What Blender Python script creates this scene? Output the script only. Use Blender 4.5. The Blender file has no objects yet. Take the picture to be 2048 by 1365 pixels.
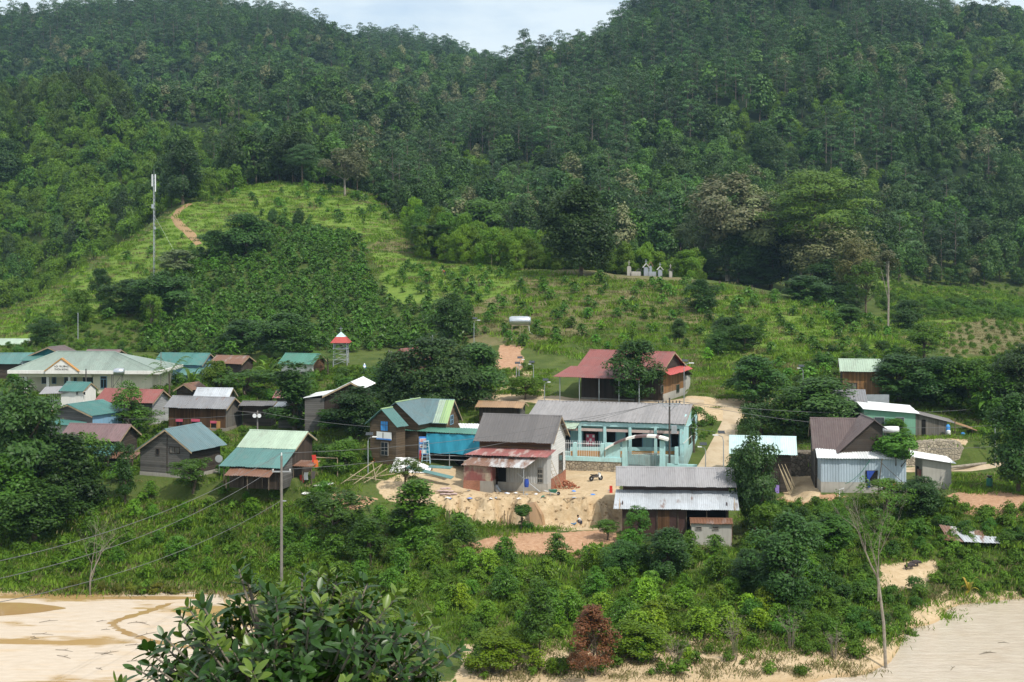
import bpy, math, random
import numpy as np
from mathutils import Vector, Matrix, noise as mnoise
sc = bpy.context.scene
col = sc.collection
R = math.radians
# ---------------------------------------------------------------- camera, sky, sun, exposure
F, CX, HY, CZ = 2844.4, 1024.0, 500.0, 33.0        # focal length (px of the 2048 px frame), centre column, horizon row, eye height above the mud
cd = bpy.data.cameras.new("camera"); cam = bpy.data.objects.new("camera", cd); col.objects.link(cam)
cam.location = (0, 0, CZ); cam.rotation_euler = (R(90), 0, 0)
cd.sensor_width = 36.0; cd.lens = 50.0; cd.shift_y = -(682.5 - HY) / 2048.0
cd.clip_start = 0.1; cd.clip_end = 12000
sc.camera = cam
SUN_EL, SUN_AZ = R(53), R(141)
w = bpy.data.worlds.new("World"); sc.world = w; w.use_nodes = True
nt = w.node_tree; nt.nodes.clear()
out = nt.nodes.new("ShaderNodeOutputWorld"); bg = nt.nodes.new("ShaderNodeBackground")
sky = nt.nodes.new("ShaderNodeTexSky"); sky.sky_type = 'NISHITA'; sky.sun_disc = False
sky.sun_elevation = SUN_EL; sky.sun_rotation = SUN_AZ; sky.altitude = 900; sky.dust_density = 2.0
tc = nt.nodes.new("ShaderNodeTexCoord"); mp = nt.nodes.new("ShaderNodeMapping"); mp.inputs['Scale'].default_value = (2.2, 2.2, 7.0)
mp.inputs['Location'].default_value = (0.35, 0.1, 0.3)
n1 = nt.nodes.new("ShaderNodeTexNoise"); n1.inputs['Scale'].default_value = 1.6; n1.inputs['Detail'].default_value = 9; n1.inputs['Roughness'].default_value = .55
cr = nt.nodes.new("ShaderNodeValToRGB"); cr.color_ramp.elements[0].position = .28; cr.color_ramp.elements[1].position = .50
mx = nt.nodes.new("ShaderNodeMix"); mx.data_type = 'RGBA'; mx.inputs['B'].default_value = (7.9, 8.4, 8.8, 1)     # sunlit cloud
nt.links.new(tc.outputs['Generated'], mp.inputs[0]); nt.links.new(mp.outputs[0], n1.inputs['Vector'])
nt.links.new(n1.outputs['Fac'], cr.inputs[0]); nt.links.new(cr.outputs[0], mx.inputs['Factor'])
sx = nt.nodes.new("ShaderNodeSeparateXYZ"); lo = nt.nodes.new("ShaderNodeMapRange"); lo.inputs[1].default_value = .22; lo.inputs[2].default_value = .5; lo.inputs[3].default_value = 1.0; lo.inputs[4].default_value = .0
cb = nt.nodes.new("ShaderNodeMix"); cb.data_type = 'RGBA'; cb.inputs['A'].default_value = (7.0, 7.4, 7.8, 1); cb.inputs['B'].default_value = (5.7, 6.5, 7.0, 1)   # clouds low over the hills are the brightest
nt.links.new(tc.outputs['Generated'], sx.inputs[0]); nt.links.new(sx.outputs[2], lo.inputs[0]); nt.links.new(lo.outputs[0], cb.inputs['Factor']); nt.links.new(cb.outputs['Result'], mx.inputs['B'])
nt.links.new(sky.outputs[0], mx.inputs['A']); nt.links.new(mx.outputs['Result'], bg.inputs[0])
bg.inputs[1].default_value = 0.135
nt.links.new(bg.outputs[0], out.inputs[0])
sd = bpy.data.lights.new("sun", 'SUN'); sd.energy = 3.8; sd.angle = R(0.53); sd.color = (1.0, .95, .86)
sun = bpy.data.objects.new("sun", sd); col.objects.link(sun)
tosun = Vector((math.sin(SUN_AZ) * math.cos(SUN_EL), math.cos(SUN_AZ) * math.cos(SUN_EL), math.sin(SUN_EL)))
sun.rotation_euler = tosun.to_track_quat('Z', 'Y').to_euler(); sun.location = (60, -60, 150)
sc.view_settings.view_transform = 'Standard'; sc.view_settings.look = 'None'
sc.view_settings.exposure = 0.14; sc.view_settings.gamma = 1.0
sc.cycles.max_bounces = 6; sc.cycles.transparent_max_bounces = 6; sc.cycles.volume_bounces = 0
sc.cycles.use_denoising = True
# ---------------------------------------------------------------- helpers
rng = np.random.default_rng(7); random.seed(7)

def tag(o, label=None, cat=None, group=None, kind=None):
    if label: o["label"] = label
    if cat: o["category"] = cat
    if group: o["group"] = group
    if kind: o["kind"] = kind
    return o

def thing(name, label, cat, loc=(0, 0, 0), rz=0, group=None):
    o = bpy.data.objects.new(name, None); col.objects.link(o); o.empty_display_size = .3
    o.location = loc; o.rotation_euler = (0, 0, rz)
    return tag(o, label, cat, group)

def link(name, me, parent=None):
    o = bpy.data.objects.new(name, me); col.objects.link(o)
    if parent is not None: o.parent = parent
    return o

def npmesh(name, V, FA, mats, mi=None, smooth=False):
    """V (n,3) array, FA list of (array of face indices (m,k))"""
    me = bpy.data.meshes.new(name)
    V = np.asarray(V, np.float32); me.vertices.add(len(V)); me.vertices.foreach_set("co", V.ravel())
    lp = np.concatenate([f.ravel() for f in FA]).astype(np.int32)
    tot = np.concatenate([np.full(len(f), f.shape[1], np.int32) for f in FA])
    st = np.concatenate([[0], np.cumsum(tot)[:-1]]).astype(np.int32)
    me.loops.add(len(lp)); me.loops.foreach_set("vertex_index", lp)
    me.polygons.add(len(tot)); me.polygons.foreach_set("loop_start", st); me.polygons.foreach_set("loop_total", tot)
    if mi is not None: me.polygons.foreach_set("material_index", np.asarray(mi, np.int32))
    if smooth: me.polygons.foreach_set("use_smooth", np.ones(len(tot), bool))
    for m in mats: me.materials.append(m)
    me.update(calc_edges=True); me.validate()
    return me

class MB:
    """collects shapes, links them as one mesh object"""
    def __init__(s): s.v = []; s.f = []; s.mi = []; s.cur = 0
    def add(s, vs, fs):
        b = len(s.v); s.v += [tuple(p) for p in vs]
        for f in fs: s.f.append([b + i for i in f]); s.mi.append(s.cur)
        return s
    def box(s, x0, x1, y0, y1, z0, z1):
        return s.add([(x0,y0,z0),(x1,y0,z0),(x1,y1,z0),(x0,y1,z0),(x0,y0,z1),(x1,y0,z1),(x1,y1,z1),(x0,y1,z1)],
                     [(3,2,1,0),(4,5,6,7),(0,1,5,4),(1,2,6,5),(2,3,7,6),(3,0,4,7)])
    def prism(s, pts, vec):
        n = len(pts); a = [Vector(p) for p in pts]; v = Vector(vec); b = [p + v for p in a]
        return s.add(a + b, [tuple(range(n))[::-1], tuple(range(n, 2*n))] + [(i, (i+1) % n, n + (i+1) % n, n + i) for i in range(n)])
    def slab(s, a, b, c, d, t):
        a, b, c, d = map(Vector, (a, b, c, d)); n = (b - a).cross(d - a).normalized()
        return s.prism([a, b, c, d], n * -t)
    def corr(s, a, b, c, d, pitch=.3, h=.035, t=.02):
        """ribbed sheet: a->b along the eave, d->c along the top"""
        a, b, c, d = map(Vector, (a, b, c, d)); n = (b - a).cross(d - a).normalized()
        if n.z < 0 and abs(n.z) > .05: n = -n
        k = max(2, int((b - a).length / pitch)); vs = []; fs = []
        pr = [(0, 0), (.3, 0), (.4, h), (.9, h)]
        st = [((i + u) / k, o) for i in range(k) for u, o in pr] + [(1, 0)]
        W_ = (b - a).length; ns = max(1, int(W_/.95)); dn = (a - d).normalized(); jl = [random.uniform(-.02, .09) for _ in range(ns+1)]; jh = [random.uniform(-.012, .022) for _ in range(ns+1)]
        for u, o in st:
            q_ = min(ns-1, int(u*ns)); ex = dn*(jl[q_] if W_ > 2 and n.z > .3 else 0); o = o + (jh[q_] if W_ > 2 else 0)
            for off in (o, o - t - .01):
                vs.append(a.lerp(b, u) + n * off + ex); vs.append(d.lerp(c, u) + n * off)
        for i in range(len(st) - 1):
            p = 4*i; q = p + 4
            fs += [(p, q, q+1, p+1), (p+2, p+3, q+3, q+2), (p, p+2, q+2, q), (p+1, q+1, q+3, p+3)]
        e = 4*(len(st)-1); fs += [(0, 1, 3, 2), (e, e+2, e+3, e+1)]
        return s.add(vs, fs)
    def tube(s, path, r, n=6, r1=None, cap=True):
        path = [Vector(p) for p in path]; m = len(path)
        rr = [r + (( r if r1 is None else r1) - r) * i / max(1, m-1) for i in range(m)] if not hasattr(r, '__len__') else r
        vs = []; fs = []
        for i, p in enumerate(path):
            t = (path[min(i+1, m-1)] - path[max(i-1, 0)]).normalized()
            u = t.cross(Vector((0, 0, 1)) if abs(t.z) < .95 else Vector((1, 0, 0))).normalized(); v = t.cross(u)
            for k in range(n):
                a = 2*math.pi*k/n; vs.append(p + (u*math.cos(a) + v*math.sin(a)) * rr[i])
        for i in range(m-1):
            for k in range(n):
                fs.append((i*n+k, i*n+(k+1) % n, (i+1)*n+(k+1) % n, (i+1)*n+k))
        if cap: fs += [tuple(range(n))[::-1], tuple(range((m-1)*n, m*n))]
        return s.add(vs, fs)
    def lathe(s, c, prof, n=14, axis='z'):
        vs = []; fs = []; c = Vector(c)
        for r_, h in prof:
            for k in range(n):
                a = 2*math.pi*k/n; p = (r_*math.cos(a), r_*math.sin(a), h)
                if axis == 'x': p = (h, p[0], p[1])
                if axis == 'y': p = (p[0], h, p[1])
                vs.append(c + Vector(p))
        for i in range(len(prof)-1):
            for k in range(n): fs.append((i*n+k, i*n+(k+1) % n, (i+1)*n+(k+1) % n, (i+1)*n+k))
        fs += [tuple(range(n))[::-1], tuple(range((len(prof)-1)*n, len(prof)*n))]
        return s.add(vs, fs)
    def obj(s, name, mat, parent=None, smooth=False):
        me = bpy.data.meshes.new(name); me.from_pydata(s.v, [], s.f)
        mats = mat if isinstance(mat, (list, tuple)) else [mat]
        for m in mats: me.materials.append(m)
        if len(mats) > 1: me.polygons.foreach_set("material_index", s.mi)
        if smooth: me.polygons.foreach_set("use_smooth", [True]*len(s.f))
        me.update()
        return link(name, me, parent)

def ray(px, py): return Vector(((px - CX) / F, 1.0, -(py - HY) / F))
def P(px, py, d): return Vector((0, 0, CZ)) + ray(px, py) * d
def pix(p): return CX + F*p[0]/p[1], HY + F*(CZ - p[2])/p[1]
# ---------------------------------------------------------------- materials
class NT:
    def __init__(s, name):
        s.m = bpy.data.materials.new(name); s.m.use_nodes = True; s.t = s.m.node_tree; s.t.nodes.clear()
        s.o = s.n("OutputMaterial")
    def n(s, ty, **kw):
        nd = s.t.nodes.new("ShaderNode" + ty)
        for k, v in kw.items(): setattr(nd, k, v)
        return nd
    def put(s, sock, v):
        if isinstance(v, bpy.types.NodeSocket): s.t.links.new(v, sock)
        elif hasattr(v, '__len__') and len(v) == 3 and sock.type == 'RGBA': sock.default_value = (*v, 1)
        else: sock.default_value = v
    def math(s, op, a, b=None, clamp=False):
        nd = s.n("Math", operation=op, use_clamp=clamp); s.put(nd.inputs[0], a)
        if b is not None: s.put(nd.inputs[1], b)
        return nd.outputs[0]
    def mix(s, f, a, b, bt='MIX'):
        nd = s.n("Mix", data_type='RGBA', blend_type=bt); s.put(nd.inputs['Factor'], f)
        s.put(nd.inputs['A'], a); s.put(nd.inputs['B'], b); return nd.outputs['Result']
    def obj(s): return s.n("TexCoord").outputs['Object']
    def pos(s): return s.n("NewGeometry").outputs['Position']
    def noise(s, sc_, det=4, vec=None, scale3=None, rough=.55):
        v = vec if vec is not None else s.obj()
        if scale3: 
            mp = s.n("Mapping"); s.put(mp.inputs[0], v); mp.inputs['Scale'].default_value = scale3; v = mp.outputs[0]
        nd = s.n("TexNoise"); s.put(nd.inputs['Vector'], v); nd.inputs['Scale'].default_value = sc_; nd.inputs['Detail'].default_value = det
        nd.inputs['Roughness'].default_value = rough
        return nd.outputs['Fac']
    def ramp(s, f, p0, p1):
        nd = s.n("MapRange"); s.put(nd.inputs[0], f); nd.inputs[1].default_value = p0; nd.inputs[2].default_value = p1; return nd.outputs[0]
    def xyz(s, v):
        nd = s.n("SeparateXYZ"); s.put(nd.inputs[0], v); return nd.outputs
    def white(s, v):
        nd = s.n("TexWhiteNoise", noise_dimensions='1D'); s.put(nd.inputs['W'], v); return nd.outputs['Value']
    def done(s, base, rough=.85, metal=0, bump=None, bs=.3, bd=.05, spec=.3):
        b = s.n("BsdfPrincipled"); s.put(b.inputs['Base Color'], base); s.put(b.inputs['Roughness'], rough); b.inputs['Metallic'].default_value = metal
        b.inputs['Specular IOR Level'].default_value = spec
        if bump is not None:
            bn = s.n("Bump"); bn.inputs['Strength'].default_value = bs; bn.inputs['Distance'].default_value = bd
            s.put(bn.inputs['Height'], bump); s.t.links.new(bn.outputs[0], b.inputs['Normal'])
        s.t.links.new(b.outputs[0], s.o.inputs[0]); return s.m

def sca(c, k): return tuple(min(1, x*k) for x in c)

def m_plain(name, c, rough=.85, metal=0, var=.18, sc_=1.5, spec=.3):
    t = NT(name); n = t.noise(sc_, 6)
    return t.done(t.mix(t.ramp(n, .3, .7), sca(c, 1-var), sca(c, 1+var)), rough, metal, n, .15, .03, spec)

def m_plaster(name, c, dirt=(.16, .13, .10), amt=.35):
    t = NT(name); o = t.obj(); n = t.noise(.8, 6, o); st = t.noise(1.4, 5, o, (3, 3, .35)); z = t.xyz(o)[2]
    base = t.mix(t.ramp(n, .3, .7), sca(c, .9), sca(c, 1.06))
    f = t.math('MULTIPLY', t.ramp(st, .45, .8), amt)
    low = t.math('MULTIPLY', t.ramp(z, .7, -.1), t.ramp(n, .25, .6)); f = t.math('ADD', f, t.math('MULTIPLY', low, .45), True)
    return t.done(t.mix(f, base, dirt), .9, 0, n, .2, .02)

def m_roof(name, c, rust=0.0, rustc=(.16, .07, .035), rough=.45, metal=0.0, alt=None, dirt=.35):
    t = NT(name); o = t.obj(); x = t.xyz(o)
    sheet = t.white(t.math('FLOOR', t.math('MULTIPLY', t.math('ADD', x[0], t.math('MULTIPLY', t.math('FLOOR', t.math('MULTIPLY', x[2], .0)), 1.0)), .95)))
    base = t.mix(sheet, sca(c, .88), sca(c, 1.08))
    if alt: base = t.mix(t.math('GREATER_THAN', sheet, .6), base, alt)
    n = t.noise(.9, 7, o); st = t.noise(2.2, 5, o, (2.5, .5, .5))
    base = t.mix(t.math('MULTIPLY', t.ramp(st, .42, .78), dirt), base, sca(c, .45))
    base = t.mix(t.math('MULTIPLY', t.ramp(n, .5, .75), dirt*.8), base, (.17, .15, .13))
    if rust: base = t.mix(t.math('MULTIPLY', t.ramp(t.noise(.7, 8, o, (1.6, .6, .6)), .62 - rust*.4, .72 - rust*.3), .9), base, t.mix(t.noise(6, 4, o), sca(rustc, .6), sca(rustc, 1.5)))
    return t.done(base, rough, metal, n, .1, .02, .4)

def m_boards(name, c, vert=False, wd=.2, var=.35, grey=.3, gap=.75):
    t = NT(name); o = t.obj(); x = t.xyz(o)
    s_ = t.math('ADD', x[0], x[1]) if vert else x[2]
    q = t.math('DIVIDE', s_, wd); fr = t.math('FRACT', q); rn = t.white(t.math('FLOOR', q))
    grain = t.noise(3.0, 6, o, (8, 8, .6) if vert else (.6, .6, 9))
    a = t.mix(rn, sca(c, 1-var), sca(c, 1+var))
    a = t.mix(t.math('MULTIPLY', t.ramp(grain, .3, .75), .6), a, sca(c, .55))
    g = sum(c)/3*1.25; a = t.mix(t.math('MULTIPLY', t.ramp(t.noise(.5, 5, o), .4, .65), grey), a, (g, g*.97, g*.92))
    edge = t.math('LESS_THAN', fr, .09)
    a = t.mix(t.math('MULTIPLY', edge, gap), a, sca(c, .15))
    return t.done(a, .9, 0, t.math('SUBTRACT', t.math('MULTIPLY', fr, .6), edge), .5, .03, .15)

def m_stone(name, c, sc_=2.6, mortar=(.22, .19, .15)):
    t = NT(name); o = t.obj(); v = t.n("TexVoronoi", feature='DISTANCE_TO_EDGE'); v.inputs['Scale'].default_value = sc_; t.put(v.inputs['Vector'], o)
    v2 = t.n("TexVoronoi"); v2.inputs['Scale'].default_value = sc_; t.put(v2.inputs['Vector'], o)
    a = t.mix(t.xyz(v2.outputs['Color'])[0], sca(c, .55), sca(c, 1.35))
    a = t.mix(t.ramp(t.noise(.4, 5, o), .4, .7), a, sca(c, .7))
    a = t.mix(t.ramp(v.outputs[0], .09, .03), a, mortar)
    return t.done(a, .9, 0, t.ramp(v.outputs[0], 0, .15), .8, .08)

def m_brick(name, c, mortar=(.3, .25, .2)):
    t = NT(name); o = t.obj(); x = t.xyz(o); cb = t.n("CombineXYZ"); t.put(cb.inputs[0], t.math('ADD', x[0], x[1])); t.put(cb.inputs[1], x[2])
    b = t.n("TexBrick"); t.put(b.inputs['Vector'], cb.outputs[0]); b.inputs['Scale'].default_value = 3.2
    t.put(b.inputs['Color1'], sca(c, .8)); t.put(b.inputs['Color2'], sca(c, 1.25)); t.put(b.inputs['Mortar'], mortar)
    return t.done(t.mix(t.math('MULTIPLY', t.ramp(t.noise(1.2, 5, o), .45, .7), .5), b.outputs[0], sca(c, .5)), .9, 0, b.outputs['Fac'], .3, .02)

def m_leaf(name, ca, cb, trans=.3, rough=.5, spec=.3, vv=.56):
    t = NT(name); g = t.n("NewGeometry"); oi = t.n("ObjectInfo")
    f = t.math('ADD', t.math('MULTIPLY', g.outputs['Random Per Island'], .55), t.math('MULTIPLY', oi.outputs['Random'], .45))
    c = t.mix(1.0, t.mix(f, ca, cb), oi.outputs['Color'], 'MULTIPLY')
    hs = t.n("HueSaturation"); t.put(hs.inputs['Color'], c)
    t.put(hs.inputs['Hue'], t.math('ADD', .488, t.math('MULTIPLY', oi.outputs['Random'], .024)))
    t.put(hs.inputs['Value'], t.math('ADD', 1-vv/2, t.math('MULTIPLY', t.math('FRACT', t.math('MULTIPLY', oi.outputs['Random'], 7.3)), vv)))
    c = hs.outputs[0]
    b = t.n("BsdfPrincipled"); t.put(b.inputs['Base Color'], c); b.inputs['Roughness'].default_value = rough; b.inputs['Specular IOR Level'].default_value = spec
    tr = t.n("BsdfTranslucent"); t.put(tr.inputs[0], t.mix(.5, c, (.10, .16, .02)))
    ms = t.n("MixShader"); ms.inputs[0].default_value = trans; t.t.links.new(b.outputs[0], ms.inputs[1]); t.t.links.new(tr.outputs[0], ms.inputs[2])
    t.t.links.new(ms.outputs[0], t.o.inputs[0]); return t.m

L_dark = m_leaf("leaf_dark", (.020, .062, .010), (.052, .122, .018), .25)
L_mid = m_leaf("leaf_mid", (.036, .105, .009), (.095, .20, .016), .32)
L_bright = m_leaf("leaf_bright", (.075, .17, .008), (.16, .27, .018), .38)
L_grey = m_leaf("leaf_grey", (.08, .11, .035), (.27, .265, .13), .25)
L_red = m_leaf("leaf_red", (.125, .058, .020), (.25, .13, .045), .25)
L_pine = m_leaf("leaf_pine", (.016, .056, .014), (.060, .130, .026), .18, vv=.8)
L_far = m_leaf("leaf_far", (.016, .060, .010), (.090, .175, .020), .2, vv=1.15)
L_coffee = m_leaf("leaf_coffee", (.026, .094, .007), (.105, .225, .016), .3, .42)
L_weed = m_leaf("leaf_weed", (.055, .135, .010), (.135, .235, .022), .35, .6, .2)
L_grass = m_leaf("leaf_grass", (.12, .25, .018), (.23, .34, .045), .48, .8, .1)
L_straw = m_leaf("leaf_straw", (.16, .15, .06), (.28, .24, .12), .3, .8, .1)
L_yellow = m_leaf("leaf_yellow", (.28, .20, .02), (.42, .34, .05), .35)
bark = m_plain("bark", (.11, .085, .06), .95, var=.35, sc_=3)
bark_mid = m_plain("bark_mid", (.15, .125, .10), .95, var=.3, sc_=3)
bark_pale = m_plain("bark_pale", (.27, .235, .19), .95, var=.3, sc_=3)
twig = m_plain("twig", (.20, .17, .135), .95, var=.3)
concrete = m_plaster("concrete", (.42, .40, .36))
cement_dark = m_plaster("cement_dark", (.27, .25, .22))
white_wall = m_plaster("white_wall", (.74, .72, .67), amt=.2)
cream = m_plaster("cream", (.74, .68, .52), amt=.15)
cyan_wall = m_plaster("cyan_wall", (.42, .66, .66), amt=.3)
green_wall = m_plaster("green_wall", (.17, .36, .25), amt=.25)
blue_wall = m_plaster("blue_wall", (.20, .36, .50), amt=.25)
orange_wall = m_plaster("orange_wall", (.46, .24, .08), amt=.2)
pink_band = m_plaster("pink_band", (.55, .42, .38), amt=.2)
wood_dark = m_boards("wood_dark", (.075, .058, .045), False, .22, .35, .4)
wood_dark_v = m_boards("wood_dark_v", (.075, .055, .042), True, .22, .35, .3)
wood_grey = m_boards("wood_grey", (.135, .125, .115), False, .24, .4, .5)
wood_grey_v = m_boards("wood_grey_v", (.17, .15, .125), True, .22, .4, .5)
wood_brown = m_boards("wood_brown", (.115, .060, .030), True, .18, .4, .15)
wood_brown_h = m_boards("wood_brown_h", (.15, .085, .045), False, .26, .4, .25)
wood_house = m_boards("wood_house", (.13, .092, .058), False, .28, .25, .2)
wood_orange = m_boards("wood_orange", (.30, .155, .06), True, .22, .4, .25)
wood_white = m_boards("wood_white", (.72, .72, .70), False, .26, .06, .1, .35)
wood_pale = m_boards("wood_pale", (.40, .40, .40), False, .24, .2, .2, .5)
timber = m_plain("timber", (.36, .27, .17), .9, var=.3)
bamboo_pole = m_plain("bamboo_pole", (.33, .27, .17), .8, var=.3)
r_red = m_roof("roof_red", (.25, .078, .066), dirt=.4)
r_redbright = m_roof("roof_redbright", (.42, .065, .055), dirt=.15)
r_grey = m_roof("roof_grey", (.225, .225, .235), rust=.12, dirt=.4)
r_greylight = m_roof("roof_greylight", (.31, .30, .305), dirt=.35)
r_school = m_roof("roof_school", (.27, .255, .25), dirt=.45)
r_dark = m_roof("roof_dark", (.135, .125, .122), dirt=.25)
r_brown = m_roof("roof_brown", (.125, .09, .085), dirt=.42)
r_maroon = m_roof("roof_maroon", (.18, .112, .112), dirt=.45)
r_teal = m_roof("roof_teal", (.06, .185, .165), dirt=.42)
r_teal2 = m_roof("roof_teal2", (.09, .205, .19), dirt=.4)
r_tealblue = m_roof("roof_tealblue", (.12, .195, .21), dirt=.42)
r_tealgreen = m_roof("roof_tealgreen", (.07, .21, .155), dirt=.2)
r_palegreen = m_roof("roof_palegreen", (.38, .48, .37), dirt=.38)
r_lime = m_roof("roof_lime", (.30, .43, .20), dirt=.2)
r_hall = m_roof("roof_hall", (.24, .30, .255), dirt=.38)
r_cyan = m_roof("roof_cyan", (.50, .66, .66), dirt=.3)
r_white = m_roof("roof_white", (.72, .74, .74), dirt=.2)
r_zinc = m_roof("roof_zinc", (.52, .55, .58), rust=.03, rough=.4, metal=.2, dirt=.35)
r_rust = m_roof("roof_rust", (.30, .25, .23), rust=.85, dirt=.4)
r_rustmix = m_roof("roof_rustmix", (.50, .50, .50), rust=.55, dirt=.3)
r_redold = m_roof("roof_redold", (.33, .12, .11), rust=.25, rustc=(.4, .33, .3), dirt=.5)
r_tan = m_roof("roof_tan", (.34, .21, .11), dirt=.35)
tin_blue = m_roof("tin_blue", (.40, .48, .54), dirt=.12, rough=.5)
tin_grey = m_roof("tin_grey", (.42, .42, .41), dirt=.3, rough=.5)
tin_maroon = m_roof("tin_maroon", (.07, .035, .03), dirt=.4)
tin_red = m_roof("tin_red", (.26, .09, .08), rust=.4, rustc=(.36, .30, .22), dirt=.5)
brickm = m_brick("brick", (.33, .12, .065))
stone = m_stone("stone", (.40, .34, .25))
stone_dk = m_stone("stone_dk", (.22, .185, .14), 2.2, (.08, .07, .05))
glass = m_plain("glass_dark", (.02, .025, .03), .12, var=.3, spec=.5)
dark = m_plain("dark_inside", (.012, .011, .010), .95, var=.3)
blue_shutter = m_plain("blue_shutter", (.06, .27, .62), .6)
white_paint = m_plain("white_paint", (.76, .76, .74), .6, var=.06)
blue_paint = m_plain("blue_paint", (.08, .24, .62), .6)
red_paint = m_plain("red_paint", (.50, .04, .03), .6)
orange_stuff = m_plain("orange_stuff", (.62, .14, .03), .7, var=.3)
pink_cloth = m_plain("pink_cloth", (.55, .10, .16), .9)
blue_cloth = m_plain("blue_cloth", (.03, .07, .33), .85)
tarp_blue = m_plain("tarp_blue", (.03, .27, .40), .55, var=.12, sc_=.8)
tarp_teal = m_plain("tarp_teal", (.015, .11, .12), .6, var=.25)
tarp_white = m_plain("tarp_white", (.80, .80, .80), .6, var=.1)
plastic_white = m_plain("plastic_white", (.75, .75, .75), .5, var=.08)
steel = m_plain("steel", (.62, .64, .66), .28, .85, var=.1)
galv = m_plain("galvanised", (.42, .44, .46), .45, .5, var=.1)
iron = m_plain("iron", (.10, .09, .085), .6, .3, var=.2)
rubber = m_plain("rubber", (.02, .02, .02), .8)
pole_c = m_plain("pole_concrete", (.21, .19, .17), .95, var=.2)
pole_dk = m_plain("pole_dark", (.085, .078, .07), .95, var=.25)
wire = m_plain("wire", (.13, .13, .13), .7)
grey_tomb = m_plaster("grey_tomb", (.30, .33, .37), amt=.4)
skin = m_plain("skin", (.30, .16, .10), .6, var=.05)
hair = m_plain("hair", (.012, .010, .010), .6)
shirt_white = m_plain("shirt_white", (.62, .68, .72), .9, var=.05)
trousers = m_plain("trousers", (.05, .055, .08), .9)
pig_skin = m_plain("pig_skin", (.055, .045, .045), .9, var=.2)
ladder_blue = m_plain("ladder_paint", (.42, .60, .68), .6, var=.1)
green_paint = m_plain("green_paint", (.10, .25, .07), .7)
bin_green = m_plain("bin_green", (.03, .15, .10), .5)
sack = m_plain("sack", (.45, .33, .30), .9, var=.25, sc_=5)
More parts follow.
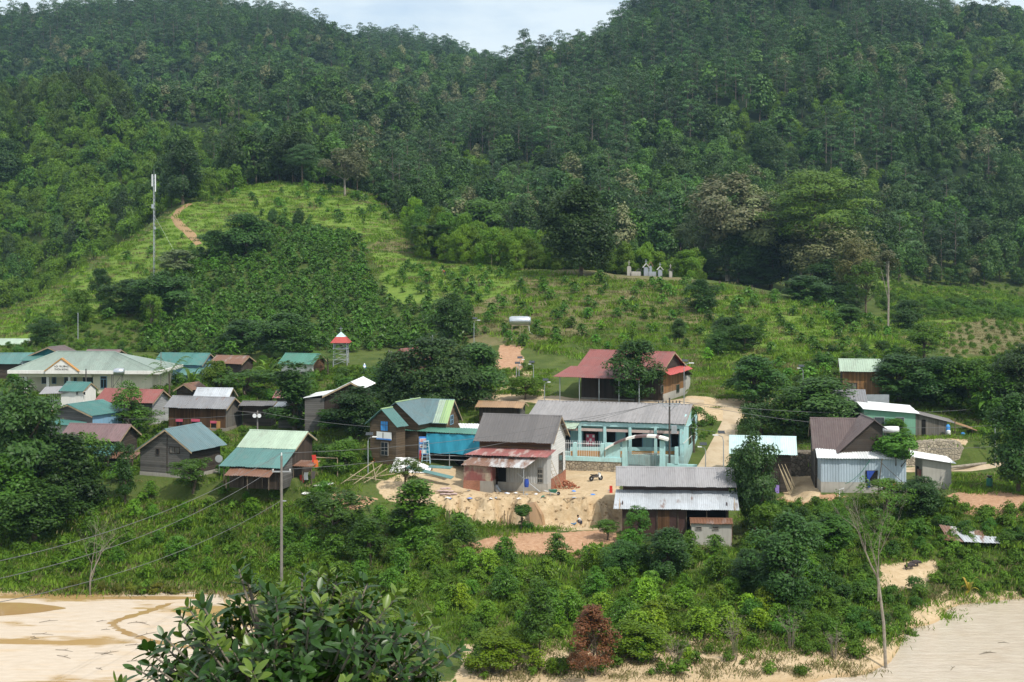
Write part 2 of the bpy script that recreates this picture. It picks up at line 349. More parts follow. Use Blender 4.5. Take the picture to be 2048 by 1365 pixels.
# ---------------------------------------------------------------- terrain: profiles (distance, height) or (distance, -image row) per column of view
START = [(1, 31.4), (4, 30.6), (12, 28), (25, 23.6), (45, 16.5), (70, 8), (88, 1.5), (96, -.6)]
COLS = {
 -600: [(108,-.6),(135,-.6),(139,1),(146,3),(156,6),(172,8.2),(200,9.8),(225,10.4),(250,13),(290,-690),(325,-650),(350,-632),(430,-600),(470,-500),(550,-300),(610,-250),(660,-262),(750,-200),(850,-120),(1000,-30),(1100,-60),(1700,40)],
 0:    [(108,-.6),(134,-.6),(138,.8),(146,3),(152,4.5),(156,6),(165,7.5),(172,8.2),(200,9.5),(225,10),(240,11),(260,13),(280,-690),(310,-650),(340,-617),(375,-640),(430,-600),(470,-500),(510,-400),(550,-310),(600,-248),(650,-270),(750,-230),(850,-150),(1000,-62),(1080,-80),(1700,40)],
 200:  [(108,-.6),(134,-.6),(138,.8),(146,3),(152,5),(156,6.4),(165,7.5),(172,8.2),(200,9.5),(225,10),(237,11),(250,-720),(270,-690),(290,-640),(315,-590),(340,-548),(360,-520),(385,-530),(425,-510),(460,-420),(500,-350),(550,-275),(600,-250),(650,-275),(750,-240),(870,-150),(1000,-45),(1060,-50),(1700,50)],
 380:  [(108,-.6),(135,-.6),(139,1),(146,3),(152,5),(156,7),(165,7.8),(172,8.5),(185,9.4),(215,10),(240,12),(262,-700),(285,-640),(320,-560),(345,-500),(365,-455),(388,-412),(405,-396),(450,-425),(520,-335),(570,-320),(640,-310),(720,-270),(820,-180),(930,-100),(1050,-42),(1120,-55),(1700,60)],
 560:  [(108,-.6),(118,-.6),(122,.2),(130,1.0),(138,2),(146,3.5),(152,5.5),(156,7.2),(165,8.2),(172,8.6),(200,9.8),(225,12),(240,13.5),(262,-690),(300,-600),(340,-500),(375,-430),(400,-388),(425,-364),(480,-388),(560,-345),(650,-305),(820,-205),(930,-130),(1030,-65),(1100,-80),(1700,60)],
 700:  [(106,-.6),(112,.1),(122,1),(130,1.6),(138,2.6),(146,4.0),(152,6.0),(156,7.4),(165,8.3),(172,8.6),(200,10),(225,12.6),(240,14.4),(258,-690),(295,-600),(335,-500),(375,-430),(415,-380),(435,-376),(480,-405),(560,-350),(680,-305),(950,-205),(1150,-140),(1290,-114),(1420,-116),(1500,-125),(1700,60)],
 850:  [(104,-.5),(110,.3),(122,1.2),(130,2),(138,3),(145,4),(149,4.8),(153,6.8),(158,7.5),(165,8.2),(172,8.5),(185,9.2),(205,11.5),(230,-740),(255,-690),(285,-600),(312,-540),(332,-508),(350,-478),(375,-470),(400,-490),(480,-425),(560,-380),(690,-300),(900,-225),(1100,-185),(1250,-150),(1400,-122),(1480,-130),(1700,60)],
 1000: [(104,-.4),(110,.4),(122,1.3),(130,2),(138,3.2),(144,4),(148.6,4.3),(149.6,5.3),(151.8,6.5),(165,6.5),(172,6.6),(182,8.5),(202,11.8),(225,-740),(245,-690),(280,-600),(300,-560),(320,-530),(330,-524),(345,-530),(380,-545),(450,-480),(540,-405),(620,-335),(720,-262),(850,-196),(930,-166),(1010,-188),(1200,-186),(1400,-154),(1480,-160),(1700,60)],
 1150: [(104,-.4),(109,.3),(122,1.3),(130,2),(138,3.2),(144,4.05),(149.4,4.2),(150.2,6.0),(150.9,6.5),(165,6.5),(172,6.8),(182,8.5),(200,11.9),(222,-740),(240,-690),(258,-640),(278,-590),(298,-556),(308,-543),(320,-548),(350,-565),(430,-485),(500,-420),(600,-330),(720,-230),(830,-152),(900,-97),(960,-106),(1700,40)],
 1250: [(104,-.4),(109,.3),(122,1.3),(130,2),(138,3.2),(144,4.05),(149.6,4.15),(150.4,6.0),(151.1,6.5),(165,6.5),(172,6.8),(182,9),(199,12),(222,-742),(240,-690),(257,-640),(275,-590),(292,-560),(302,-551),(315,-556),(345,-578),(430,-500),(480,-430),(580,-340),(680,-245),(790,-150),(880,-75),(930,-65),(1000,-80),(1700,40)],
 1350: [(104,-.4),(109,.3),(122,1.3),(130,2),(138,3),(144,3.9),(150,4.3),(156,6.2),(165,6.5),(172,6.8),(182,9.0),(198,12),(220,-745),(240,-695),(257,-642),(275,-595),(292,-566),(302,-556),(315,-562),(345,-585),(430,-505),(480,-440),(580,-345),(680,-245),(790,-140),(880,-40),(950,30),(1000,20),(1700,40)],
 1450: [(104,-.4),(109,.2),(122,1.2),(130,2),(138,3),(146,4),(152,4.6),(160,5.8),(165,6.2),(172,6.6),(185,9),(198,-810),(220,-755),(238,-700),(258,-640),(275,-600),(292,-573),(302,-566),(315,-574),(340,-592),(420,-520),(480,-440),(570,-340),(670,-235),(770,-130),(860,-30),(950,60),(1020,50),(1700,40)],
 1600: [(104,-.4),(109,.2),(122,1.2),(130,2),(140,3.3),(150,4.2),(160,4.7),(168,4.9),(171.6,5.8),(173,8.0),(180,8.8),(200,11.4),(218,-750),(235,-700),(255,-650),(272,-620),(288,-602),(300,-594),(312,-604),(340,-625),(400,-565),(470,-475),(560,-355),(660,-245),(760,-135),(850,-30),(960,80),(1040,70),(1700,40)],
 1730: [(106,-.5),(111,.1),(118,.9),(128,1.7),(135,2.4),(142,3.6),(150,4.8),(157,5.6),(166,6.0),(171,6.3),(174,8.0),(178,9.4),(188,11),(196,12.8),(212,-750),(230,-700),(250,-665),(268,-645),(285,-650),(300,-655),(345,-605),(400,-565),(440,-525),(510,-425),(610,-305),(720,-190),(820,-80),(900,0),(1000,-10),(1700,40)],
 1850: [(110,-.6),(122,-.6),(126,.2),(132,1.2),(138,2.0),(143,3.6),(149,5.2),(156,6.0),(166,6.2),(172,6.3),(173.5,8.6),(175,9.5),(183,10.2),(195,13),(215,-742),(235,-706),(255,-680),(278,-664),(310,-640),(345,-612),(375,-590),(395,-580),(430,-585),(480,-505),(550,-405),(650,-285),(760,-160),(860,-70),(930,-28),(1010,-40),(1700,40)],
 1940: [(112,-.6),(130,-.6),(134,.7),(139,2.0),(143,3.8),(149,6.0),(156,6.4),(166,6.3),(172,6.4),(173.5,8.4),(175,9.4),(183,10.4),(195,-805),(215,-742),(235,-712),(255,-692),(280,-670),(310,-640),(345,-612),(375,-590),(395,-580),(430,-585),(480,-505),(550,-405),(650,-285),(760,-160),(860,-80),(930,-50),(1010,-60),(1700,40)],
 2048: [(112,-.6),(132,-.6),(136,.8),(140,2.6),(144,5.2),(150,6.2),(160,6.4),(170,6.8),(180,9),(195,-800),(215,-752),(240,-712),(265,-685),(300,-655),(345,-625),(375,-606),(400,-598),(430,-602),(470,-525),(540,-425),(640,-305),(760,-180),(870,-95),(930,-78),(1010,-90),(1700,40)],
 2700: [(112,-.6),(134,-.6),(138,1),(144,4),(150,6),(160,6.4),(170,7),(195,11),(240,-720),(300,-660),(400,-600),(430,-602),(540,-425),(640,-305),(760,-180),(870,-95),(930,-70),(1010,-90),(1700,40)],
}
def pchip(xk, yk, x):
    xk = np.asarray(xk, float); yk = np.asarray(yk, float); h = np.diff(xk); dl = np.diff(yk, axis=0) / (h[:, None] if yk.ndim > 1 else h)
    hh = h[:, None] if yk.ndim > 1 else h
    d = np.zeros_like(yk); w1 = 2*hh[1:] + hh[:-1]; w2 = hh[1:] + 2*hh[:-1]
    ok = dl[:-1]*dl[1:] > 0
    with np.errstate(all='ignore'):
        di = np.where(ok, (w1 + w2) / (w1/dl[:-1] + w2/dl[1:]), 0)
    d[1:-1] = np.nan_to_num(di); d[0] = dl[0]; d[-1] = dl[-1]
    i = np.clip(np.searchsorted(xk, x) - 1, 0, len(xk)-2); t = (x - xk[i]) / h[i]; H = h[i]
    if yk.ndim > 1: t = t[:, None]; H = H[:, None]
    return (1+2*t)*(1-t)**2*yk[i] + t*(1-t)**2*H*d[i] + t*t*(3-2*t)*yk[i+1] + t*t*(t-1)*H*d[i+1]
GD = np.concatenate([np.array([1, 2.5, 4, 6, 8, 10, 13, 17, 22, 28, 35, 43, 52, 62, 72, 80, 87, 92, 96]), np.arange(99, 146, .5), np.arange(146, 154, .16), np.arange(154, 188, .5), np.arange(188, 322, .9), np.arange(322, 620, 3.), np.arange(620, 1701, 12.)])
GX = np.arange(-600, 2701, 6.0)
prof = []
for px in sorted(COLS):
    k = START + [((640+(a-640)*1.5 if px <= 560 and 640 <= a < 1690 else a), b) for a, b in COLS[px]]
    dd = [a for a, b in k]; zz = [b if b >= -5 and not (b < -5) else CZ - (-b - HY)*a/F for a, b in k]
    zz = [b if a >= 1690 else ((CZ - (-b - HY)*a/F) if (a > 700 or b < -5) else b) for a, b in k]
    prof.append(pchip(dd, zz, GD))
GZ = pchip(np.array(sorted(COLS), float), np.array(prof), GX)          # [px, d]
PXg, Dg = np.meshgrid(GX, GD, indexing='ij'); Xg = (PXg - CX)*Dg/F
def fbm(x, y, s, oct=4):
    v = np.zeros_like(x); a = 1.0; tot = 0
    r2 = np.random.default_rng(int(s*1000) % 99991)
    for o in range(oct):
        N = 64; tab = r2.random((N, N)); u = x/s; w_ = y/s; iu = np.floor(u).astype(int); iw = np.floor(w_).astype(int)
        fu = u - iu; fw = w_ - iw; fu = fu*fu*(3-2*fu); fw = fw*fw*(3-2*fw)
        g = lambda a_, b_: tab[a_ % N, b_ % N]
        v += a*((g(iu,iw)*(1-fu)+g(iu+1,iw)*fu)*(1-fw) + (g(iu,iw+1)*(1-fu)+g(iu+1,iw+1)*fu)*fw - .5); tot += a; a *= .5; s = s/2.03
    return v/tot*2
def smooth(a, b, x):
    t = np.clip((x-a)/(b-a), 0, 1); return t*t*(3-2*t)
GZ = GZ + fbm(Xg, Dg, 6.0)*(.30*smooth(100, 112, Dg)) + fbm(Xg, Dg, 30.0)*(1.2*smooth(230, 330, Dg)) + fbm(Xg, Dg*.4, 120.0)*(48*smooth(520, 680, Dg)*(1-.82*smooth(740, 880, Dg))) + fbm(Xg, Dg*.5, 90.0)*(36*smooth(850, 950, Dg)*(1-.7*smooth(1100, 1250, Dg)))
def inpoly(px, py, poly):
    px = np.asarray(px, float); py = np.asarray(py, float); c = np.zeros(px.shape, bool); n = len(poly)
    for i in range(n):
        x0, y0 = poly[i]; x1, y1 = poly[(i+1) % n]
        if y0 == y1: continue
        c ^= ((y0 > py) != (y1 > py)) & (px < (x1-x0)*(py-y0)/(y1-y0) + x0)
    return c
# eroded earth face under the building site: vertical gullies
PYg = HY + F*(CZ - GZ)/Dg
gul = fbm(PXg/16.0 + GZ*.12, Dg*.02, 1.0, 4) + .5*fbm(PXg/5.0, GZ*.8, 1.0, 2)
cl = smooth(147.5, 149.5, Dg)*(1-smooth(151, 152.5, Dg))*smooth(830, 900, PXg)*(1-smooth(1225, 1260, PXg))
GZ += (np.minimum(gul, .12)*2.6 + .5*fbm(PXg/9.0, GZ*1.6, 1.0, 3))*cl
# level building pads: x, y, radius, height
PADS = []
def ground(x, y):
    px = CX + F*x/y; a = np.clip((px - GX[0])/6.0, 0, len(GX)-1.001); i = int(a); fa = a - i
    j = int(np.clip(np.searchsorted(GD, y) - 1, 0, len(GD)-2)); fb = (y - GD[j])/(GD[j+1]-GD[j]); fb = min(max(fb, 0), 1)
    return float((GZ[i,j]*(1-fb)+GZ[i,j+1]*fb)*(1-fa) + (GZ[i+1,j]*(1-fb)+GZ[i+1,j+1]*fb)*fa)
def pad(x, y, rx, ry, z, yaw=0):
    global GZ
    c, s = math.cos(yaw), math.sin(yaw); u = (Xg-x)*c + (Dg-y)*s; v = -(Xg-x)*s + (Dg-y)*c
    q = np.maximum(np.abs(u)/rx, np.abs(v)/ry); w_ = 1 - smooth(1.0, 1.45, q)
    GZ[:] = GZ*(1-w_) + z*w_
def G(px, py, d0=97, d1=1500):
    """the ground point seen at a photo pixel"""
    a = min(max((px - GX[0])/6.0, 0), len(GX)-1.001); i = int(a); fa = a-i
    zc = GZ[i]*(1-fa)+GZ[i+1]*fa; row = HY + F*(CZ - zc)/GD
    for j in range(len(GD)-1):
        if GD[j] < d0: continue
        if row[j] >= py > row[j+1] or (row[j] >= py and j == len(GD)-2):
            t = (row[j]-py)/max(1e-6, row[j]-row[j+1]); d = GD[j]+(GD[j+1]-GD[j])*t
            return Vector(((px-CX)*d/F, d, float(zc[j]+(zc[j+1]-zc[j])*t)))
        if GD[j] > d1: break
    k = int(np.argmin(np.abs(np.where(GD >= d0, row, 1e9)-py))); d = GD[k]
    return Vector(((px-CX)*d/F, d, float(zc[k])))
# ---------------------------------------------------------------- buildings
FOOT = []                                                       # footprints kept free of plants: x, y, half length, half depth, yaw
class House:
    """local frame: x along the ridge, -y the front, z up from the ground; the roof planes meet at y = 0"""
    def __init__(s, name, label, cat, x, y, zr, yaw, L, run, rise, back, zb, roof, wall, gable=None, ovx=.45, ovf=.6, ovb=.4, base=None, baseh=.5, group=None, pitch=.3, roof2=None, brow=None, dopad=True, wallbot=None, gabmat_left=None):
        s.root = thing(name, label, cat, (x, y, zb), R(yaw), group); s.yaw = R(yaw); s.zb = zb; s.x = x; s.y = y
        s.h = h = zr - zb; s.L = L; s.run = run; s.rise = rise; s.back = back; k = rise/run; s.k = k
        s.X = X = L/2 - ovx; s.F = Fy = -(run-ovf); s.B = By = back-ovb; s.eave = h - rise; s.ovf = ovf
        m = MB(); m.corr((-L/2, -run, h-rise), (L/2, -run, h-rise), (L/2, 0, h), (-L/2, 0, h), pitch)
        m.corr((L/2, back, h-k*back), (-L/2, back, h-k*back), (-L/2, 0, h), (L/2, 0, h), pitch)
        m.prism([(-L/2-.02, -.16, h-.16*k+.05), (-L/2-.02, 0, h+.06), (-L/2-.02, .16, h-.16*k+.05), (-L/2-.02, 0, h+.02)], (L+.04, 0, 0))
        s.roof = m.obj('roof', roof, s.root)
        t = .09; zf = h-t+k*Fy; zk = h-t-k*By; z0 = -.9 if wallbot is None else wallbot
        m = MB(); gm = gable or wall
        m.cur = 0; m.add([(-X,Fy,z0),(X,Fy,z0),(X,Fy,zf),(-X,Fy,zf)], [(0,1,2,3)]); m.add([(-X,By,z0),(X,By,z0),(X,By,zk),(-X,By,zk)], [(3,2,1,0)])
        m.cur = 1
        for sx in (-X, X):
            m.add([(sx,Fy,z0),(sx,By,z0),(sx,By,zk),(sx,0,h-t),(sx,Fy,zf)], [(0,1,2,3,4) if sx > 0 else (4,3,2,1,0)])
        s.wall = m.obj('wall', [wall, gm], s.root)
        for sx in (-L/2, L/2-.05):
            m = MB()
            for (ya, yb) in ((-run, 0), (back, 0)):
                za = h-k*abs(ya); m.prism([(sx, ya, za-.04), (sx, yb, h-.04), (sx, yb, h-.22), (sx, ya, za-.22)], (.05, 0, 0))
            m.obj('barge_board', timber if brow is None else brow, s.root)
        if base: MB().box(-X-.04, X+.04, Fy-.04, By+.04, -1.2, baseh).obj('foundation', base, s.root)
        c_, s_ = math.cos(s.yaw), math.sin(s.yaw); my = (Fy+By)/2
        s.cx = x - s_*my; s.cy = y + c_*my
        FOOT.append((s.cx, s.cy, X+.4, (By-Fy)/2+.4, s.yaw))
        if dopad: pad(s.cx, s.cy, X+.3, (By-Fy)/2+.3, zb-.05, s.yaw)
    def loc(s, p):
        c_, s_ = math.cos(s.yaw), math.sin(s.yaw); dx, dy = p[0]-s.x, p[1]-s.y
        return Vector((c_*dx+s_*dy, -s_*dx+c_*dy, p[2]-s.zb))
    def uv(s, face, px, py):
        o = s.loc(Vector((0, 0, CZ))); d = s.loc(Vector((0, 0, CZ))+ray(px, py)) - o
        ax, val = {'F': (1, s.F), 'B': (1, s.B), 'R': (0, s.X), 'L': (0, -s.X)}[face[0]] if isinstance(face, str) else face
        q = o + d*((val - o[ax])/d[ax]); return (q.x if ax == 1 else q.y, q.z)
    def rect(s, face, r):
        a = s.uv(face, r[0], r[1]); b = s.uv(face, r[2], r[3])
        return min(a[0], b[0]), max(a[0], b[0]), min(a[1], b[1]), max(a[1], b[1])
    def win(s, face, r, frame=None, pane=None, mull=1, bars=0, name='window', off=0, label=None, local=False, depth=.07):
        u0, u1, z0, z1 = r if local else s.rect(face, r); frame = frame or white_paint; pane = pane or glass; t = .07
        a = {'F': s.F, 'B': s.B, 'R': s.X, 'L': -s.X}[face[0]] if isinstance(face, str) else face[1]
        sg = -1 if face in ('F', 'L') or (not isinstance(face, str) and face[2] < 0) else 1
        fl = face if isinstance(face, str) else ('F' if face[0] == 1 else 'R')
        def bx(m, ua, ub, za, zb_, d0, d1):
            lo, hi = sorted((a+sg*d0, a+sg*d1))
            if fl in 'FB': m.box(ua, ub, lo, hi, za, zb_)
            else: m.box(lo, hi, ua, ub, za, zb_)
        d0 = .003+off
        m = MB(); bx(m, u0, u1, z0, z0+t, d0, depth+off); bx(m, u0, u1, z1-t, z1, d0, depth+off)
        bx(m, u0, u0+t, z0+t, z1-t, d0, depth+off); bx(m, u1-t, u1, z0+t, z1-t, d0, depth+off)
        for i in range(mull):
            c = u0+(u1-u0)*(i+1)/(mull+1); bx(m, c-.03, c+.03, z0+t, z1-t, d0, depth-.01+off)
        for i in range(bars):
            c = z0+(z1-z0)*(i+1)/(bars+1); bx(m, u0+t, u1-t, c-.025, c+.025, d0, depth-.02+off)
        f = m.obj(name, frame, s.root)
        if label: f['label'] = label
        m = MB(); bx(m, u0+t, u1-t, z0+t, z1-t, d0+.002, d0+.022); m.obj('pane' if pane in (glass, dark) else 'shutter', pane, f)
        return f
    def panel(s, name, face, r, mat, th=.05, off=.003, local=False, label=None):
        u0, u1, z0, z1 = r if local else s.rect(face, r)
        a = {'F': s.F, 'B': s.B, 'R': s.X, 'L': -s.X}[face]; sg = -1 if face in 'FL' else 1; lo, hi = sorted((a+sg*off, a+sg*(off+th)))
        m = MB(); m.box(u0, u1, lo, hi, z0, z1) if face in 'FB' else m.box(lo, hi, u0, u1, z0, z1)
        o = m.obj(name, mat, s.root)
        if label: o['label'] = label
        return o
    def lean(s, x0, x1, ztop, dep, drop, roof, posts=0, name='porch_roof', y0=None, skew=0, postm=None, label=None, pitch=.3):
        y = s.F if y0 is None else y0
        m = MB(); m.corr((x0-skew, y-dep, ztop-drop), (x1, y-dep, ztop-drop), (x1, y-.02, ztop), (x0, y-.02, ztop), pitch); o = m.obj(name, roof, s.root)
        if label: o['label'] = label
        for i in range(posts):
            xx = x0+.15+(x1-x0-.3)*i/max(1, posts-1)
            MB().tube([(xx, y-dep+.2, -.6), (xx, y-dep+.2, ztop-drop+.02)], .06, 6).obj('post', postm or bark, s.root)
        return o
def barn(name, label, x, y, zb, yaw, mat, parts):                 # free-form building: parts = [(part name, material, MB)]
    r_ = thing(name, label, 'building', (x, y, zb), R(yaw))
    for nm, mt, mb in parts: mb.obj(nm, mt, r_)
    return r_

# ---- village hall with hip roof, far left
hx, hy, hz = -67.3, 226, 11.0
hall = thing('village_hall', 'cream village hall with grey green hip roof and triangular pediment over its portico', 'hall', (hx, hy, hz), R(-3))
def HX(px, d=226): return (px-CX)*d/F - hx
e = 12.55-hz+1.0; e = (CZ-(742-HY)*220/F) - hz; rd = (CZ-(704-HY)*226/F) - hz
x0, x1 = HX(19, 219.6), HX(325, 219.6); xa, xb = HX(114), HX(230)
m = MB()
fl = [(x0,-6.4,e), (x1,-6.4,e), (xb,0,rd), (xa,0,rd)]
m.corr(*fl, .35, .03); m.corr((x1,6.4,e), (x0,6.4,e), (xa,0,rd), (xb,0,rd), .35, .03)
m.slab((x1,-6.4,e), (x1,6.4,e), (xb,0.01,rd), (xb,-.01,rd), .05); m.slab((x0,6.4,e), (x0,-6.4,e), (xa,-.01,rd), (xa,.01,rd), .05)
m.tube([(x1,-6.4,e+.05),(xb,0,rd+.05)], .09, 6); m.tube([(x0,-6.4,e+.05),(xa,0,rd+.05)], .09, 6); m.tube([(xa,0,rd+.05),(xb,0,rd+.05)], .1, 6)
m.obj('roof', r_hall, hall)
m = MB(); m.box(x0-.1, x1+.1, -6.7, -6.42, e-.42, e+.08); m.box(x0-.1, x0+.15, -6.42, 6.4, e-.42, e+.06); m.box(x1-.15, x1+.1, -6.42, 6.4, e-.42, e+.06)
m.box(x0+.15, x1-.15, -6.42, 6.3, e-.3, e-.2)
m.obj('eaves_slab', white_wall, hall)
p0, p1, pa, pz = HX(94, 219), HX(160, 219), HX(127, 219), (CZ-(718.5-HY)*219.4/F)-hz
MB().prism([(p0,-6.98,e-.40), (p1,-6.98,e-.40), (p1,-6.98,e+.12), (pa,-6.98,pz), (p0,-6.98,e+.12)], (0,.55,0)).obj('pediment', white_wall, hall)
m = MB(); m.prism([(p0-.25,-7.08,e+.0),(p0,-7.08,e+.0),(pa,-7.08,pz-.02),(pa,-7.08,pz+.2)], (0,.75,0)); m.prism([(p1,-7.08,e+.0),(p1+.25,-7.08,e+.0),(pa,-7.08,pz+.2),(pa,-7.08,pz-.02)], (0,.75,0)); m.obj('pediment_trim', orange_wall, hall)
m = MB(); m.slab((p0-.1,-6.4,e+.1),(pa,-6.4,pz+.1),(pa,-1.5,pz+.1),(p0-.1,-6.2,e+.1),.05); m.slab((pa,-6.4,pz+.1),(p1+.1,-6.4,e+.1),(p1+.1,-6.2,e+.1),(pa,-1.5,pz+.1),.05); m.obj('pediment_roof', r_hall, hall)
wb = -1.2; xr = HX(191, 221); x_end = HX(311, 221)
m = MB(); m.box(xr, x_end, -5.2, 5.6, wb, e-.3); m.box(x0+1.0, xr, -2.4, 5.6, wb, e-.3); m.obj('wall', cream, hall)
for cpx in (56, 101, 145): 
    c = HX(cpx, 221); MB().box(c-.2, c+.2, -5.7, -5.3, wb, e-.42).obj('column', white_wall, hall)
MB().box(x0+1.2, xr-.02, -5.75, -5.25, e-1.0, e-.42).obj('beam', cream, hall)
for a, b in ((83, 97), (104, 113), (129, 143), (148, 155), (167, 188)):
    u0, u1 = HX(a, 223.5), HX(b, 223.5); f = MB(); f.box(u0,u1,-2.46,-2.41,.9,2.5); o = f.obj('window', blue_wall, hall); MB().box(u0+.07,u1-.07,-2.49,-2.462,.97,2.43).obj('pane', glass, o)
u0, u1 = HX(205, 220.7), HX(218, 220.7); o = MB().box(u0,u1,-5.27,-5.21,.5,2.4).obj('window', blue_wall, hall); MB().box(u0+.08,(u0+u1)/2-.04,-5.3,-5.272,.6,1.9).box((u0+u1)/2+.04,u1-.08,-5.3,-5.272,.6,1.9).box(u0+.08,u1-.08,-5.3,-5.272,2.0,2.32).obj('pane', glass, o)
def lettering(txt, x, z, size, y, mat, parent, name='lettering', rot=(R(90),0,0)):
    cu = bpy.data.curves.new(name, 'FONT'); cu.body = txt; cu.size = size; cu.align_x = 'CENTER'; cu.extrude = .01
    o = bpy.data.objects.new('t', cu); col.objects.link(o); bpy.context.view_layer.update()
    me = bpy.data.meshes.new_from_object(o.evaluated_get(bpy.context.evaluated_depsgraph_get())); bpy.data.objects.remove(o)
    me.materials.clear(); me.materials.append(mat); q = link(name, me, parent); q.location = (x, y, z); q.rotation_euler = rot; return q
lettering("HỘI TRƯỜNG", pa, e+.62, .36, -7.0, iron, hall); lettering("THÔN BONG", pa, e+.18, .36, -7.0, iron, hall)
FOOT.append((hx-2, hy, 13, 7, 0)); pad(hx-2, hy, 13, 7.2, hz-.3)

# ---- left cluster
H2 = House('red_roofed_house', 'house with long red tin roof and pale grey board gable', 'house', -50.49, 190, 14.4, -13, 8.6, 3.0, 1.5, 2.7, 10.0, r_red, wood_grey, wood_pale, base=concrete, baseh=.4)
H2.panel('lower_sheet', 'R', (-2.0, 2.0, 0.0, .9), tin_grey, local=True)
MB().slab((-6.2,-3.0,2.5),(-3.6,-2.4,2.9),(-3.6,-.4,3.6),(-6.2,-1.4,2.5),.08).obj('side_roof', r_dark, H2.root)
H4 = House('brown_board_house', 'brown plank house under plain grey tin roof, pink curtains in its windows', 'house', -40.1, 185, 13.9, -14, 8.9, 2.5, 1.25, 3.6, 9.8, r_grey, wood_brown, wood_grey_v, base=cement_dark, baseh=.35)
for r_ in ((352,838,366,853),(383,838,400,853)):
    f = H4.win('F', r_, wood_brown, dark, 1); u = H4.rect('F', r_); MB().box(u[0],u[1],H4.F-.09,H4.F-.071,u[3]-.35,u[3]).obj('curtain', pink_cloth, f)
f = H4.win('F', (421,842,434,860), orange_wall, dark, 0); u = H4.rect('F', (421,842,434,860))
MB().box(u[0],u[1],H4.F-.09,H4.F-.071,u[3]-.3,u[3]).obj('curtain', pink_cloth, f); MB().box(u[1]+.05,u[1]+.5,H4.F-.12,H4.F-.07,u[2],u[3]).obj('open_shutter', orange_wall, f)
MB().slab((4.2,.4,2.35),(7.4,.4,2.15),(7.4,3.6,2.0),(4.2,3.6,2.1),.06).obj('side_roof', r_dark, H4.root)
MB().box(4.45,7.2,3.2,3.3,-.6,2.0).obj('side_wall', wood_dark_v, H4.root)
H5 = House('maroon_roofed_house', 'dark plank house with plain maroon roof and teal awning behind dense trees', 'house', -49.2, 170, 12.2, -10, 7.9, 3.1, 1.6, 2.9, 6.9, r_maroon, wood_dark, base=cement_dark, baseh=.2)
H5.lean(-4.6, 3.5, 3.2, 2.6, .95, r_teal, 4, skew=.6)
o = H5.lean(2.4, 6.2, 2.35, 2.2, .45, r_rust, 3, name='tin_shelter', y0=-2.2, label='rusty tin shelter roof')
MB().box(-4.4, 2.2, -4.0, -3.9, -.8, 2.0).obj('porch_wall', wood_dark_v, H5.root)
H6 = House('weathered_plank_house', 'weathered grey plank house with blue grey tin roof, its gable toward the garden', 'house', -37.0, 160, 13.2, 66, 6.6, 3.6, 2.3, 4.1, 7.9, r_tealblue, wood_dark, wood_grey, base=concrete, baseh=.35)
H6.win('L', (312,897,319,911), wood_dark, dark, 0); H6.win('L', (339,893,360,908), wood_dark, wood_grey_v, 1)
H6.panel('plank_seam', 'L', (-.06, .06, .4, 4.6), wood_dark, .03, local=True)
H7 = House('two_tone_roofed_house', 'plank house with long roof, pale green above and teal below', 'house', -25.9, 158, 12.9, -15, 7.0, 3.35, 1.5, 2.6, 8.3, r_palegreen, wood_dark, wood_dark_v, dopad=True, ovf=.3)
H7.lean(-3.5, 3.5, H7.eave-.02, 3.6, 1.5, r_teal2, 4, y0=-3.3, skew=.35, name='lower_roof', label='teal lower roof')
H7.lean(-2.6, 2.6, 1.35, 1.5, .55, r_rust, 3, y0=-6.7, name='tin_porch', label='rusty tin porch roof')
H7.lean(3.0, 5.4, 1.6, 2.4, .3, r_rust, 3, y0=-1.0, name='tin_shelter', label='rusty tin shelter')
MB().box(-2.9, 2.9, -6.3, -6.2, -.8, 1.6).obj('porch_wall', wood_dark_v, H7.root)
m = MB(); m.prism([(3.02,-3.3,-.8),(3.02,-6.2,-.8),(3.02,-6.2,1.5),(3.02,-3.3,2.85)], (.06,0,0)); m.obj('side_wall', wood_grey, H7.root)
o = MB(); o.tube([(3.3,1.9,1.5),(6.2,1.9,1.5),(6.2,1.9,-.6)], .07); o.obj('yard_frame', timber, H7.root)
H10 = House('teal_roofed_house', 'house with plain teal roof and light blue walls behind the coconut palm', 'house', -55.1, 240, 15.6, -10, 9.0, 3.6, 1.75, 2.2, 11.2, r_teal, blue_wall, blue_wall)
H10.lean(1.0, 4.6, 2.2, 3.0, 1.0, r_teal2, 2, label='lower teal awning')
H11 = House('rusty_roofed_shed', 'timber shed with rusty maroon roof between the teal roofed houses', 'shed', -46.7, 238, 15.3, -18, 6.2, 2.6, 1.15, 2.4, 12.3, r_rust, wood_dark, wood_dark_v)
H12 = House('white_walled_house', 'white walled house with green tin roof left of the bell tower', 'house', -34.1, 232, 16.1, -15, 6.3, 3.0, 1.5, 3.0, 12.6, r_tealgreen, white_wall, wood_brown_h)
MB().box(H12.X-.12, H12.X+.12, H12.F-.14, H12.F+.1, -1.5, H12.eave).obj('corner_post', white_wall, H12.root)
H13 = House('small_rusty_hut', 'small dark hut with orange rusted roof beside the palm', 'hut', -48.5, 215, 12.9, 68, 4.0, 1.6, .9, 1.9, 10.4, r_rust, wood_dark, wood_dark)
H14 = House('pale_tin_roofed_hut', 'pale blue tin roofed hut half hidden behind a leafy bush', 'hut', -43.0, 206, 13.0, -6, 5.4, 3.0, 1.7, 2.4, 9.9, r_zinc, wood_grey, wood_grey)
H15 = House('tarpaulin_gabled_house', 'house with dark teal tarpaulin over its gable and brown roof', 'house', -76.6, 239, 16.8, 72, 4.6, 2.6, 1.0, 4.1, 12.3, r_brown, blue_wall, tarp_teal)
m = MB(); m.corr((-4.4,4.0,2.3),(-4.4,-5.6,2.5),(-2.0,-5.6,3.0),(-2.0,4.2,3.0)); m.obj('awning', r_teal, H15.root)
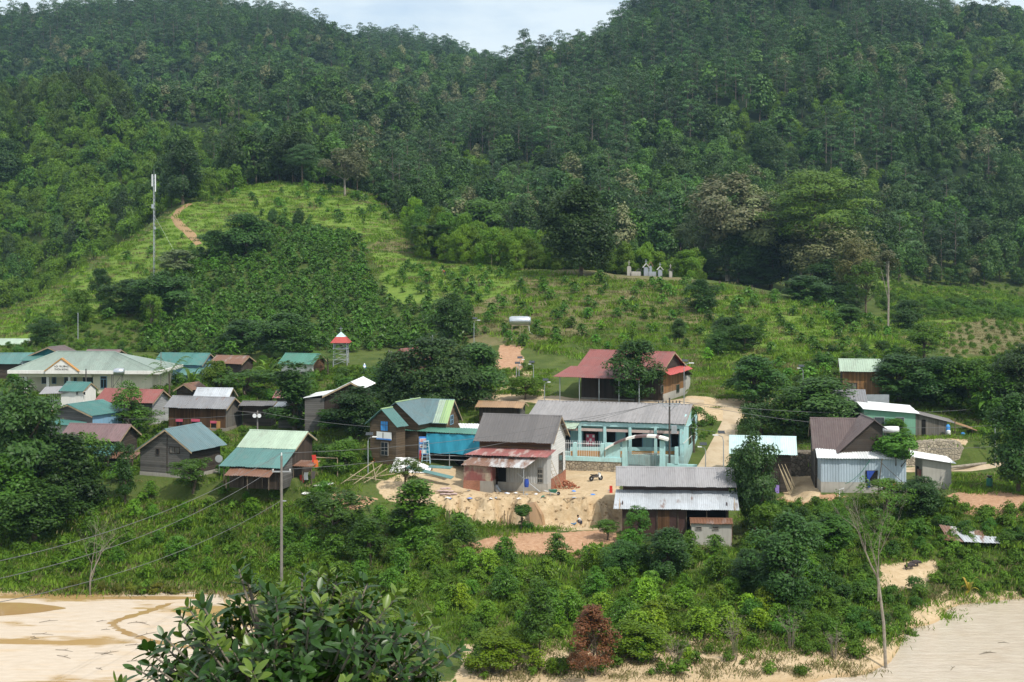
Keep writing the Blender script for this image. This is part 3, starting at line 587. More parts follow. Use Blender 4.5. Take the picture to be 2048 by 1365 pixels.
for yy in (3.6, -.5): MB().tube([(-4.2,yy,-.8),(-4.2,yy,2.4)], .06).obj('post', galv, H15.root)
H16 = House('edge_teal_house', 'teal roofed house cut by the left edge of the photo', 'house', -84.5, 240, 15.6, 2, 8.4, 3.4, 1.6, 3, 11.6, r_teal2, wood_dark, wood_dark)
H17 = House('pale_roofed_cabin', 'cabin with pale green roof among trees at the upper left', 'cabin', -99.5, 283, 15.3, -4, 8.2, 3.0, 1.1, 3, 12.0, r_palegreen, wood_grey, wood_grey)
H18 = House('long_maroon_roof_shed', 'low shed whose maroon roof shows above the hall', 'shed', -70.5, 246, 15.75, -4, 6.0, 3, .9, 3, 12.8, r_maroon, wood_dark, wood_dark)
# small white house and canopy in front of the hall
SW = House('small_white_house', 'small white house with teal roof in front of the village hall', 'house', -62.4, 205, 13.95, -16, 4.0, 2.1, 1.15, 1.9, 10.0, r_teal, white_wall, white_wall, ovx=.2, ovf=.3)
for r_ in ((152,783,157,791),(166,783,172,791)): SW.win('F', r_, white_wall, glass, 0)
cp = thing('entrance_canopy', 'grey tin canopy on a forked post beside white railings', 'canopy', tuple(P(131, 800, 205)))
m = MB(); m.corr((-3.3,-1.6,1.0),(1.1,-1.6,1.15),(1.1,1.2,1.9),(-3.3,1.2,1.75)); m.obj('roof', r_greylight, cp)
m = MB(); m.tube([(0,0,-2.6),(0,0,.3)], .09); m.tube([(0,0,.2),(-1.1,-.6,1.1)], .06); m.tube([(0,0,.2),(.9,-.6,1.1)], .06); m.tube([(-2.9,.6,-2.6),(-2.9,.6,1.5)], .07); m.obj('post', bark, cp)
g0 = P(105, 806, 204.5); rl = thing('white_railing', 'white railing fence on low cream wall by the entrance canopy', 'fence', (g0.x, g0.y, g0.z))
MB().box(-.6, 2.6, -.1, .1, -2.0, .0).obj('low_wall', white_wall, rl)
m = MB(); [m.tube([(x_,0,0),(x_,0,1.35)], .035, 5) for x_ in np.arange(-.5, 2.6, .26)]; m.tube([(-.6,0,1.3),(2.6,0,1.3)], .04, 5); m.tube([(-.6,0,.35),(2.6,0,.35)], .04, 5); m.obj('rails', plastic_white, rl)
H3 = House('low_teal_house', 'low plank gabled house with teal roof below the red roofed house', 'house', -54.0, 180, 13.75, 64, 6.4, 4.0, 1.25, 2.6, 9.6, r_teal, blue_wall, wood_grey, ovf=.3)
m = MB(); m.corr((-4.9,2.9,1.95),(-4.9,-3.2,1.75),(-3.2,-3.2,2.1),(-3.2,2.9,2.3)); m.obj('lower_awning', r_teal, H3.root)
m = MB(); m.box(-4.5,-4.4,-2.9,2.6,-1.5,1.75); m.box(-4.4,-2.8,-2.9,-2.8,-1.5,1.75); m.obj('lower_wall', concrete, H3.root)
# plank house with white ridge roof, edge on
H9 = House('gable_end_plank_house', 'dark plank house showing its gable under a white tin roof', 'house', -19.6, 180, 16.6, 84, 7.5, 1.6, .8, 3.6, 11.2, r_white, wood_dark_v, wood_dark_v, ovb=.2)
m = MB(); m.corr((-3.6,6.0,3.35),(3.2,6.0,3.35),(3.2,3.5,3.75),(-3.6,3.5,3.75)); m.obj('side_roof', r_white, H9.root)
m = MB(); m.box(-3.4,3.0,3.45,5.9,-.9,3.3); m.obj('side_wall', wood_grey, H9.root)
H9.panel('belt', 'L', (-1.4, .6, 2.9, 3.05), r_teal, .06, local=True)
an = House('plank_outhouse', 'low grey plank outhouse with white tin roof left of the climbing tree', 'shed', -28.3, 182, 13.5, -5, 3.4, 2.0, .35, 1.6, 10.4, r_white, wood_grey, wood_grey)
an2 = House('sagging_dark_shed', 'sagging dark plank shed with old roof between two houses', 'shed', -33.0, 186, 13.2, -5, 4.6, 2.0, .4, 1.6, 10.2, r_dark, wood_dark, wood_dark)
an3 = House('little_red_roof_hut', 'little hut with red tin roof behind the climbing tree', 'hut', -31.6, 198, 13.3, -5, 2.6, 2.0, .7, 1.4, 10.6, r_redold, wood_grey, wood_grey)

# ---- two storey wooden house with teal cross gables
W8 = House('wooden_cross_gable_house', 'two storey brown plank house with teal and lime cross gables and blue windows', 'house', -9.6, 171.5, 15.0, -14, 5.6, 3.1, 2.5, 3.6, 8.3, r_tealblue, wood_house, wood_house, ovx=.35, pitch=.25)
W8.win('R', (900,832,906,848), blue_wall, glass, 1, 1)
for (ua, ub, mt, nm) in ((1.75, 2.8, r_lime, 'lime_sheet'), (.95, 1.75, r_palegreen, 'pale_sheet')):
    MB().corr((ua,-3.12,12.53-8.3-.02),(ub+.01,-3.12,12.53-8.3-.02),(ub+.01,-.1,15.0-8.3-.03),(ua,-.1,15.0-8.3-.03),.25,.035).obj('roof_sheet', mt, W8.root)['label'] = nm.replace('_', ' ')+' of the roof'
def cross(root, hs, near, far, zr, w_l, drop_l, w_r, drop_r, roof, wall, zbot, cap):
    """a gable facing the camera, in the frame of the parent house: ridge from (x, y) near to far"""
    a, b = Vector((*near, zr)), Vector((*far, zr)); dv = (b-a).normalized(); pr = Vector((dv.y, -dv.x, 0))
    m = MB(); m.corr(a+pr*w_r-Vector((0,0,drop_r)), b+pr*w_r-Vector((0,0,drop_r)), b, a, .25); m.corr(b-pr*w_l-Vector((0,0,drop_l)), a-pr*w_l-Vector((0,0,drop_l)), a, b, .25)
    m.obj('gable_roof', roof, root); MB().tube([a+Vector((0,0,.03)), b+Vector((0,0,.03))], .1, 6).obj('ridge_cap', cap, root)
    q = a + dv*.45; kl, kr = drop_l/w_l, drop_r/w_r; e_ = .42; t = Vector((0,0,-.1))
    L_, R_ = q-pr*(w_l-e_)-Vector((0,0,kl*(w_l-e_))), q+pr*(w_r-e_)-Vector((0,0,kr*(w_r-e_)))
    bl, br = Vector((L_.x,L_.y,zbot)), Vector((R_.x,R_.y,zbot))
    ln = (b-q).length-.05
    o = MB().prism([bl, br, R_+t, q+t, L_+t], dv*ln).obj('gable_wall', wall, root)
    return q, pr, dv
b8 = W8.root
n8 = W8.loc(P(791, 805.4, 167.2)); f8 = W8.loc(P(838, 803, 171.6))
cross(b8, W8, (n8.x, n8.y), (f8.x, 0.2), 15.05-8.3, 3.3, 2.4, 3.2, 2.45, r_tealblue, wood_house, -.9, r_lime)
n9 = W8.loc(P(762, 819, 164.2)); f9 = n9 + Vector((.65, 2.2, 0))
q9, pr9, dv9 = cross(b8, W8, (n9.x, n9.y), (f9.x, f9.y), n9.z, 2.3, 1.85, 2.25, 1.95, r_teal2, wood_house, -.9, r_lime)
def on_gable(u0, u1, z0, z1, th, off):                            # a plate on the small gable's face
    c0 = q9 + pr9*u0 - dv9*(off+th); c1 = q9 + pr9*u1 - dv9*(off+th)
    return MB().prism([(c0.x,c0.y,z0),(c1.x,c1.y,z0),(c1.x,c1.y,z1),(c0.x,c0.y,z1)], dv9*th)
def pz(py, d=164.6): return CZ-(py-HY)*d/F - 8.3
def pu(px): return (px-762)*164.6/F*1.0
o = on_gable(pu(756.5), pu(775), pz(862), pz(842), .08, .004).obj('window', wood_brown_h, b8)
for k in range(3):
    for j in range(2): u = pu(757.3)+k*.34; z_ = pz(861.3)+[0, .68][j]; on_gable(u, u+.29, z_, z_+[.62, .38][j], .03, .085).obj('shutter', blue_shutter, o)
o = on_gable(pu(757), pu(775), pz(911), pz(883.5), .09, .004).obj('window', cement_dark, b8)
for k in range(2):
    for (za, zb_) in ((pz(909.5), pz(902)), (pz(900.5), pz(885))): u = pu(758.3)+k*.48; on_gable(u, u+.40, za, zb_, .02, .092).obj('pane', glass, o)
sg = on_gable(pu(747.5), pu(783.5), pz(879), pz(864), .06, .1).obj('sign_board', white_paint, b8); sg['label'] = 'torn white banner with blue bottom stripe'
on_gable(pu(747.5), pu(783.5), pz(879.5), pz(876.8), .02, .165).obj('stripe', blue_paint, sg); on_gable(pu(762.6), pu(764.2), pz(876), pz(865), .012, .165).obj('tear', wood_house, sg)
W8.win((1, W8.F-.8, -1), W8.rect((1, W8.F-.8), (816,848,837,860)), wood_house, blue_shutter, 2, local=True)
MB().box(-3.2, 1.2, W8.F-.82, W8.F-.0, -.9, 3.6).obj('front_bay', wood_house, b8)
f = MB().box(-1.9, -.5, W8.F-.9, W8.F-.822, -.2, 2.4).obj('door', wood_brown_h, b8)
# long teal awning with blue tarpaulin
m = MB(); a = W8.loc(P(783, 861, 166.5)); m.corr((a.x, W8.F-3.0, pz(868,163)), (9.4, W8.F-3.0, pz(874,163)), (9.4, W8.F+.2, pz(862,166)), (a.x, W8.F-.3, pz(860,166)), .3); m.obj('awning', r_tealgreen, b8)
m = MB(); m.corr((4.2, W8.F+.2, pz(862,166)), (9.4, W8.F+.2, pz(862,166)), (9.4, W8.F+2.6, pz(853,168)), (3.2, W8.F+2.6, pz(853,168))); m.obj('white_roof', r_white, b8)
x_a, x_b = W8.uv((1, W8.F-2.9), 853, 890)[0], 9.2
N = 40; m = MB(); vs = []; 
for i in range(N+1):
    for j in range(7):
        u = x_a+(x_b-x_a)*i/N; vs.append((u, W8.F-2.9+.05*math.sin(i*.9)+.03*math.sin(i*2.3+j), pz(914,163)+(pz(874,163)-pz(914,163))*j/6+ (.04*math.sin(i*.5) if j == 0 else 0)))
m.add(vs, [(i*7+j, (i+1)*7+j, (i+1)*7+j+1, i*7+j+1) for i in range(N) for j in range(6)]); m.obj('tarpaulin', tarp_blue, b8, True)
for i in range(4):
    u = x_a+(x_b-x_a)*i/3; MB().tube([(u, W8.F-2.75, -1), (u, W8.F-2.75, pz(868,163))], .05).obj('post', galv, b8)
m = MB(); [m.tube([(x_a, W8.F-2.75, z_), (x_b, W8.F-2.75, z_)], .035, 5) for z_ in (.25, .75)]; m.obj('rail', galv, b8)
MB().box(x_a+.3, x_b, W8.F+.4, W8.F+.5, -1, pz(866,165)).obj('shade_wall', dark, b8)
FOOT.append((-3.5, 166, 7.5, 4, R(-14)))

# ---- house under construction
zc = 6.5
C1 = House('half_built_house', 'half built house with steep dark grey roof, white board gable and patched tin lean-to', 'house', 1.17, 161, 14.35, -15, 9.2, 4.0, 2.6, 4.2, zc, r_dark, wood_brown_h, wood_white, ovx=.5, ovf=.75, ovb=.3, dopad=False)
c1 = C1.root
C1.panel('brick_base', 'R', (C1.F, C1.B, -.6, 1.25), brickm, .06, local=True)
C1.win('R', (1117,909,1125,944), wood_grey, glass, 0, 1)
yL = C1.F-3.9
m = MB(); m.corr((-5.1, C1.F-2.6, 3.95), (4.3, C1.F-2.6, 3.95), (4.7, C1.F-.02, 4.45), (-3.7, C1.F-.02, 4.45)); m.obj('upper_porch_roof', r_redold, c1)['label'] = 'faded red tin porch roof'
m = MB(); m.corr((-4.95, yL-.3, 3.05), (2.15, yL-.3, 2.95), (3.1, C1.F-2.0, 3.75), (-4.4, C1.F-2.0, 3.75)); m.obj('porch_roof', r_rustmix, c1)['label'] = 'patched grey and rust tin lean-to roof'
m = MB(); m.box(-4.75, -1.6, yL, yL+.06, 1.35, 3.0); m.box(-1.62, -1.56, yL+.06, yL+1.5, 1.35, 3.1); m.box(-4.78, -4.72, yL+.06, C1.F, 1.35, 3.4); m.obj('tin_wall', tin_red, c1)['label'] = 'faded red tin wall'
m = MB(); m.box(-4.8, -2.9, yL-.05, yL+.1, -.8, 1.35); m.obj('brick_wall', brickm, c1)
m = MB(); m.box(-2.9, -1.55, yL-.04, yL+.1, -.8, 1.35); m.box(-1.65, -1.53, yL+.1, yL+1.5, -.8, 1.35); m.box(-4.8, -4.65, yL+.1, C1.F, -.8, 1.35); m.obj('cement_wall', cement_dark, c1)
yb = C1.F-1.6
m = MB(); m.box(-1.55, C1.X+.02, yb, yb+.08, -.8, .95); m.box(C1.X-.06, C1.X+.02, yb+.08, C1.F-.01, -.8, .95); m.obj('low_wall', concrete, c1)
m = MB(); m.corr((-.6, yb+.05, .95), (C1.X+.02, yb+.05, .95), (C1.X+.02, yb+.05, 4.1), (-.6, yb+.05, 4.1), .28, .045); m.box(C1.X-.05, C1.X+.02, yb+.08, C1.F-.01, .95, 4.2); m.obj('tin_wall', tin_grey, c1)['label'] = 'grey corrugated tin wall'
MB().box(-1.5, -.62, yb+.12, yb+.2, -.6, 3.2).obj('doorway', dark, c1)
f = MB().box(3.0, 3.6, yb-.05, yb-.003, 1.0, 2.7).obj('window', cement_dark, c1); m = MB(); [m.box(3.06+.18*i, 3.18+.18*i, yb-.07, yb-.052, 1.1+.5*j, 1.45+.5*j) for i in range(3) for j in range(3)]; m.obj('pane', glass, f)
MB().tube([(2.0, yL, -.6), (2.0, yL, 2.95)], .06).obj('post', galv, c1)
FOOT.append((1.0, 158.5, 5.5, 7, R(-15)))

# ---- kindergarten
zk_ = 8.4
K = House('pale_turquoise_school', 'long pale turquoise school with grey tin roof and open veranda', 'school', 12.8, 178, 13.9, -14.5, 19.6, 6.6, 1.62, 7.0, zk_, r_school, cyan_wall, cyan_wall, ovx=.25, ovf=3.0, ovb=.2, pitch=.45, wallbot=-2.6, dopad=False)
kr = K.root; yv = -6.2
m = MB(); m.box(-K.X, K.X, yv-.25, K.F-.01, -2.6, -.02); m.obj('plinth', cyan_wall, kr)
MB().box(-K.X, K.X, yv-.2, yv, 3.25, 3.72).obj('fascia_beam', cyan_wall, kr); MB().box(-K.X+.1, K.X-.1, yv-.1, yv+.08, 2.62, 2.95).obj('pink_beam', pink_band, kr)
for i in range(7):
    xx = -K.X+.3+i*(2*K.X-.6)/6; MB().box(xx-.17, xx+.17, yv-.21, yv+.12, -.02, 3.25).obj('column', cyan_wall, kr)
m = MB(); m.prism([(K.X+.02,yv,-2.6),(K.X+.02,K.F-.01,-2.6),(K.X+.02,K.F-.01,K.h-.1-.2454*2.9),(K.X+.02,yv,3.7)], (-.2,0,0)); m.obj('end_wall', cyan_wall, kr)
for i, (a, b) in enumerate(((-8.8,-7.4),(-6.2,-4.8),(-3.3,-1.2),(-.4,.9),(2.0,4.2),(5.4,6.7),(7.6,8.6))):
    f = MB().box(a, b, K.F-.06, K.F-.003, .0, 2.5).obj('door' if i % 2 else 'window', blue_wall, kr); MB().box(a+.1, b-.1, K.F-.09, K.F-.062, .1, 2.4).obj('pane', dark, f)
o = MB().box(-2.6, -1.5, yv+1.2, yv+1.25, .7, 2.1).obj('notice_board', pink_cloth, kr); m = MB(); [m.box(-2.5+.36*i, -2.25+.36*i, yv+1.17, yv+1.198, .8+.45*j, 1.1+.45*j) for i in range(3) for j in range(3) if (i+j) % 2 == 0]; m.obj('notice', white_paint, o)
m = MB(); m.corr((-6.9, yv-1.6, 3.0), (-3.4, yv-1.6, 3.0), (-3.0, yv, 3.7), (-6.5, yv, 3.7)); m.obj('awning', r_palegreen, kr)
K.win('R', (1376,852,1390,880), cyan_wall, glass, 1, 0)
m = MB(); m.box(K.X-.1, K.X+.03, -6.3, 7.0, 1.5, 1.6); m.obj('band', white_wall, kr)
FOOT.append((13.5, 175.5, 10.5, 8.5, R(-15)))
# boundary wall of the school with arched gate
d_f = 168.5
ga = P(1100, 945, 170.6); gb = P(1240, 945, d_f); yawf = math.atan2(gb.y-ga.y, gb.x-ga.x); lf = (gb-ga).xy.length
fw = thing('school_boundary_wall', 'low pale turquoise wall on rough stone footing in front of the school', 'wall', (ga.x, ga.y, 6.5), yawf)
MB().box(-1, lf+.2, -.2, .2, -1.0, 1.35).obj('stone_footing', stone, fw); MB().box(-1, lf+.2, -.26, .26, 1.35, 1.85).obj('coping', cyan_wall, fw)
def ux(px): q = P(px, 900, d_f+.8); return (q.x-ga.x)*math.cos(yawf) + (q.y-ga.y)*math.sin(yawf)
for px in (1148, 1206): MB().box(ux(px)-.22, ux(px)+.22, -.22, .22, 1.85, 3.5).obj('pillar', cyan_wall, fw)
MB().box(ux(1149)+.2, ux(1203)-.0, .02, .1, 2.0, 2.55).obj('orange_panel', orange_wall, fw)
MB().box(ux(1208)+.22, ux(1243), -.1, .1, 1.85, 3.6).obj('wall_panel', cyan_wall, fw)
m = MB(); [m.tube([(x_,0,1.85),(x_,0,3.75)], .02, 4) for x_ in np.arange(-.8, ux(1206), .22)]; m.tube([(-1,0,3.4),(ux(1206),0,3.4)], .03, 4); m.obj('railing', plastic_white, fw)
gc = P(1250, 938, d_f); gp = P(1325, 938, d_f-1.0); yg = math.atan2(gp.y-gc.y, gp.x-gc.x); lg = (gp-gc).xy.length
gt = thing('school_gate', 'arched school gate with pale turquoise posts and peeling curved canopy', 'gate', (gc.x, gc.y, 6.4), yg)
for xx in (0, lg): MB().box(xx-.3, xx+.3, -.3, .3, -.6, 4.15).obj('post', cyan_wall, gt)
m = MB(); n_ = 22; xs = np.linspace(-2.3, lg+.7, n_)
pts = [(x_, z_) for x_, z_ in zip(xs, [2.75+1.75*math.sin(min(1, (i/(n_-1))*1.25)*math.pi*.62)**.9 if i > 0 else 2.7 for i in range(n_)])]
pts = [(x_, 3.0+1.65*(1-((x_-lg*.62)/(lg*.62+2.3))**2) - (0.0)) for x_ in xs]
for i in range(n_-1):
    (xa_, za), (xb_, zb_) = pts[i], pts[i+1]; m.cur = 0 if (i % 7 < 3 or i > 17) else 1
    m.prism([(xa_,-.75,za-.12),(xb_,-.75,zb_-.12),(xb_,-.75,zb_+.12),(xa_,-.75,za+.12)], (0,1.5,0))
m.obj('arch_canopy', [white_wall, r_maroon], gt)
m = MB(); [m.tube([(x_,0,.1),(x_,0,2.6)], .025, 4) for x_ in np.arange(.4, lg-.3, .2)]; [m.box(.32, lg-.32, -.03, .03, z_, z_+.06) for z_ in (.1, 1.0, 2.55)]; m.obj('gate_leaf', galv, gt)
lw = P(1360, 938, d_f-1.2)
w2 = thing('gate_side_wall', 'short pale turquoise wall right of the school gate', 'wall', (lw.x, lw.y, 6.4), yawf)
MB().box(-1.5, 2.0, -.15, .15, -.8, 1.4).obj('panel', cyan_wall, w2); MB().box(-.6, -.2, -.2, .2, 1.4, 3.4).obj('pillar', cyan_wall, w2)
yp = P(1290, 893, 171.3); w3 = tag(MB().box(yp.x-9, yp.x+3.6, yp.y-.06, yp.y+.06, 8.0, 8.75).obj('orange_panel_fence', orange_wall), 'orange panelled low fence inside the school yard', 'fence')
w4 = tag(MB().box(yp.x-9, yp.x+3.8, yp.y+.5, yp.y+.7, 6.2, 9.15).obj('veranda_parapet', cyan_wall), 'pale turquoise parapet in front of the school veranda', 'wall')

# ---- tan shed behind the grey roof
S1 = House('tan_roofed_shed', 'low dark shed with tan roof between the trees and the school', 'shed', -1.37, 190, 12.75, -12, 6.4, 2.1, .6, 2.6, 9.6, r_tan, wood_dark_v, wood_grey)
# ---- red roofed house in the middle
Rh = House('big_red_roofed_house', 'large timber house with broad red tin roof and wide veranda behind the turquoise school', 'house', 17.3, 205, 18.45, -23, 12.9, 5.6, 2.2, 7.0, 11.8, r_red, wood_dark_v, wood_dark, ovx=.5, ovf=.6, base=concrete, baseh=.2)
Rh.lean(-7.4, 4.3, Rh.eave+.18, 4.6, 1.15, r_red, 0, skew=.9, y0=Rh.F-.45, name='veranda_roof')
for i in range(5): MB().tube([(-7.4+i*2.9, Rh.F-4.7, -.8), (-7.4+i*2.9, Rh.F-4.7, Rh.eave-.95)], .07).obj('post', galv, Rh.root)
MB().box(Rh.X+.0, Rh.X+.08, Rh.F+.6, Rh.B-.3, 1.05, 3.75).obj('orange_boards', wood_orange, Rh.root); MB().box(Rh.X+.0, Rh.X+.1, Rh.F+.6, Rh.B-.3, -.9, 1.05).obj('cement_base', concrete, Rh.root)
m = MB(); m.corr((Rh.X+1.2, Rh.F+.2, 3.75), (Rh.X+1.2, Rh.B+.2, 3.75), (Rh.X+.02, Rh.B+.2, 4.35), (Rh.X+.02, Rh.F+.2, 4.35)); m.obj('side_awning', r_redbright, Rh.root)['label'] = 'bright red awning on the gable wall'
for r_ in ((1320,772,1325,786),(1351,770,1357,785)): Rh.win('R', r_, wood_grey, glass, 0, off=.09)
m = MB(); m.corr((Rh.X+.5, Rh.B+2.9, 2.6), (Rh.X-3, Rh.B+2.9, 2.6), (Rh.X-3, Rh.B-.2, 3.6), (Rh.X+.5, Rh.B-.2, 3.6)); m.obj('rear_roof', r_dark, Rh.root)
MB().box(Rh.X-2.9, Rh.X+.1, Rh.B-.0, Rh.B+2.6, -.9, 2.65).obj('rear_annex', concrete, Rh.root)

# ---- lower house in front
A1 = House('double_roofed_house', 'maroon walled house with grey upper and white lower tin roofs beside the garden', 'house', 17.0, 148.5, 10.3, -4, 12.3, 3.0, 1.55, 3.0, 4.0, r_greylight, tin_maroon, tin_maroon, ovx=.75, ovf=.9, pitch=.22)
A1.lean(-6.15, 6.25, 4.25, 3.0, 1.45, r_zinc, 0, y0=A1.F+.1, skew=.25, name='lower_roof', pitch=.2)
a1 = A1.root; ya = A1.F-2.4
m = MB(); m.box(-5.5, .9, ya, ya+.08, -.9, 2.95); m.box(-5.5, -5.42, ya+.08, A1.F, -.9, 3.4); m.obj('front_wall', tin_maroon, a1); MB().box(5.0, 5.08, ya+.08, A1.F, -.9, 3.4).obj('side_wall', tin_maroon, a1)
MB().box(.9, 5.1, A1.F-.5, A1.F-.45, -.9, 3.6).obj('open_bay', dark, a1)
MB().box(-1.9, -.75, ya-.05, ya-.003, -.2, 2.6).obj('door', wood_brown, a1)
m = MB(); [m.tube([(x_, ya-.1, -.9), (x_, ya-.1, 2.95)], .05) for x_ in (-2.0, .1, .95, 3.0, 5.05)]; m.obj('post', bark, a1)
m = MB(); [m.tube([(x_-.0, ya-.7, 2.8), (x_+.1, A1.F+.15, 4.2)], .04, 5) for x_ in (-5.8, 5.8)]; m.obj('rafter', timber, a1)
FOOT.append((17, 146, 7, 5, R(-4)))
ca = House('cement_outhouse', 'small cement outhouse with rusty tin roof and two vents, against the double roofed house', 'outhouse', 20.05, 143.3, 5.95, -4, 4.25, 1.1, .35, .9, 3.1, r_rust, concrete, concrete, ovx=.13, ovf=.2, ovb=.1)
for r_ in ((1391,1053,1404,1061),(1425,1053,1438,1061)): ca.win('F', r_, cement_dark, dark, 0, 1)
MB().box(ca.X+.005, ca.X+.07, ca.F+.2, ca.F+.6, -.9, 2.3).obj('corner_boards', r_rust, ca.root)

# ---- shed with pale roof behind the jackfruit tree
B1 = House('pale_cyan_roofed_shed', 'tall dark plank shed with pale cyan tin roof behind the jackfruit tree', 'shed', 29.6, 168, 11.0, -9, 7.8, 3.3, 1.7, 2.6, 4.9, r_cyan, wood_dark, wood_dark, ovx=.7, ovf=.8, pitch=.25)
# ---- brown roofed house with tin clad front block
D1 = House('brown_roofed_house', 'plank house with steep dark brown roof and front gable above a tin clad block', 'house', 38.4, 166.5, 13.3, -8, 6.9, 4.4, 3.1, 3.6, 5.8, r_brown, wood_dark, wood_grey, ovx=.3, ovf=.5, pitch=.25)
dr = D1.root
nD = D1.loc(P(1749, 840.5, 161)); 
cross(dr, D1, (nD.x, nD.y), (nD.x-1.0, .2), nD.z, 4.2, 3.7, 1.5, 1.1, r_brown, wood_dark, -.9, r_brown)
FB = P(1642, 986, 160.0); F2 = P(1812, 986, 159.5)
tb = thing('tin_clad_block', 'pale blue tin clad building on cement base with dark window and blue curtain', 'building', (FB.x, FB.y, 5.75), R(-4))
lw_ = (F2-FB).xy.length; zt = CZ-(915-HY)*160/F-5.75
MB().box(0, lw_, 0, 4.6, -.9, 1.15).obj('cement_base', concrete, tb)
m = MB(); m.corr((0,.02,1.15),(lw_,.02,1.15),(lw_,.02,zt),(0,.02,zt),.3,.04); m.box(0.05, lw_-.05, .06, 4.55, 1.15, zt); m.obj('wall', tin_blue, tb)
m = MB(); m.corr((-.5,-.35,zt-.05),(lw_+.2,-.35,zt-.05),(lw_+.2,3.4,zt+.75),(-.2,3.4,zt+.75)); m.obj('roof', r_white, tb)
m = MB(); m.slab((2.9,2.2,zt+.5),(6.8,2.2,zt+.5),(6.8,3.3,zt+1.45),(2.9,3.3,zt+1.45),.05); m.obj('silver_sheet', steel, tb)
u0, u1 = [(P(px, 950, 160).x-FB.x) for px in (1729.5, 1753.5)]; z0, z1 = [CZ-(py-HY)*160/F-5.75 for py in (963.5, 940)]
o = MB().box(u0,u1,-.1,-.025,z0,z1).obj('window', iron, tb); MB().box(u0+.05,u1-.05,-.115,-.102,z0+.05,z1-.05).obj('pane', dark, o)
vs = [(u0+.12+.95*i/8*(1-.72*min(1, j/3))+.12*(j/6), -.17-.03*math.sin(i*2.2), z1-.03-(z1-z0+.55)*j/6) for j in range(7) for i in range(9)]
MB().add(vs, [(j*9+i, j*9+i+1, (j+1)*9+i+1, (j+1)*9+i) for j in range(6) for i in range(8)]).obj('curtain', blue_cloth, o, True)
FOOT.append((FB.x+4.7, 163, 5.2, 4, 0)); pad(FB.x+4.7, 163, 5.4, 3.4, 5.7)
E1 = P(1845, 985, 161.5); eh = thing('cement_hut', 'bare cement hut with sloping white roof right of the blue tin clad block', 'hut', (E1.x, E1.y, 5.8), R(-2))
ew = (1902-1845)*161.5/F
m = MB(); m.prism([(0,0,-.9),(ew,0,-.9),(ew,0,2.95),(0,0,3.4)], (0,3.4,0)); m.obj('wall', concrete, eh)
m = MB(); m.corr((ew+.4,-.5,3.0),(ew+.4,3.8,3.2),(-1.3,3.8,4.0),(-1.3,-.5,3.75)); m.obj('roof', r_white, eh)
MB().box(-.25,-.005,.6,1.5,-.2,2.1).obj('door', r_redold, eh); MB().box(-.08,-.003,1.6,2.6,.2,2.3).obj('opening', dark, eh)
FOOT.append((E1.x+1.5, 163, 2.4, 2.4, 0)); pad(E1.x+1.5, 163, 2.6, 2.6, 5.75)
# ---- upper right group
z_f = 9.6
Fg = thing('green_walled_house', 'flat roofed sea green house with two barred windows above the stone terrace', 'house', tuple(P(1728, 873, 178.5)), R(-5))
zf0 = Fg.location.z; gw = (1829-1728)*178.5/F; zl = CZ-(819-HY)*178.5/F-zf0
m = MB(); m.prism([(0,0,-1),(gw,0,-1),(gw,0,zl-.45),(0,0,zl+.0)], (0,5.5,0)); m.obj('wall', green_wall, Fg)
m = MB(); m.corr((gw+.35,-.4,zl-.43),(gw+.35,6,zl-.1),(-.2,6,zl+.5),(-.2,-.4,zl+.08)); m.obj('roof', r_white, Fg)
for a, b in ((1748,1768),(1790,1807)):
    u0, u1 = [(px-1728)*178.5/F for px in (a,b)]; z0, z1 = [CZ-(py-HY)*178.5/F-zf0 for py in (852,834)]
    o = MB().box(u0,u1,-.06,-.003,z0,z1).obj('window', galv, Fg); MB().box(u0+.06,u1-.06,-.09,-.062,z0+.06,z1-.06).obj('pane', glass, o); m = MB(); [m.tube([(u0+.1+.16*i,-.11,z0),(u0+.1+.16*i,-.11,z1)], .012, 4) for i in range(int((u1-u0)/.16))]; m.obj('bars', galv, o)
FOOT.append((Fg.location.x+3.2, 181.5, 4, 3.4, 0)); pad(Fg.location.x+3.2, 181.5, 4, 3, zf0-.05)
Gs = thing('plank_lean_to_shed', 'long weathered plank lean-to right of the green house', 'shed', tuple(P(1831, 873, 179)), R(-5)); zg = Gs.location.z
gl = (1902-1831)*179/F; zt2 = CZ-(829-HY)*179/F-zg
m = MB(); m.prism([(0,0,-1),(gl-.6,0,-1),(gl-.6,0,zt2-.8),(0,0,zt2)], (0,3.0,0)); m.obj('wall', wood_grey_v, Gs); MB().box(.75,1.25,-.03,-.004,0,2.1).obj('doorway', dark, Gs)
m = MB(); m.corr((gl+.35,-.35,zt2-1.05),(gl+.35,3.4,zt2-.9),(-.1,3.4,zt2+.3),(-.1,-.35,zt2+.15)); m.obj('roof', r_dark, Gs)
m = MB(); m.slab((gl+.1,.2,zt2-1.0),(gl+3.2,.2,zt2-2.0),(gl+3.2,2.8,zt2-1.9),(gl+.1,2.8,zt2-.9),.06); m.obj('side_roof', r_tan, Gs); MB().tube([(gl+2.6,.4,-1),(gl+2.6,.4,zt2-1.8)], .06).obj('post', bark, Gs)
FOOT.append((Gs.location.x+2.5, 180.5, 3.8, 2.4, 0)); pad(Gs.location.x+2.5, 180.7, 4, 2.3, zg-.05)
I1 = House('pale_roofed_timber_house', 'orange brown timber house with pale mint tin roof below the hillside plot', 'house', 49.0, 197, 17.85, -9, 7.4, 2.8, 1.5, 2.6, 12.9, r_palegreen, wood_orange, wood_dark, ovx=.4)
I1.win('F', (1694,766,1714,780), wood_dark, wood_grey_v, 1)
Gr = House('grey_roofed_annex', 'annex with plain grey tin roof left of the green house, half behind a tree', 'annex', 44.0, 186, 14.7, -7, 4.3, 3.2, 1.7, 1.8, 10.5, r_grey, wood_dark, wood_dark)
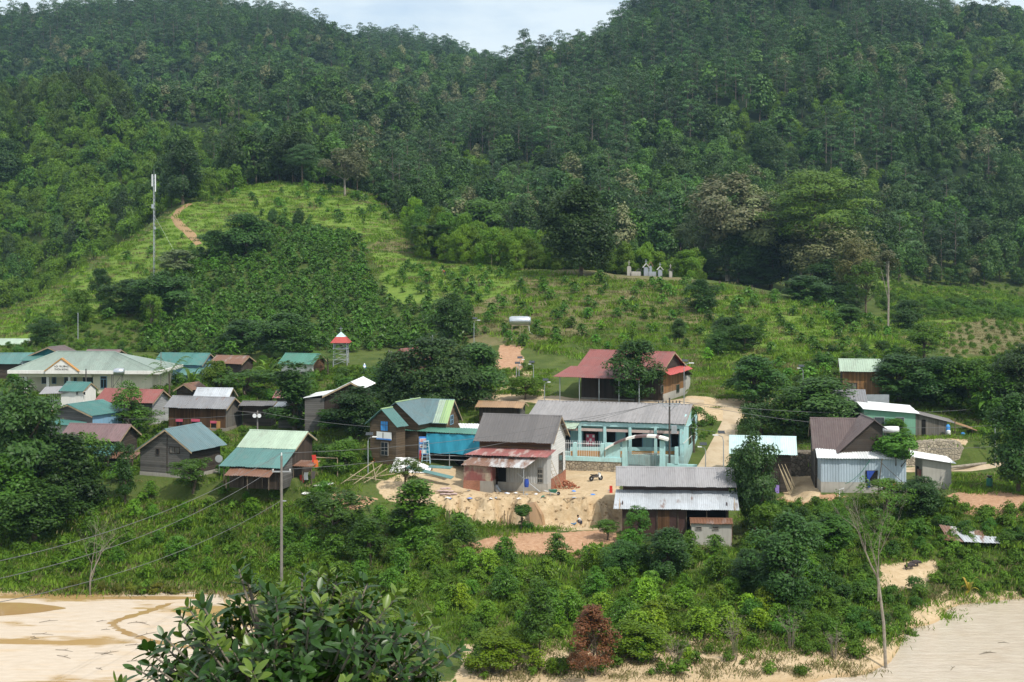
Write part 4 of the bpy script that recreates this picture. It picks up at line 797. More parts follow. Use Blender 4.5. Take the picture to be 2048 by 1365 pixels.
lf_ = tag(MB().box(0, 3.0, -.03, .03, -.5, .9).obj('lattice_panel', galv), 'grey lattice fence panel under the timber house', 'fence'); lf_.location = P(1733, 803, 189); 
# retaining wall
def wall_strip(name, label, pts, d0s, mat, th=.6, cat='retaining wall'):
    m = MB(); n = len(pts); vs = []
    for (px, top, bot), d in zip(pts, d0s):
        a = P(px, top, d+.7); b = P(px, bot, d); b.z -= .6
        vs += [a, b, a+Vector((0, 2.5, -.05)), b+Vector((0, 3.2, 0))]
    fs = []
    for i in range(n-1):
        p = 4*i; q = p+4; fs += [(p+1, q+1, q, p), (p, q, q+2, p+2), (p+2, q+2, q+3, p+3)]
    e = 4*(n-1); fs += [(0, 2, 3, 1), (e, e+1, e+3, e+2)]
    return tag(m.add(vs, fs).obj(name, mat), label, cat)
wall_strip('stone_retaining_wall', 'tall tan stone retaining wall under the green house terrace', [(1800,893,946),(1825,889,945),(1850,885,942),(1890,882,940),(1920,884,937),(1934,905,936)], [172.3]*4+[172.6, 173.5], stone)
wall_strip('road_side_wall', 'dark mossy stone wall behind the pale cyan roofed shed', [(1570,906,951),(1605,905,950),(1640,905,950),(1680,900,950)], [171.2]*4, stone_dk)

# ---- church tower, chapel, tombs, mast, tank
bt = P(682, 733, 236); bt.z = ground(bt.x, bt.y); tw = thing('bell_tower', 'open bell tower of pale posts under a red and white pyramid roof with cross', 'tower', tuple(bt))
zt = CZ-(684-HY)*236/F-bt.z; za = CZ-(664-HY)*236/F-bt.z; s_ = 1.05
for sx in (-1, 1):
    for sy in (-1, 1): MB().tube([(sx*s_*1.1, sy*s_*1.1, -.3), (sx*s_, sy*s_, zt)], .09).obj('leg', galv, tw)
m = MB()
for k in range(4):
    z0, z1 = zt*k/4.4, zt*(k+1)/4.4
    for (ax, ay), (bx_, by_) in (((-1,-1),(1,-1)), ((1,-1),(1,1)), ((1,1),(-1,1)), ((-1,1),(-1,-1))):
        m.tube([(ax*s_,ay*s_,z1),(bx_*s_,by_*s_,z1)], .045, 5); m.tube([(ax*s_,ay*s_,z0),(bx_*s_,by_*s_,z1)], .035, 5)
m.obj('bracing', galv, tw)
MB().box(-1.25,1.25,-1.25,1.25,zt*3.05/4.4,zt*3.05/4.4+.08).obj('platform', galv, tw)
zm = zt+(za-zt)*.52; a_, b_ = 1.62, .80
def ring(r0, z0, r1, z1):
    c = [(-1,-1),(1,-1),(1,1),(-1,1)]
    return [(x_*r0,y_*r0,z0) for x_,y_ in c]+[(x_*r1,y_*r1,z1) for x_,y_ in c]
q4 = [(i,(i+1)%4,4+(i+1)%4,4+i) for i in range(4)]
MB().add(ring(a_,zt-.1,b_,zm), q4+[(3,2,1,0)]).obj('roof', r_redbright, tw); MB().add(ring(b_,zm,.03,za), q4).obj('roof_tip', r_cyan, tw)
m = MB(); m.box(-.035,.035,-.035,.035,za-.1,za+.85); m.box(-.28,.28,-.035,.035,za+.48,za+.56); m.obj('cross', galv, tw)
MB().lathe((0,0,zt-1.0), [(.05,.5),(.2,.42),(.26,.15),(.36,0)], 12).obj('bell', iron, tw)
Ch = House('chapel', 'small chapel with red roof showing only its gable beside the big dark tree', 'chapel', -16.2, 226, 17.4, 62, 6.0, 2.6, 1.9, 2.6, 13.2, r_red, wood_brown_h, wood_brown_h, brow=r_red)
cr_ = P(865, 690, 232); xg = ground(cr_.x, cr_.y); cx_ = thing('tall_cross', 'tall white cross rising behind the big dark tree', 'cross', (cr_.x, cr_.y, xg)); zc_ = CZ-(670-HY)*232/F-xg
MB().box(-.07,.07,-.07,.07,-.2,zc_).box(-.35,.35,-.07,.07,zc_-.42,zc_-.28).obj('post', galv, cx_)
def tomb(px, py, top, wpx, label, mat, roofm, cross=True, body=0, name='tomb', arched=False):
    d = 301; g = P(px, py, d); g.z = ground(g.x, d); t_ = thing(name, label, 'tomb', tuple(g)); hh = max(1.2, CZ-(top-HY)*d/F-g.z); w_ = wpx*d/F/2
    if arched: MB().prism([(w_*math.cos(a), -.3, hh*.72+w_*math.sin(a)) for a in np.linspace(0, math.pi, 9)]+[(-w_,-.3,-.4),(w_,-.3,-.4)], (0,.6,0)).obj('headstone', mat, t_)
    else:
        MB().box(-w_,w_,-.5,.5,-.4,hh*.72).obj('headstone', mat, t_); m = MB(); m.slab((-w_-.2,-.7,hh*.68),(-w_-.2,.7,hh*.68),(0,.7,hh),(0,-.7,hh),.08); m.slab((w_+.2,.7,hh*.68),(w_+.2,-.7,hh*.68),(0,-.7,hh),(0,.7,hh),.08); m.obj('roof', roofm, t_)
    if cross: MB().box(-.06,.06,-.06,.06,hh-.1,hh+.9).box(-.25,.25,-.06,.06,hh+.45,hh+.57).obj('cross', mat, t_)
    if body: MB().box(w_+.01, w_+body, -.6,.6,-.4,.9).obj('grave_body', mat, t_)
    return t_
tomb(1258,546,530,8,'white tomb with rounded headstone and long white body on the knoll',concrete,concrete,body=2.0,arched=True)
tomb(1278.5,551,538,7,'small dark tomb hut next to the white tomb',iron,iron,False,name='small_tomb')
tomb(1292,552,528,9,'blue grey tomb with pitched roof and pale steps in the middle of the graves',grey_tomb,white_wall,body=1.6)
tomb(1301,549,524,5,'tomb with upright pink and white roof plates behind the blue grey one',grey_tomb,r_tan,False)
tomb(1320,552,534,8,'slim blue grey tomb with cross on its roof near the trees',grey_tomb,white_wall)
tomb(1341,553,537,6,'dark roofed tomb post close to the edge of the trees',concrete,iron)
g = G(308, 556, 280, 400); mast = thing('telecom_mast', 'tall thin lattice telecom mast with panel antennas on the hillside', 'mast', tuple(g)); hm = (556-346)*g.y/F; s_ = .2
m = MB(); lg = [(s_*math.cos(a), s_*math.sin(a)) for a in (0, 2.094, 4.189)]
for (x_,y_) in lg: m.tube([(x_,y_,-.5),(x_,y_,hm*.97)], .045, 5)
for k in range(int(hm/.9)):
    for i in range(3): m.tube([(*lg[i],k*.9),(*lg[(i+1)%3],k*.9+.9)], .025, 4)
m.obj('lattice', galv, mast); MB().tube([(0,0,hm*.95),(0,0,hm*1.03)], .03, 5).obj('lightning_rod', galv, mast)
for (x_, z0, z1) in ((-.36, hm*.87, hm*.985), (.36, hm*.82, hm*.985)): MB().box(x_-.11,x_+.11,-.26,-.12,z0,z1).obj('antenna', plastic_white, mast)
MB().box(-.45,.05,-.5,-.2,hm*.66,hm*.70).obj('radio_box', galv, mast); MB().box(.15,.5,-.5,-.2,hm*.46,hm*.485).obj('radio_box', galv, mast)
m = MB(); [m.tube([(0,0,hm*.6),(x_,y_,-1)], .012, 4) for x_,y_ in ((9,-2),(-8,3),(2,9))]; m.obj('guy_wire', galv, mast)
g = G(1040, 672, 240, 300); tk = thing('hillside_water_tank', 'long shiny horizontal water tank on a frame upon the hillside', 'water tank', tuple(g)); zt = (672-640)*g.y/F
m = MB(); m.lathe((0,0,zt-.2), [(.3,-1.95),(.72,-1.82),(.82,-1.4),(.85,0),(.82,1.4),(.72,1.82),(.3,1.95)], 16, 'x'); m.obj('tank', steel, tk, True)
m = MB(); [m.tube([(x_,y_,-.4),(x_,y_,zt-.95)], .06, 5) for x_ in (-1.4,0,1.4) for y_ in (-.5,.5)]; [m.tube([(-1.5,y_,zt-1.0),(1.5,y_,zt-1.0)], .05, 5) for y_ in (-.5,.5)]; m.obj('frame', bamboo_pole, tk); m = MB(); m.tube([(1.5,-.2,zt-.6),(1.7,-.3,.6),(2.4,-.5,.2)], .05, 5); m.obj('pipe', plastic_white, tk)
g = P(238, 790, 212); g.z = ground(g.x, g.y); tk = thing('steel_water_tank', 'round steel water tank on a tall thin stand beside the village hall', 'water tank', tuple(g)); zt = CZ-(744-HY)*212/F-g.z
MB().lathe((0,0,zt), [(.2,-.8),(.5,-.72),(.56,0),(.5,.72),(.2,.8)], 16, 'x').obj('tank', steel, tk, True)
m = MB(); [m.tube([(x_,y_,-.4),(x_,y_,zt-.45)], .05, 5) for x_ in (-1.0,.45) for y_ in (-.4,.4)]; [m.tube([(-1.0,y_,z_),(.45,y_,z_)], .04, 5) for y_ in (-.4,.4) for z_ in (zt*.5, zt-.5)]; m.tube([(-1,-.4,zt*.5),(.45,-.4,zt-.5)], .03, 4); m.obj('stand', iron, tk)
tk = thing('roof_water_tank', 'white horizontal water tank on a stand behind the brown gable', 'water tank', tuple(P(1782, 868, 170))); g = ground(tk.location.x, 170)-tk.location.z
MB().lathe((0,0,.5), [(.15,-.95),(.38,-.9),(.42,0),(.38,.9),(.15,.95)], 14, 'x').obj('tank', plastic_white, tk, True); m = MB(); [m.tube([(x_,y_,g),(x_,y_,.12)], .05, 5) for x_ in (-.7,.7) for y_ in (-.25,.25)]; m.obj('stand', iron, tk)
# ---------------------------------------------------------------- ground sheet, roads, river
PYg = HY + F*(CZ - GZ)/Dg
wob = fbm(Xg, Dg, 5.0)*14; PXw, PYw = PXg + wob*1.4, PYg + wob*.5
def mask(poly, d0, d1): return (inpoly(PXw, PYw, poly) & (Dg > d0) & (Dg < d1)).astype(float)
def blur(a, n=1):
    for _ in range(n):
        p = np.pad(a, 1, mode='edge'); a = (p[1:-1,1:-1]*2 + p[:-2,1:-1] + p[2:,1:-1] + p[1:-1,:-2] + p[1:-1,2:])/6
    return a
tan = np.maximum.reduce([mask(q, 100, 260) for q in (
    [(770,1000),(760,965),(800,950),(880,930),(1000,940),(1130,925),(1240,935),(1260,1062),(1160,1062),(1060,1056),(960,1045),(870,1010),(800,1005)],
    [(1570,930),(1640,925),(1650,990),(1625,1010),(1570,1000)], [(1380,795),(1570,795),(1570,850),(1500,840),(1400,845)],
    [(930,1290),(1100,1275),(1400,1262),(1560,1270),(1760,1290),(1760,1400),(880,1400)], [(1755,1125),(1870,1120),(1885,1150),(1850,1180),(1760,1180)],
    [(1800,880),(1940,880),(1935,895),(1800,895)], [(1600,1330),(1700,1290),(1900,1180),(2048,1190),(2048,1210),(1880,1250),(1760,1345)], [(960,770),(1060,740),(1090,805),(960,805)], [(-600,1165),(0,1175),(360,1178),(520,1190),(520,1215),(-600,1215)])])
red = np.maximum.reduce([mask(q, 100, 400) for q in (
    [(905,1098),(1000,1066),(1240,1062),(1235,1105),(1180,1120),(1000,1108),(900,1118)], [(1870,1005),(1925,985),(1990,975),(2060,985),(2060,1030),(1960,1035),(1880,1020)],
    [(610,990),(690,985),(760,1000),(700,1020),(610,1010)], [(1000,690),(1040,690),(1040,745),(985,740)], [(1555,1000),(1600,985),(1700,995),(1660,1030),(1570,1030)], [(1825,1222),(1872,1212),(1900,1270),(1840,1285)])])
dry = np.maximum.reduce([mask(q, 230, 480) for q in (
    [(900,640),(1000,585),(1120,540),(1350,545),(1460,590),(1420,650),(1250,640),(1050,690),(930,690)], [(1870,690),(1900,655),(1980,635),(2060,650),(2060,710),(1900,715)], [(700,500),(780,470),(860,490),(840,510)])])
lush = np.maximum.reduce([mask(q, 230, 480) for q in (
    [(-10,650),(200,530),(370,410),(480,370),(600,360),(830,410),(830,480),(700,480),(560,440),(420,480),(330,560),(180,640),(0,690)], [(740,480),(850,515),(1060,535),(960,610),(780,610)], [(1380,570),(1800,640),(1800,760),(1400,740)], [(1760,560),(2060,600),(2060,660),(1790,650)])])
low = mask([(-600,1050),(600,1040),(620,1200),(-600,1200)], 120, 150)
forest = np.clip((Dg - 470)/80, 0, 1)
S = np.stack([blur(tan), blur(red), blur(np.maximum(dry, 0)), blur(np.maximum(lush, low*.8))], -1)
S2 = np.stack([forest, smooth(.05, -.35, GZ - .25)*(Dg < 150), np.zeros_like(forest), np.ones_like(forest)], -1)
nx, nd = GZ.shape; V = np.stack([Xg, Dg, GZ], -1).reshape(-1, 3)
ii, jj = np.meshgrid(np.arange(nx-1), np.arange(nd-1), indexing='ij'); q = ii*nd + jj
FA = np.stack([q, q+nd, q+nd+1, q+1], -1).reshape(-1, 4)
t = NT("ground")
a1 = t.n("Attribute", attribute_name="soil"); a2 = t.n("Attribute", attribute_name="zone"); ch = t.xyz(a1.outputs['Color']); ch2 = t.xyz(a2.outputs['Color'])
pp = t.pos(); nA = t.noise(.35, 8, pp); nB = t.noise(2.2, 6, pp); nC = t.noise(.06, 5, pp)
grass = t.mix(t.ramp(nA, .3, .7), (.045, .075, .016), (.095, .125, .030)); grass = t.mix(t.math('MULTIPLY', t.ramp(nB, .5, .8), .5), grass, (.13, .11, .05))
lushc = t.mix(t.ramp(nA, .3, .7), (.10, .175, .024), (.165, .23, .045)); lushc = t.mix(t.math('MULTIPLY', t.ramp(nB, .5, .8), .4), lushc, (.07, .11, .02))
dryc = t.mix(t.ramp(nA, .3, .7), (.115, .125, .045), (.185, .155, .08))
tanc = t.mix(t.ramp(nB, .3, .75), (.43, .32, .19), (.56, .44, .29)); tanc = t.mix(t.math('MULTIPLY', t.ramp(nA, .45, .75), .5), tanc, (.36, .25, .14))
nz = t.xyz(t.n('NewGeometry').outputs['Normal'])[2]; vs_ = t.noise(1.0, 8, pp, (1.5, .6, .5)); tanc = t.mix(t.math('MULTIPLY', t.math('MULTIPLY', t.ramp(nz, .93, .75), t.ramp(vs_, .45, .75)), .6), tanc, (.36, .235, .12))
redc = t.mix(t.ramp(nB, .3, .7), (.33, .185, .105), (.46, .29, .185))
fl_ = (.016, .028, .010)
def edge(s_): return t.ramp(t.math('ADD', s_, t.math('MULTIPLY', t.math('SUBTRACT', nB, .5), .9)), .35, .6)
c = t.mix(edge(a1.outputs['Alpha']), grass, lushc); c = t.mix(edge(ch[2]), c, dryc); c = t.mix(edge(ch[1]), c, redc); c = t.mix(edge(ch[0]), c, tanc)
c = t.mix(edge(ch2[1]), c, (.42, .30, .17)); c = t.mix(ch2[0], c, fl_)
g_mat = t.done(c, .95, 0, t.math('ADD', nB, nA), .6, .25, .1)
me = npmesh("ground", V, [FA], [g_mat], smooth=True)
for nm, arr in (("soil", S), ("zone", S2)):
    at = me.attributes.new(nm, 'FLOAT_COLOR', 'POINT'); at.data.foreach_set("color", arr.reshape(-1).astype(np.float32))
tag(link("ground", me), kind='structure')
# mud flat and river: one flat sheet each, met at a line in front of the bank
t = NT("mud"); pp = t.pos(); n1_ = t.noise(.09, 7, pp, (.55, 1.6, 1)); n2_ = t.noise(1.3, 6, pp, (.6, 1.5, 1)); n3_ = t.noise(.5, 4, pp, (.3, 1.6, 1))
c = t.mix(t.ramp(n2_, .3, .7), (.47, .385, .29), (.55, .465, .37)); c = t.mix(t.math('MULTIPLY', t.ramp(n3_, .52, .68), .5), c, (.50, .36, .21))
wet = t.ramp(n1_, .56, .60); c = t.mix(t.math('MULTIPLY', wet, .85), c, (.40, .25, .085)); c = t.mix(t.ramp(t.noise(5, 3, pp), .72, .78), c, (.16, .12, .08))
mud = t.done(c, t.mix(wet, (.75, .75, .75), (.12, .12, .12)), 0, n2_, .25, .03, .35)
t = NT("river_water"); pp = t.pos(); n1_ = t.noise(.6, 6, pp, (1.0, 2.6, 1)); n2_ = t.noise(3.0, 4, pp, (.7, 2.4, 1)); n3_ = t.noise(.05, 6, pp, (.6, 1.5, 1))
c = t.mix(t.ramp(n1_, .35, .7), (.48, .40, .31), (.555, .475, .38)); c = t.mix(t.math('MULTIPLY', t.ramp(n3_, .55, .7), .5), c, (.45, .33, .2))
river = t.done(c, .16, 0, t.math('ADD', n1_, t.math('MULTIPLY', n2_, .7)), .6, .16, .5)
def sheet(name, x0, x1, y0, y1, z, mat):
    return tag(MB().add([(x0,y0,z),(x1,y0,z),(x1,y1,z),(x0,y1,z)], [(0,1,2,3)]).obj(name, mat), kind='structure')
sheet('mud_flat', -90, 6, 90, 150, .02, mud); sheet('river', 6.0, 110, 90, 150, .02, river)
t = NT("wet_mud"); n1_ = t.noise(1.0, 5, t.pos()); wetm = t.done(t.mix(n1_, (.34, .21, .085), (.42, .28, .13)), .08, 0, n1_, .1, .02, .5)
def onmud(px, py): d = CZ*F/(py-HY); return ((px-CX)*d/F, d)
def flat(name, L_, R_, z=.027, wv=1.0):
    m = MB(); vs = []; k = 0
    for i in range(len(L_)-1):
        for s_ in range(8):
            f = s_/8; a = [L_[i][j]*(1-f)+L_[i+1][j]*f for j in (0, 1)]; b = [R_[i][j]*(1-f)+R_[i+1][j]*f for j in (0, 1)]; q_ = wv*(5*math.sin(i*3.1+s_*1.7)+3*math.sin(s_*2.9+i))
            vs += [(*onmud(a[0]+q_, a[1]), z), (*onmud(b[0]-q_*.6, b[1]), z)]; k += 1
    return tag(m.add(vs, [(2*i, 2*i+1, 2*i+3, 2*i+2) for i in range(k-1)]).obj(name, wetm), kind='structure')
flat('stream', [(330,1208),(290,1222),(232,1238),(216,1247),(226,1258),(250,1270),(290,1284),(350,1296),(420,1302)], [(352,1206),(300,1226),(246,1242),(232,1248),(240,1256),(264,1266),(304,1279),(360,1290),(425,1296)])
flat('puddle', [(-60,1210),(0,1206),(40,1206),(80,1209),(112,1213),(134,1217)], [(-60,1234),(0,1233),(40,1230),(80,1226),(112,1221),(134,1218)], .028, 0)
flat('puddle', [(-40,1194),(60,1192),(200,1194),(330,1193),(420,1195)], [(-40,1198),(60,1198),(200,1199),(330,1201),(420,1198)], .029)
def strip(name, L_, R_, mat, lift=.06, n=10, kind='structure', crown=0):
    """a surface between two lines of photo pixels laid on the ground"""
    a = [G(*p) for p in L_]; b = [G(*p) for p in R_]; m = MB(); vs = []; k = 0
    for i in range(len(a)-1):
        for s_ in range(n):
            f = s_/n; p0, p1 = a[i].lerp(a[i+1], f), b[i].lerp(b[i+1], f)
            for j in range(7):
                w_ = p0.lerp(p1, j/6); vs.append((w_.x, w_.y, ground(w_.x, w_.y)+lift*(1 if 0 < j < 6 else .2)+crown*math.sin(j/6*math.pi))); 
            k += 1
    fs = [(i*7+j, i*7+j+1, (i+1)*7+j+1, (i+1)*7+j) for i in range(k-1) for j in range(6)]
    return tag(m.add(vs, fs).obj(name, mat, smooth=True), kind=kind)
t = NT("dirt_road"); pp = t.pos(); n1_ = t.noise(.5, 7, pp); n2_ = t.noise(2.5, 5, pp)
road = t.done(t.mix(t.math('MULTIPLY', t.ramp(n1_, .45, .7), .6), t.mix(n2_, (.40, .31, .20), (.52, .43, .31)), (.30, .21, .12)), .95, 0, n2_, .4, .05, .1)
t = NT("red_path"); pp = t.pos(); n1_ = t.noise(1.2, 6, pp); redpath = t.done(t.mix(n1_, (.25, .155, .075), (.38, .26, .15)), .95, 0, n1_, .5, .08, .1)
strip('road', [(1385,945),(1400,925),(1425,880),(1446,840),(1446,818),(1425,806)], [(1462,945),(1465,925),(1472,880),(1480,840),(1484,818),(1500,806)], road)
strip('road', [(1590,950),(1660,948),(1740,944),(1840,944),(1920,943),(1990,936),(2070,925)], [(1590,938),(1660,937),(1740,935),(1840,933),(1920,932),(1990,927),(2070,918)], road)
strip('road', [(955,803),(1050,805),(1180,806),(1300,808),(1420,812)], [(955,796),(1050,797),(1180,799),(1300,800),(1420,802)], road)
strip('path', [(392,492),(372,472),(350,452),(340,436),(352,420),(376,407)], [(404,488),(390,466),(366,446),(356,434),(364,421),(388,407)], redpath, .12)

# ---------------------------------------------------------------- plants: leaf clouds
def rdirs(r, n):
    v = r.normal(size=(n, 3)); return v/np.linalg.norm(v, axis=1)[:, None]
def leaf_quads(pos, nrm, size, aspect, r, droop=0.0, fold=0.0):
    n = len(pos); t_ = np.cross(nrm, rdirs(r, n)); t_[:, 2] -= droop; t_ -= nrm*(t_*nrm).sum(1)[:, None]*(0 if droop else 1)
    t_ /= np.linalg.norm(t_, axis=1)[:, None]+1e-9; b = np.cross(nrm, t_); b /= np.linalg.norm(b, axis=1)[:, None]+1e-9
    s_ = (size*(.65+.7*r.random(n)))[:, None]
    V = np.stack([pos - t_*s_*.5, pos + b*s_*aspect*.5, pos + t_*s_*.55, pos - b*s_*aspect*.5], 1).reshape(-1, 3)
    return V, np.arange(4*n).reshape(n, 4)
def cloud(r, C_, rad, n, size, aspect=.55, flat=.92, up=.45, droop=0.0, shell=.55):
    C_ = np.asarray(C_, float); rad = np.broadcast_to(np.asarray(rad, float), (len(C_),)); p = rad**2/np.sum(rad**2)
    k = r.choice(len(C_), n, p=p); d = rdirs(r, n); d[:, 2] = np.where(d[:, 2] < -.55, -d[:, 2], d[:, 2]); rr = rad[k]*(shell + (1-shell)*r.random(n)**.7)*(.85+.3*r.random(n))
    pos = C_[k] + d*rr[:, None]*np.array([1, 1, flat]); cen = C_.mean(0); cen[2] = C_[:, 2].min()*.6 + cen[2]*.4; ra = pos - cen; ra /= np.linalg.norm(ra, axis=1)[:, None] + 1e-6
    nr = d*.45 + ra*.7 + np.array([0, 0, up*.3]) + r.normal(size=(n, 3))*.42
    nr /= np.linalg.norm(nr, axis=1)[:, None]
    return leaf_quads(pos, nr, size, aspect, r, droop)
def envelope(r, n, H, W, z0, shape='round'):
    """clump centres filling a crown between heights z0 and H"""
    out_ = []
    while len(out_) < n:
        u = r.random(); a = r.random()*2*math.pi
        prof_ = {'round': max(.5, math.sqrt(max(0, 1-(2*u-.9)**2/1.21))) if u < .9 else max(.25, math.sqrt(max(0, 1-(2*u-.9)**2/1.21))), 'dome': math.sqrt(max(0, 1-(u*.96)**2)), 'column': .75+.25*math.sin(u*9), 'cone': (1-u)**.8*.95+.08, 'umbrella': (.35+.65*u if u < .75 else 1.0)}[shape]
        rr = W/2*prof_*(.35+.65*r.random()**.45)*(.75+.3*math.sin(a*2.0+n)+.12*math.sin(a*5+u*7)); out_.append((rr*math.cos(a), rr*math.sin(a), z0+(H-z0)*u))
    return np.array(out_)
def limbs(mb, base, tips, r0, trunk_top, r, lean=(0, 0), n=5):
    tt = Vector((lean[0], lean[1], trunk_top)); b = Vector(base); mid = b.lerp(tt, .5)+Vector((r.normal()*.12, r.normal()*.12, 0))
    mb.tube([b, mid, tt], [r0, r0*.8, r0*.55], n)
    for tp in tips:
        tp = Vector(tp); st = b.lerp(tt, .45+.5*r.random()); md = st.lerp(tp, .55)+Vector((r.normal()*.1, r.normal()*.1, -.08*(tp-st).length)); mb.tube([st, md, tp], [r0*.42, r0*.25, r0*.07], 4, cap=False)
def proto_tree(seed, shape='round', H=8., W=6., z0=2., nc=34, rc=.95, n=6500, size=.30, leaf=None, bk=None, nl=10, r0=.18, flat=.92, droop=0., gaps=False, aspect=.55):
    r = np.random.default_rng(seed); C_ = envelope(r, nc, H-rc*.7, W-rc*1.2, z0+rc*.5, shape); rad = rc*(.6+.8*r.random(nc))
    V, Q = cloud(r, C_, rad, n, size, aspect, flat, droop=droop); cm = npmesh("crown", V, [Q], [leaf or L_mid])
    m = MB(); limbs(m, (0, 0, -.5), C_[r.choice(nc, min(nc, nl), False)], r0, z0+(H-z0)*.55, r)
    tm = bpy.data.meshes.new("trunk"); tm.from_pydata(m.v, [], m.f); tm.materials.append(bk or bark); tm.update()
    return cm, tm, H, W
def proto_pine(seed, H=16., W=9., z0=8., nc=16, n=2600, size=.6, nl=10, r0=.26, leaf=None):
    r = np.random.default_rng(seed); C_ = []
    for i in range(nc):
        u = (i+.5)/nc; a = i*2.4+r.random(); rr = W/2*(.25+.75*math.sin(math.pi*min(1, .25+.7*u)))*(.35+.6*r.random()); C_.append((rr*math.cos(a), rr*math.sin(a), z0+(H-z0)*(.1+.9*u)-.1*rr))
    C_ = np.array(C_); V, Q = cloud(r, C_, W*.17*(.7+.6*r.random(nc)), n, size, .3, .42, .8); cm = npmesh("crown", V, [Q], [leaf or L_pine])
    m = MB(); m.tube([(0,0,-.5),(.12,.05,H*.5),(-.05,.1,H*.93)], [r0, r0*.75, r0*.2], 6)
    for c_ in C_: m.tube([(0,.05,c_[2]-.35*math.hypot(c_[0],c_[1])), tuple(c_)], [r0*.3, r0*.08], 4, cap=False)
    tm = bpy.data.meshes.new("trunk"); tm.from_pydata(m.v, [], m.f); tm.materials.append(bark); tm.update()
    return cm, tm, H, W
def merged(pr, name, mats):
    """crown and trunk of a prototype as one mesh, for trees too small to show their parts"""
    cm, tm, H, W = pr; V1 = np.array([v.co for v in cm.vertices]); Q1 = np.array([p.vertices[:] for p in cm.polygons])
    V2 = np.array([v.co for v in tm.vertices]); f4 = [p.vertices[:] for p in tm.polygons if len(p.vertices) == 4]; Q2 = np.array(f4)+len(V1)
    return npmesh(name, np.concatenate([V1, V2]), [Q1, Q2], mats, np.concatenate([np.zeros(len(Q1)), np.ones(len(Q2))]))
PT = {
 'round': [proto_tree(11+i, 'round', W=6.4, z0=1.0, nc=60, rc=.85, n=9000) for i in range(3)],
 'dark': [proto_tree(21+i, 'round', W=6.4, z0=.6, nc=80, rc=.8, n=11500, size=.26, leaf=L_dark) for i in range(3)],
 'giant': [proto_tree(29, 'round', H=8, W=5.5, z0=.5, nc=110, rc=.8, n=30000, size=.22, leaf=L_dark)],
 'dome': [proto_tree(31+i, 'dome', H=8, W=9, z0=.5, nc=80, rc=1.05, n=14000, size=.27, leaf=L_dark) for i in range(2)],
 'loose': [proto_tree(41+i, 'round', W=6.2, z0=1.8, nc=30, rc=.7, n=3600, size=.27, nl=18) for i in range(3)],
 'column': [proto_tree(51+i, 'column', H=9, W=3.6, z0=1.0, nc=30, rc=.8, n=6500, size=.27, leaf=L_dark) for i in range(2)],
 'cone': [proto_tree(61+i, 'cone', H=8, W=5, z0=.8, nc=44, rc=.6, n=6000, size=.22) for i in range(2)],
 'bright': [proto_tree(71+i, 'round', H=6, W=6, z0=.9, nc=34, rc=.8, n=6000, size=.28, leaf=L_bright) for i in range(3)],
 'grey': [proto_tree(81+i, 'round', H=12, W=8.5, z0=4.2, nc=60, rc=.95, n=9500, size=.30, leaf=L_grey, bk=bark_pale, nl=16, r0=.2) for i in range(3)],
 'red': [proto_tree(91, 'cone', H=5, W=4.4, z0=.7, nc=60, rc=.42, n=6500, size=.15, leaf=L_red, nl=20, r0=.07)],
 'olive': [proto_tree(95, 'cone', H=6, W=3.2, z0=1.6, nc=44, rc=.42, n=4200, size=.17, nl=14, r0=.06)],
 'feather': [proto_tree(97, 'dome', H=4, W=6, z0=.6, nc=44, rc=.6, n=6500, size=.24, leaf=L_dark, droop=.7, aspect=.3)],
 'papaya': [proto_tree(99, 'umbrella', H=6.5, W=5, z0=3.6, nc=20, rc=.7, n=3600, size=.30, leaf=L_mid, r0=.13)],
 'pine': [proto_pine(101, H=16, W=11, z0=7.6, nc=46, n=16000, size=.38)],
 'thin': [proto_tree(105, 'round', H=12, W=3.6, z0=7.0, nc=12, rc=.6, n=1300, size=.3, leaf=L_grey, bk=bark_pale, nl=10, r0=.13)],
}
FARP = [merged(proto_tree(201+i, 'round', H=11, W=9.5, z0=2.2, nc=26, rc=1.6, n=1500, size=.75, leaf=L_far, nl=3, aspect=.7), "far_tree", [L_far, bark]) for i in range(5)]
FMIX = [merged(proto_tree(271, 'round', H=11, W=9, z0=2, nc=26, rc=1.6, n=1400, size=.75, leaf=L_grey, nl=3), "far_tree", [L_grey, bark]), merged(proto_tree(272, 'round', H=10, W=9, z0=1.5, nc=26, rc=1.6, n=1400, size=.75, leaf=L_mid, nl=3), "far_tree", [L_mid, bark]), merged(proto_tree(273, 'column', H=14, W=7, z0=2, nc=26, rc=1.5, n=1400, size=.75, leaf=L_dark, nl=3), "far_tree", [L_dark, bark])]
FARN = [merged(proto_tree(261+i, 'round', H=11, W=9.5, z0=1.6, nc=46, rc=1.25, n=4800, size=.46, leaf=L_far, nl=6, aspect=.6), "far_tree", [L_far, bark]) for i in range(4)]
FPINE = [merged(proto_pine(221+i, H=17, W=10.5, z0=4.8, nc=18, n=1150, size=.85, r0=.2), "far_pine", [L_pine, bark_mid]) for i in range(4)]
FBAM = [merged(proto_tree(231+i, 'dome', H=6.5, W=7.5, z0=.5, nc=20, rc=1.3, n=1200, size=.75, leaf=L_bright, nl=2, aspect=.35, droop=.3), "far_bamboo", [L_bright, bark]) for i in range(3)]
SHRUB = [merged(proto_tree(241+i, 'dome', H=2.2, W=2.9, z0=.1, nc=22, rc=.45, n=1700, size=.2, leaf=L_mid, nl=4, r0=.04), "shrub", [L_mid, twig]) for i in range(4)]
BAMB = [merged(proto_tree(251+i, 'dome', H=8, W=8, z0=.6, nc=42, rc=.9, n=6500, size=.5, leaf=L_bright, nl=14, aspect=.25, droop=.6, r0=.06), "bamboo_clump", [L_bright, bamboo_pole]) for i in range(3)]
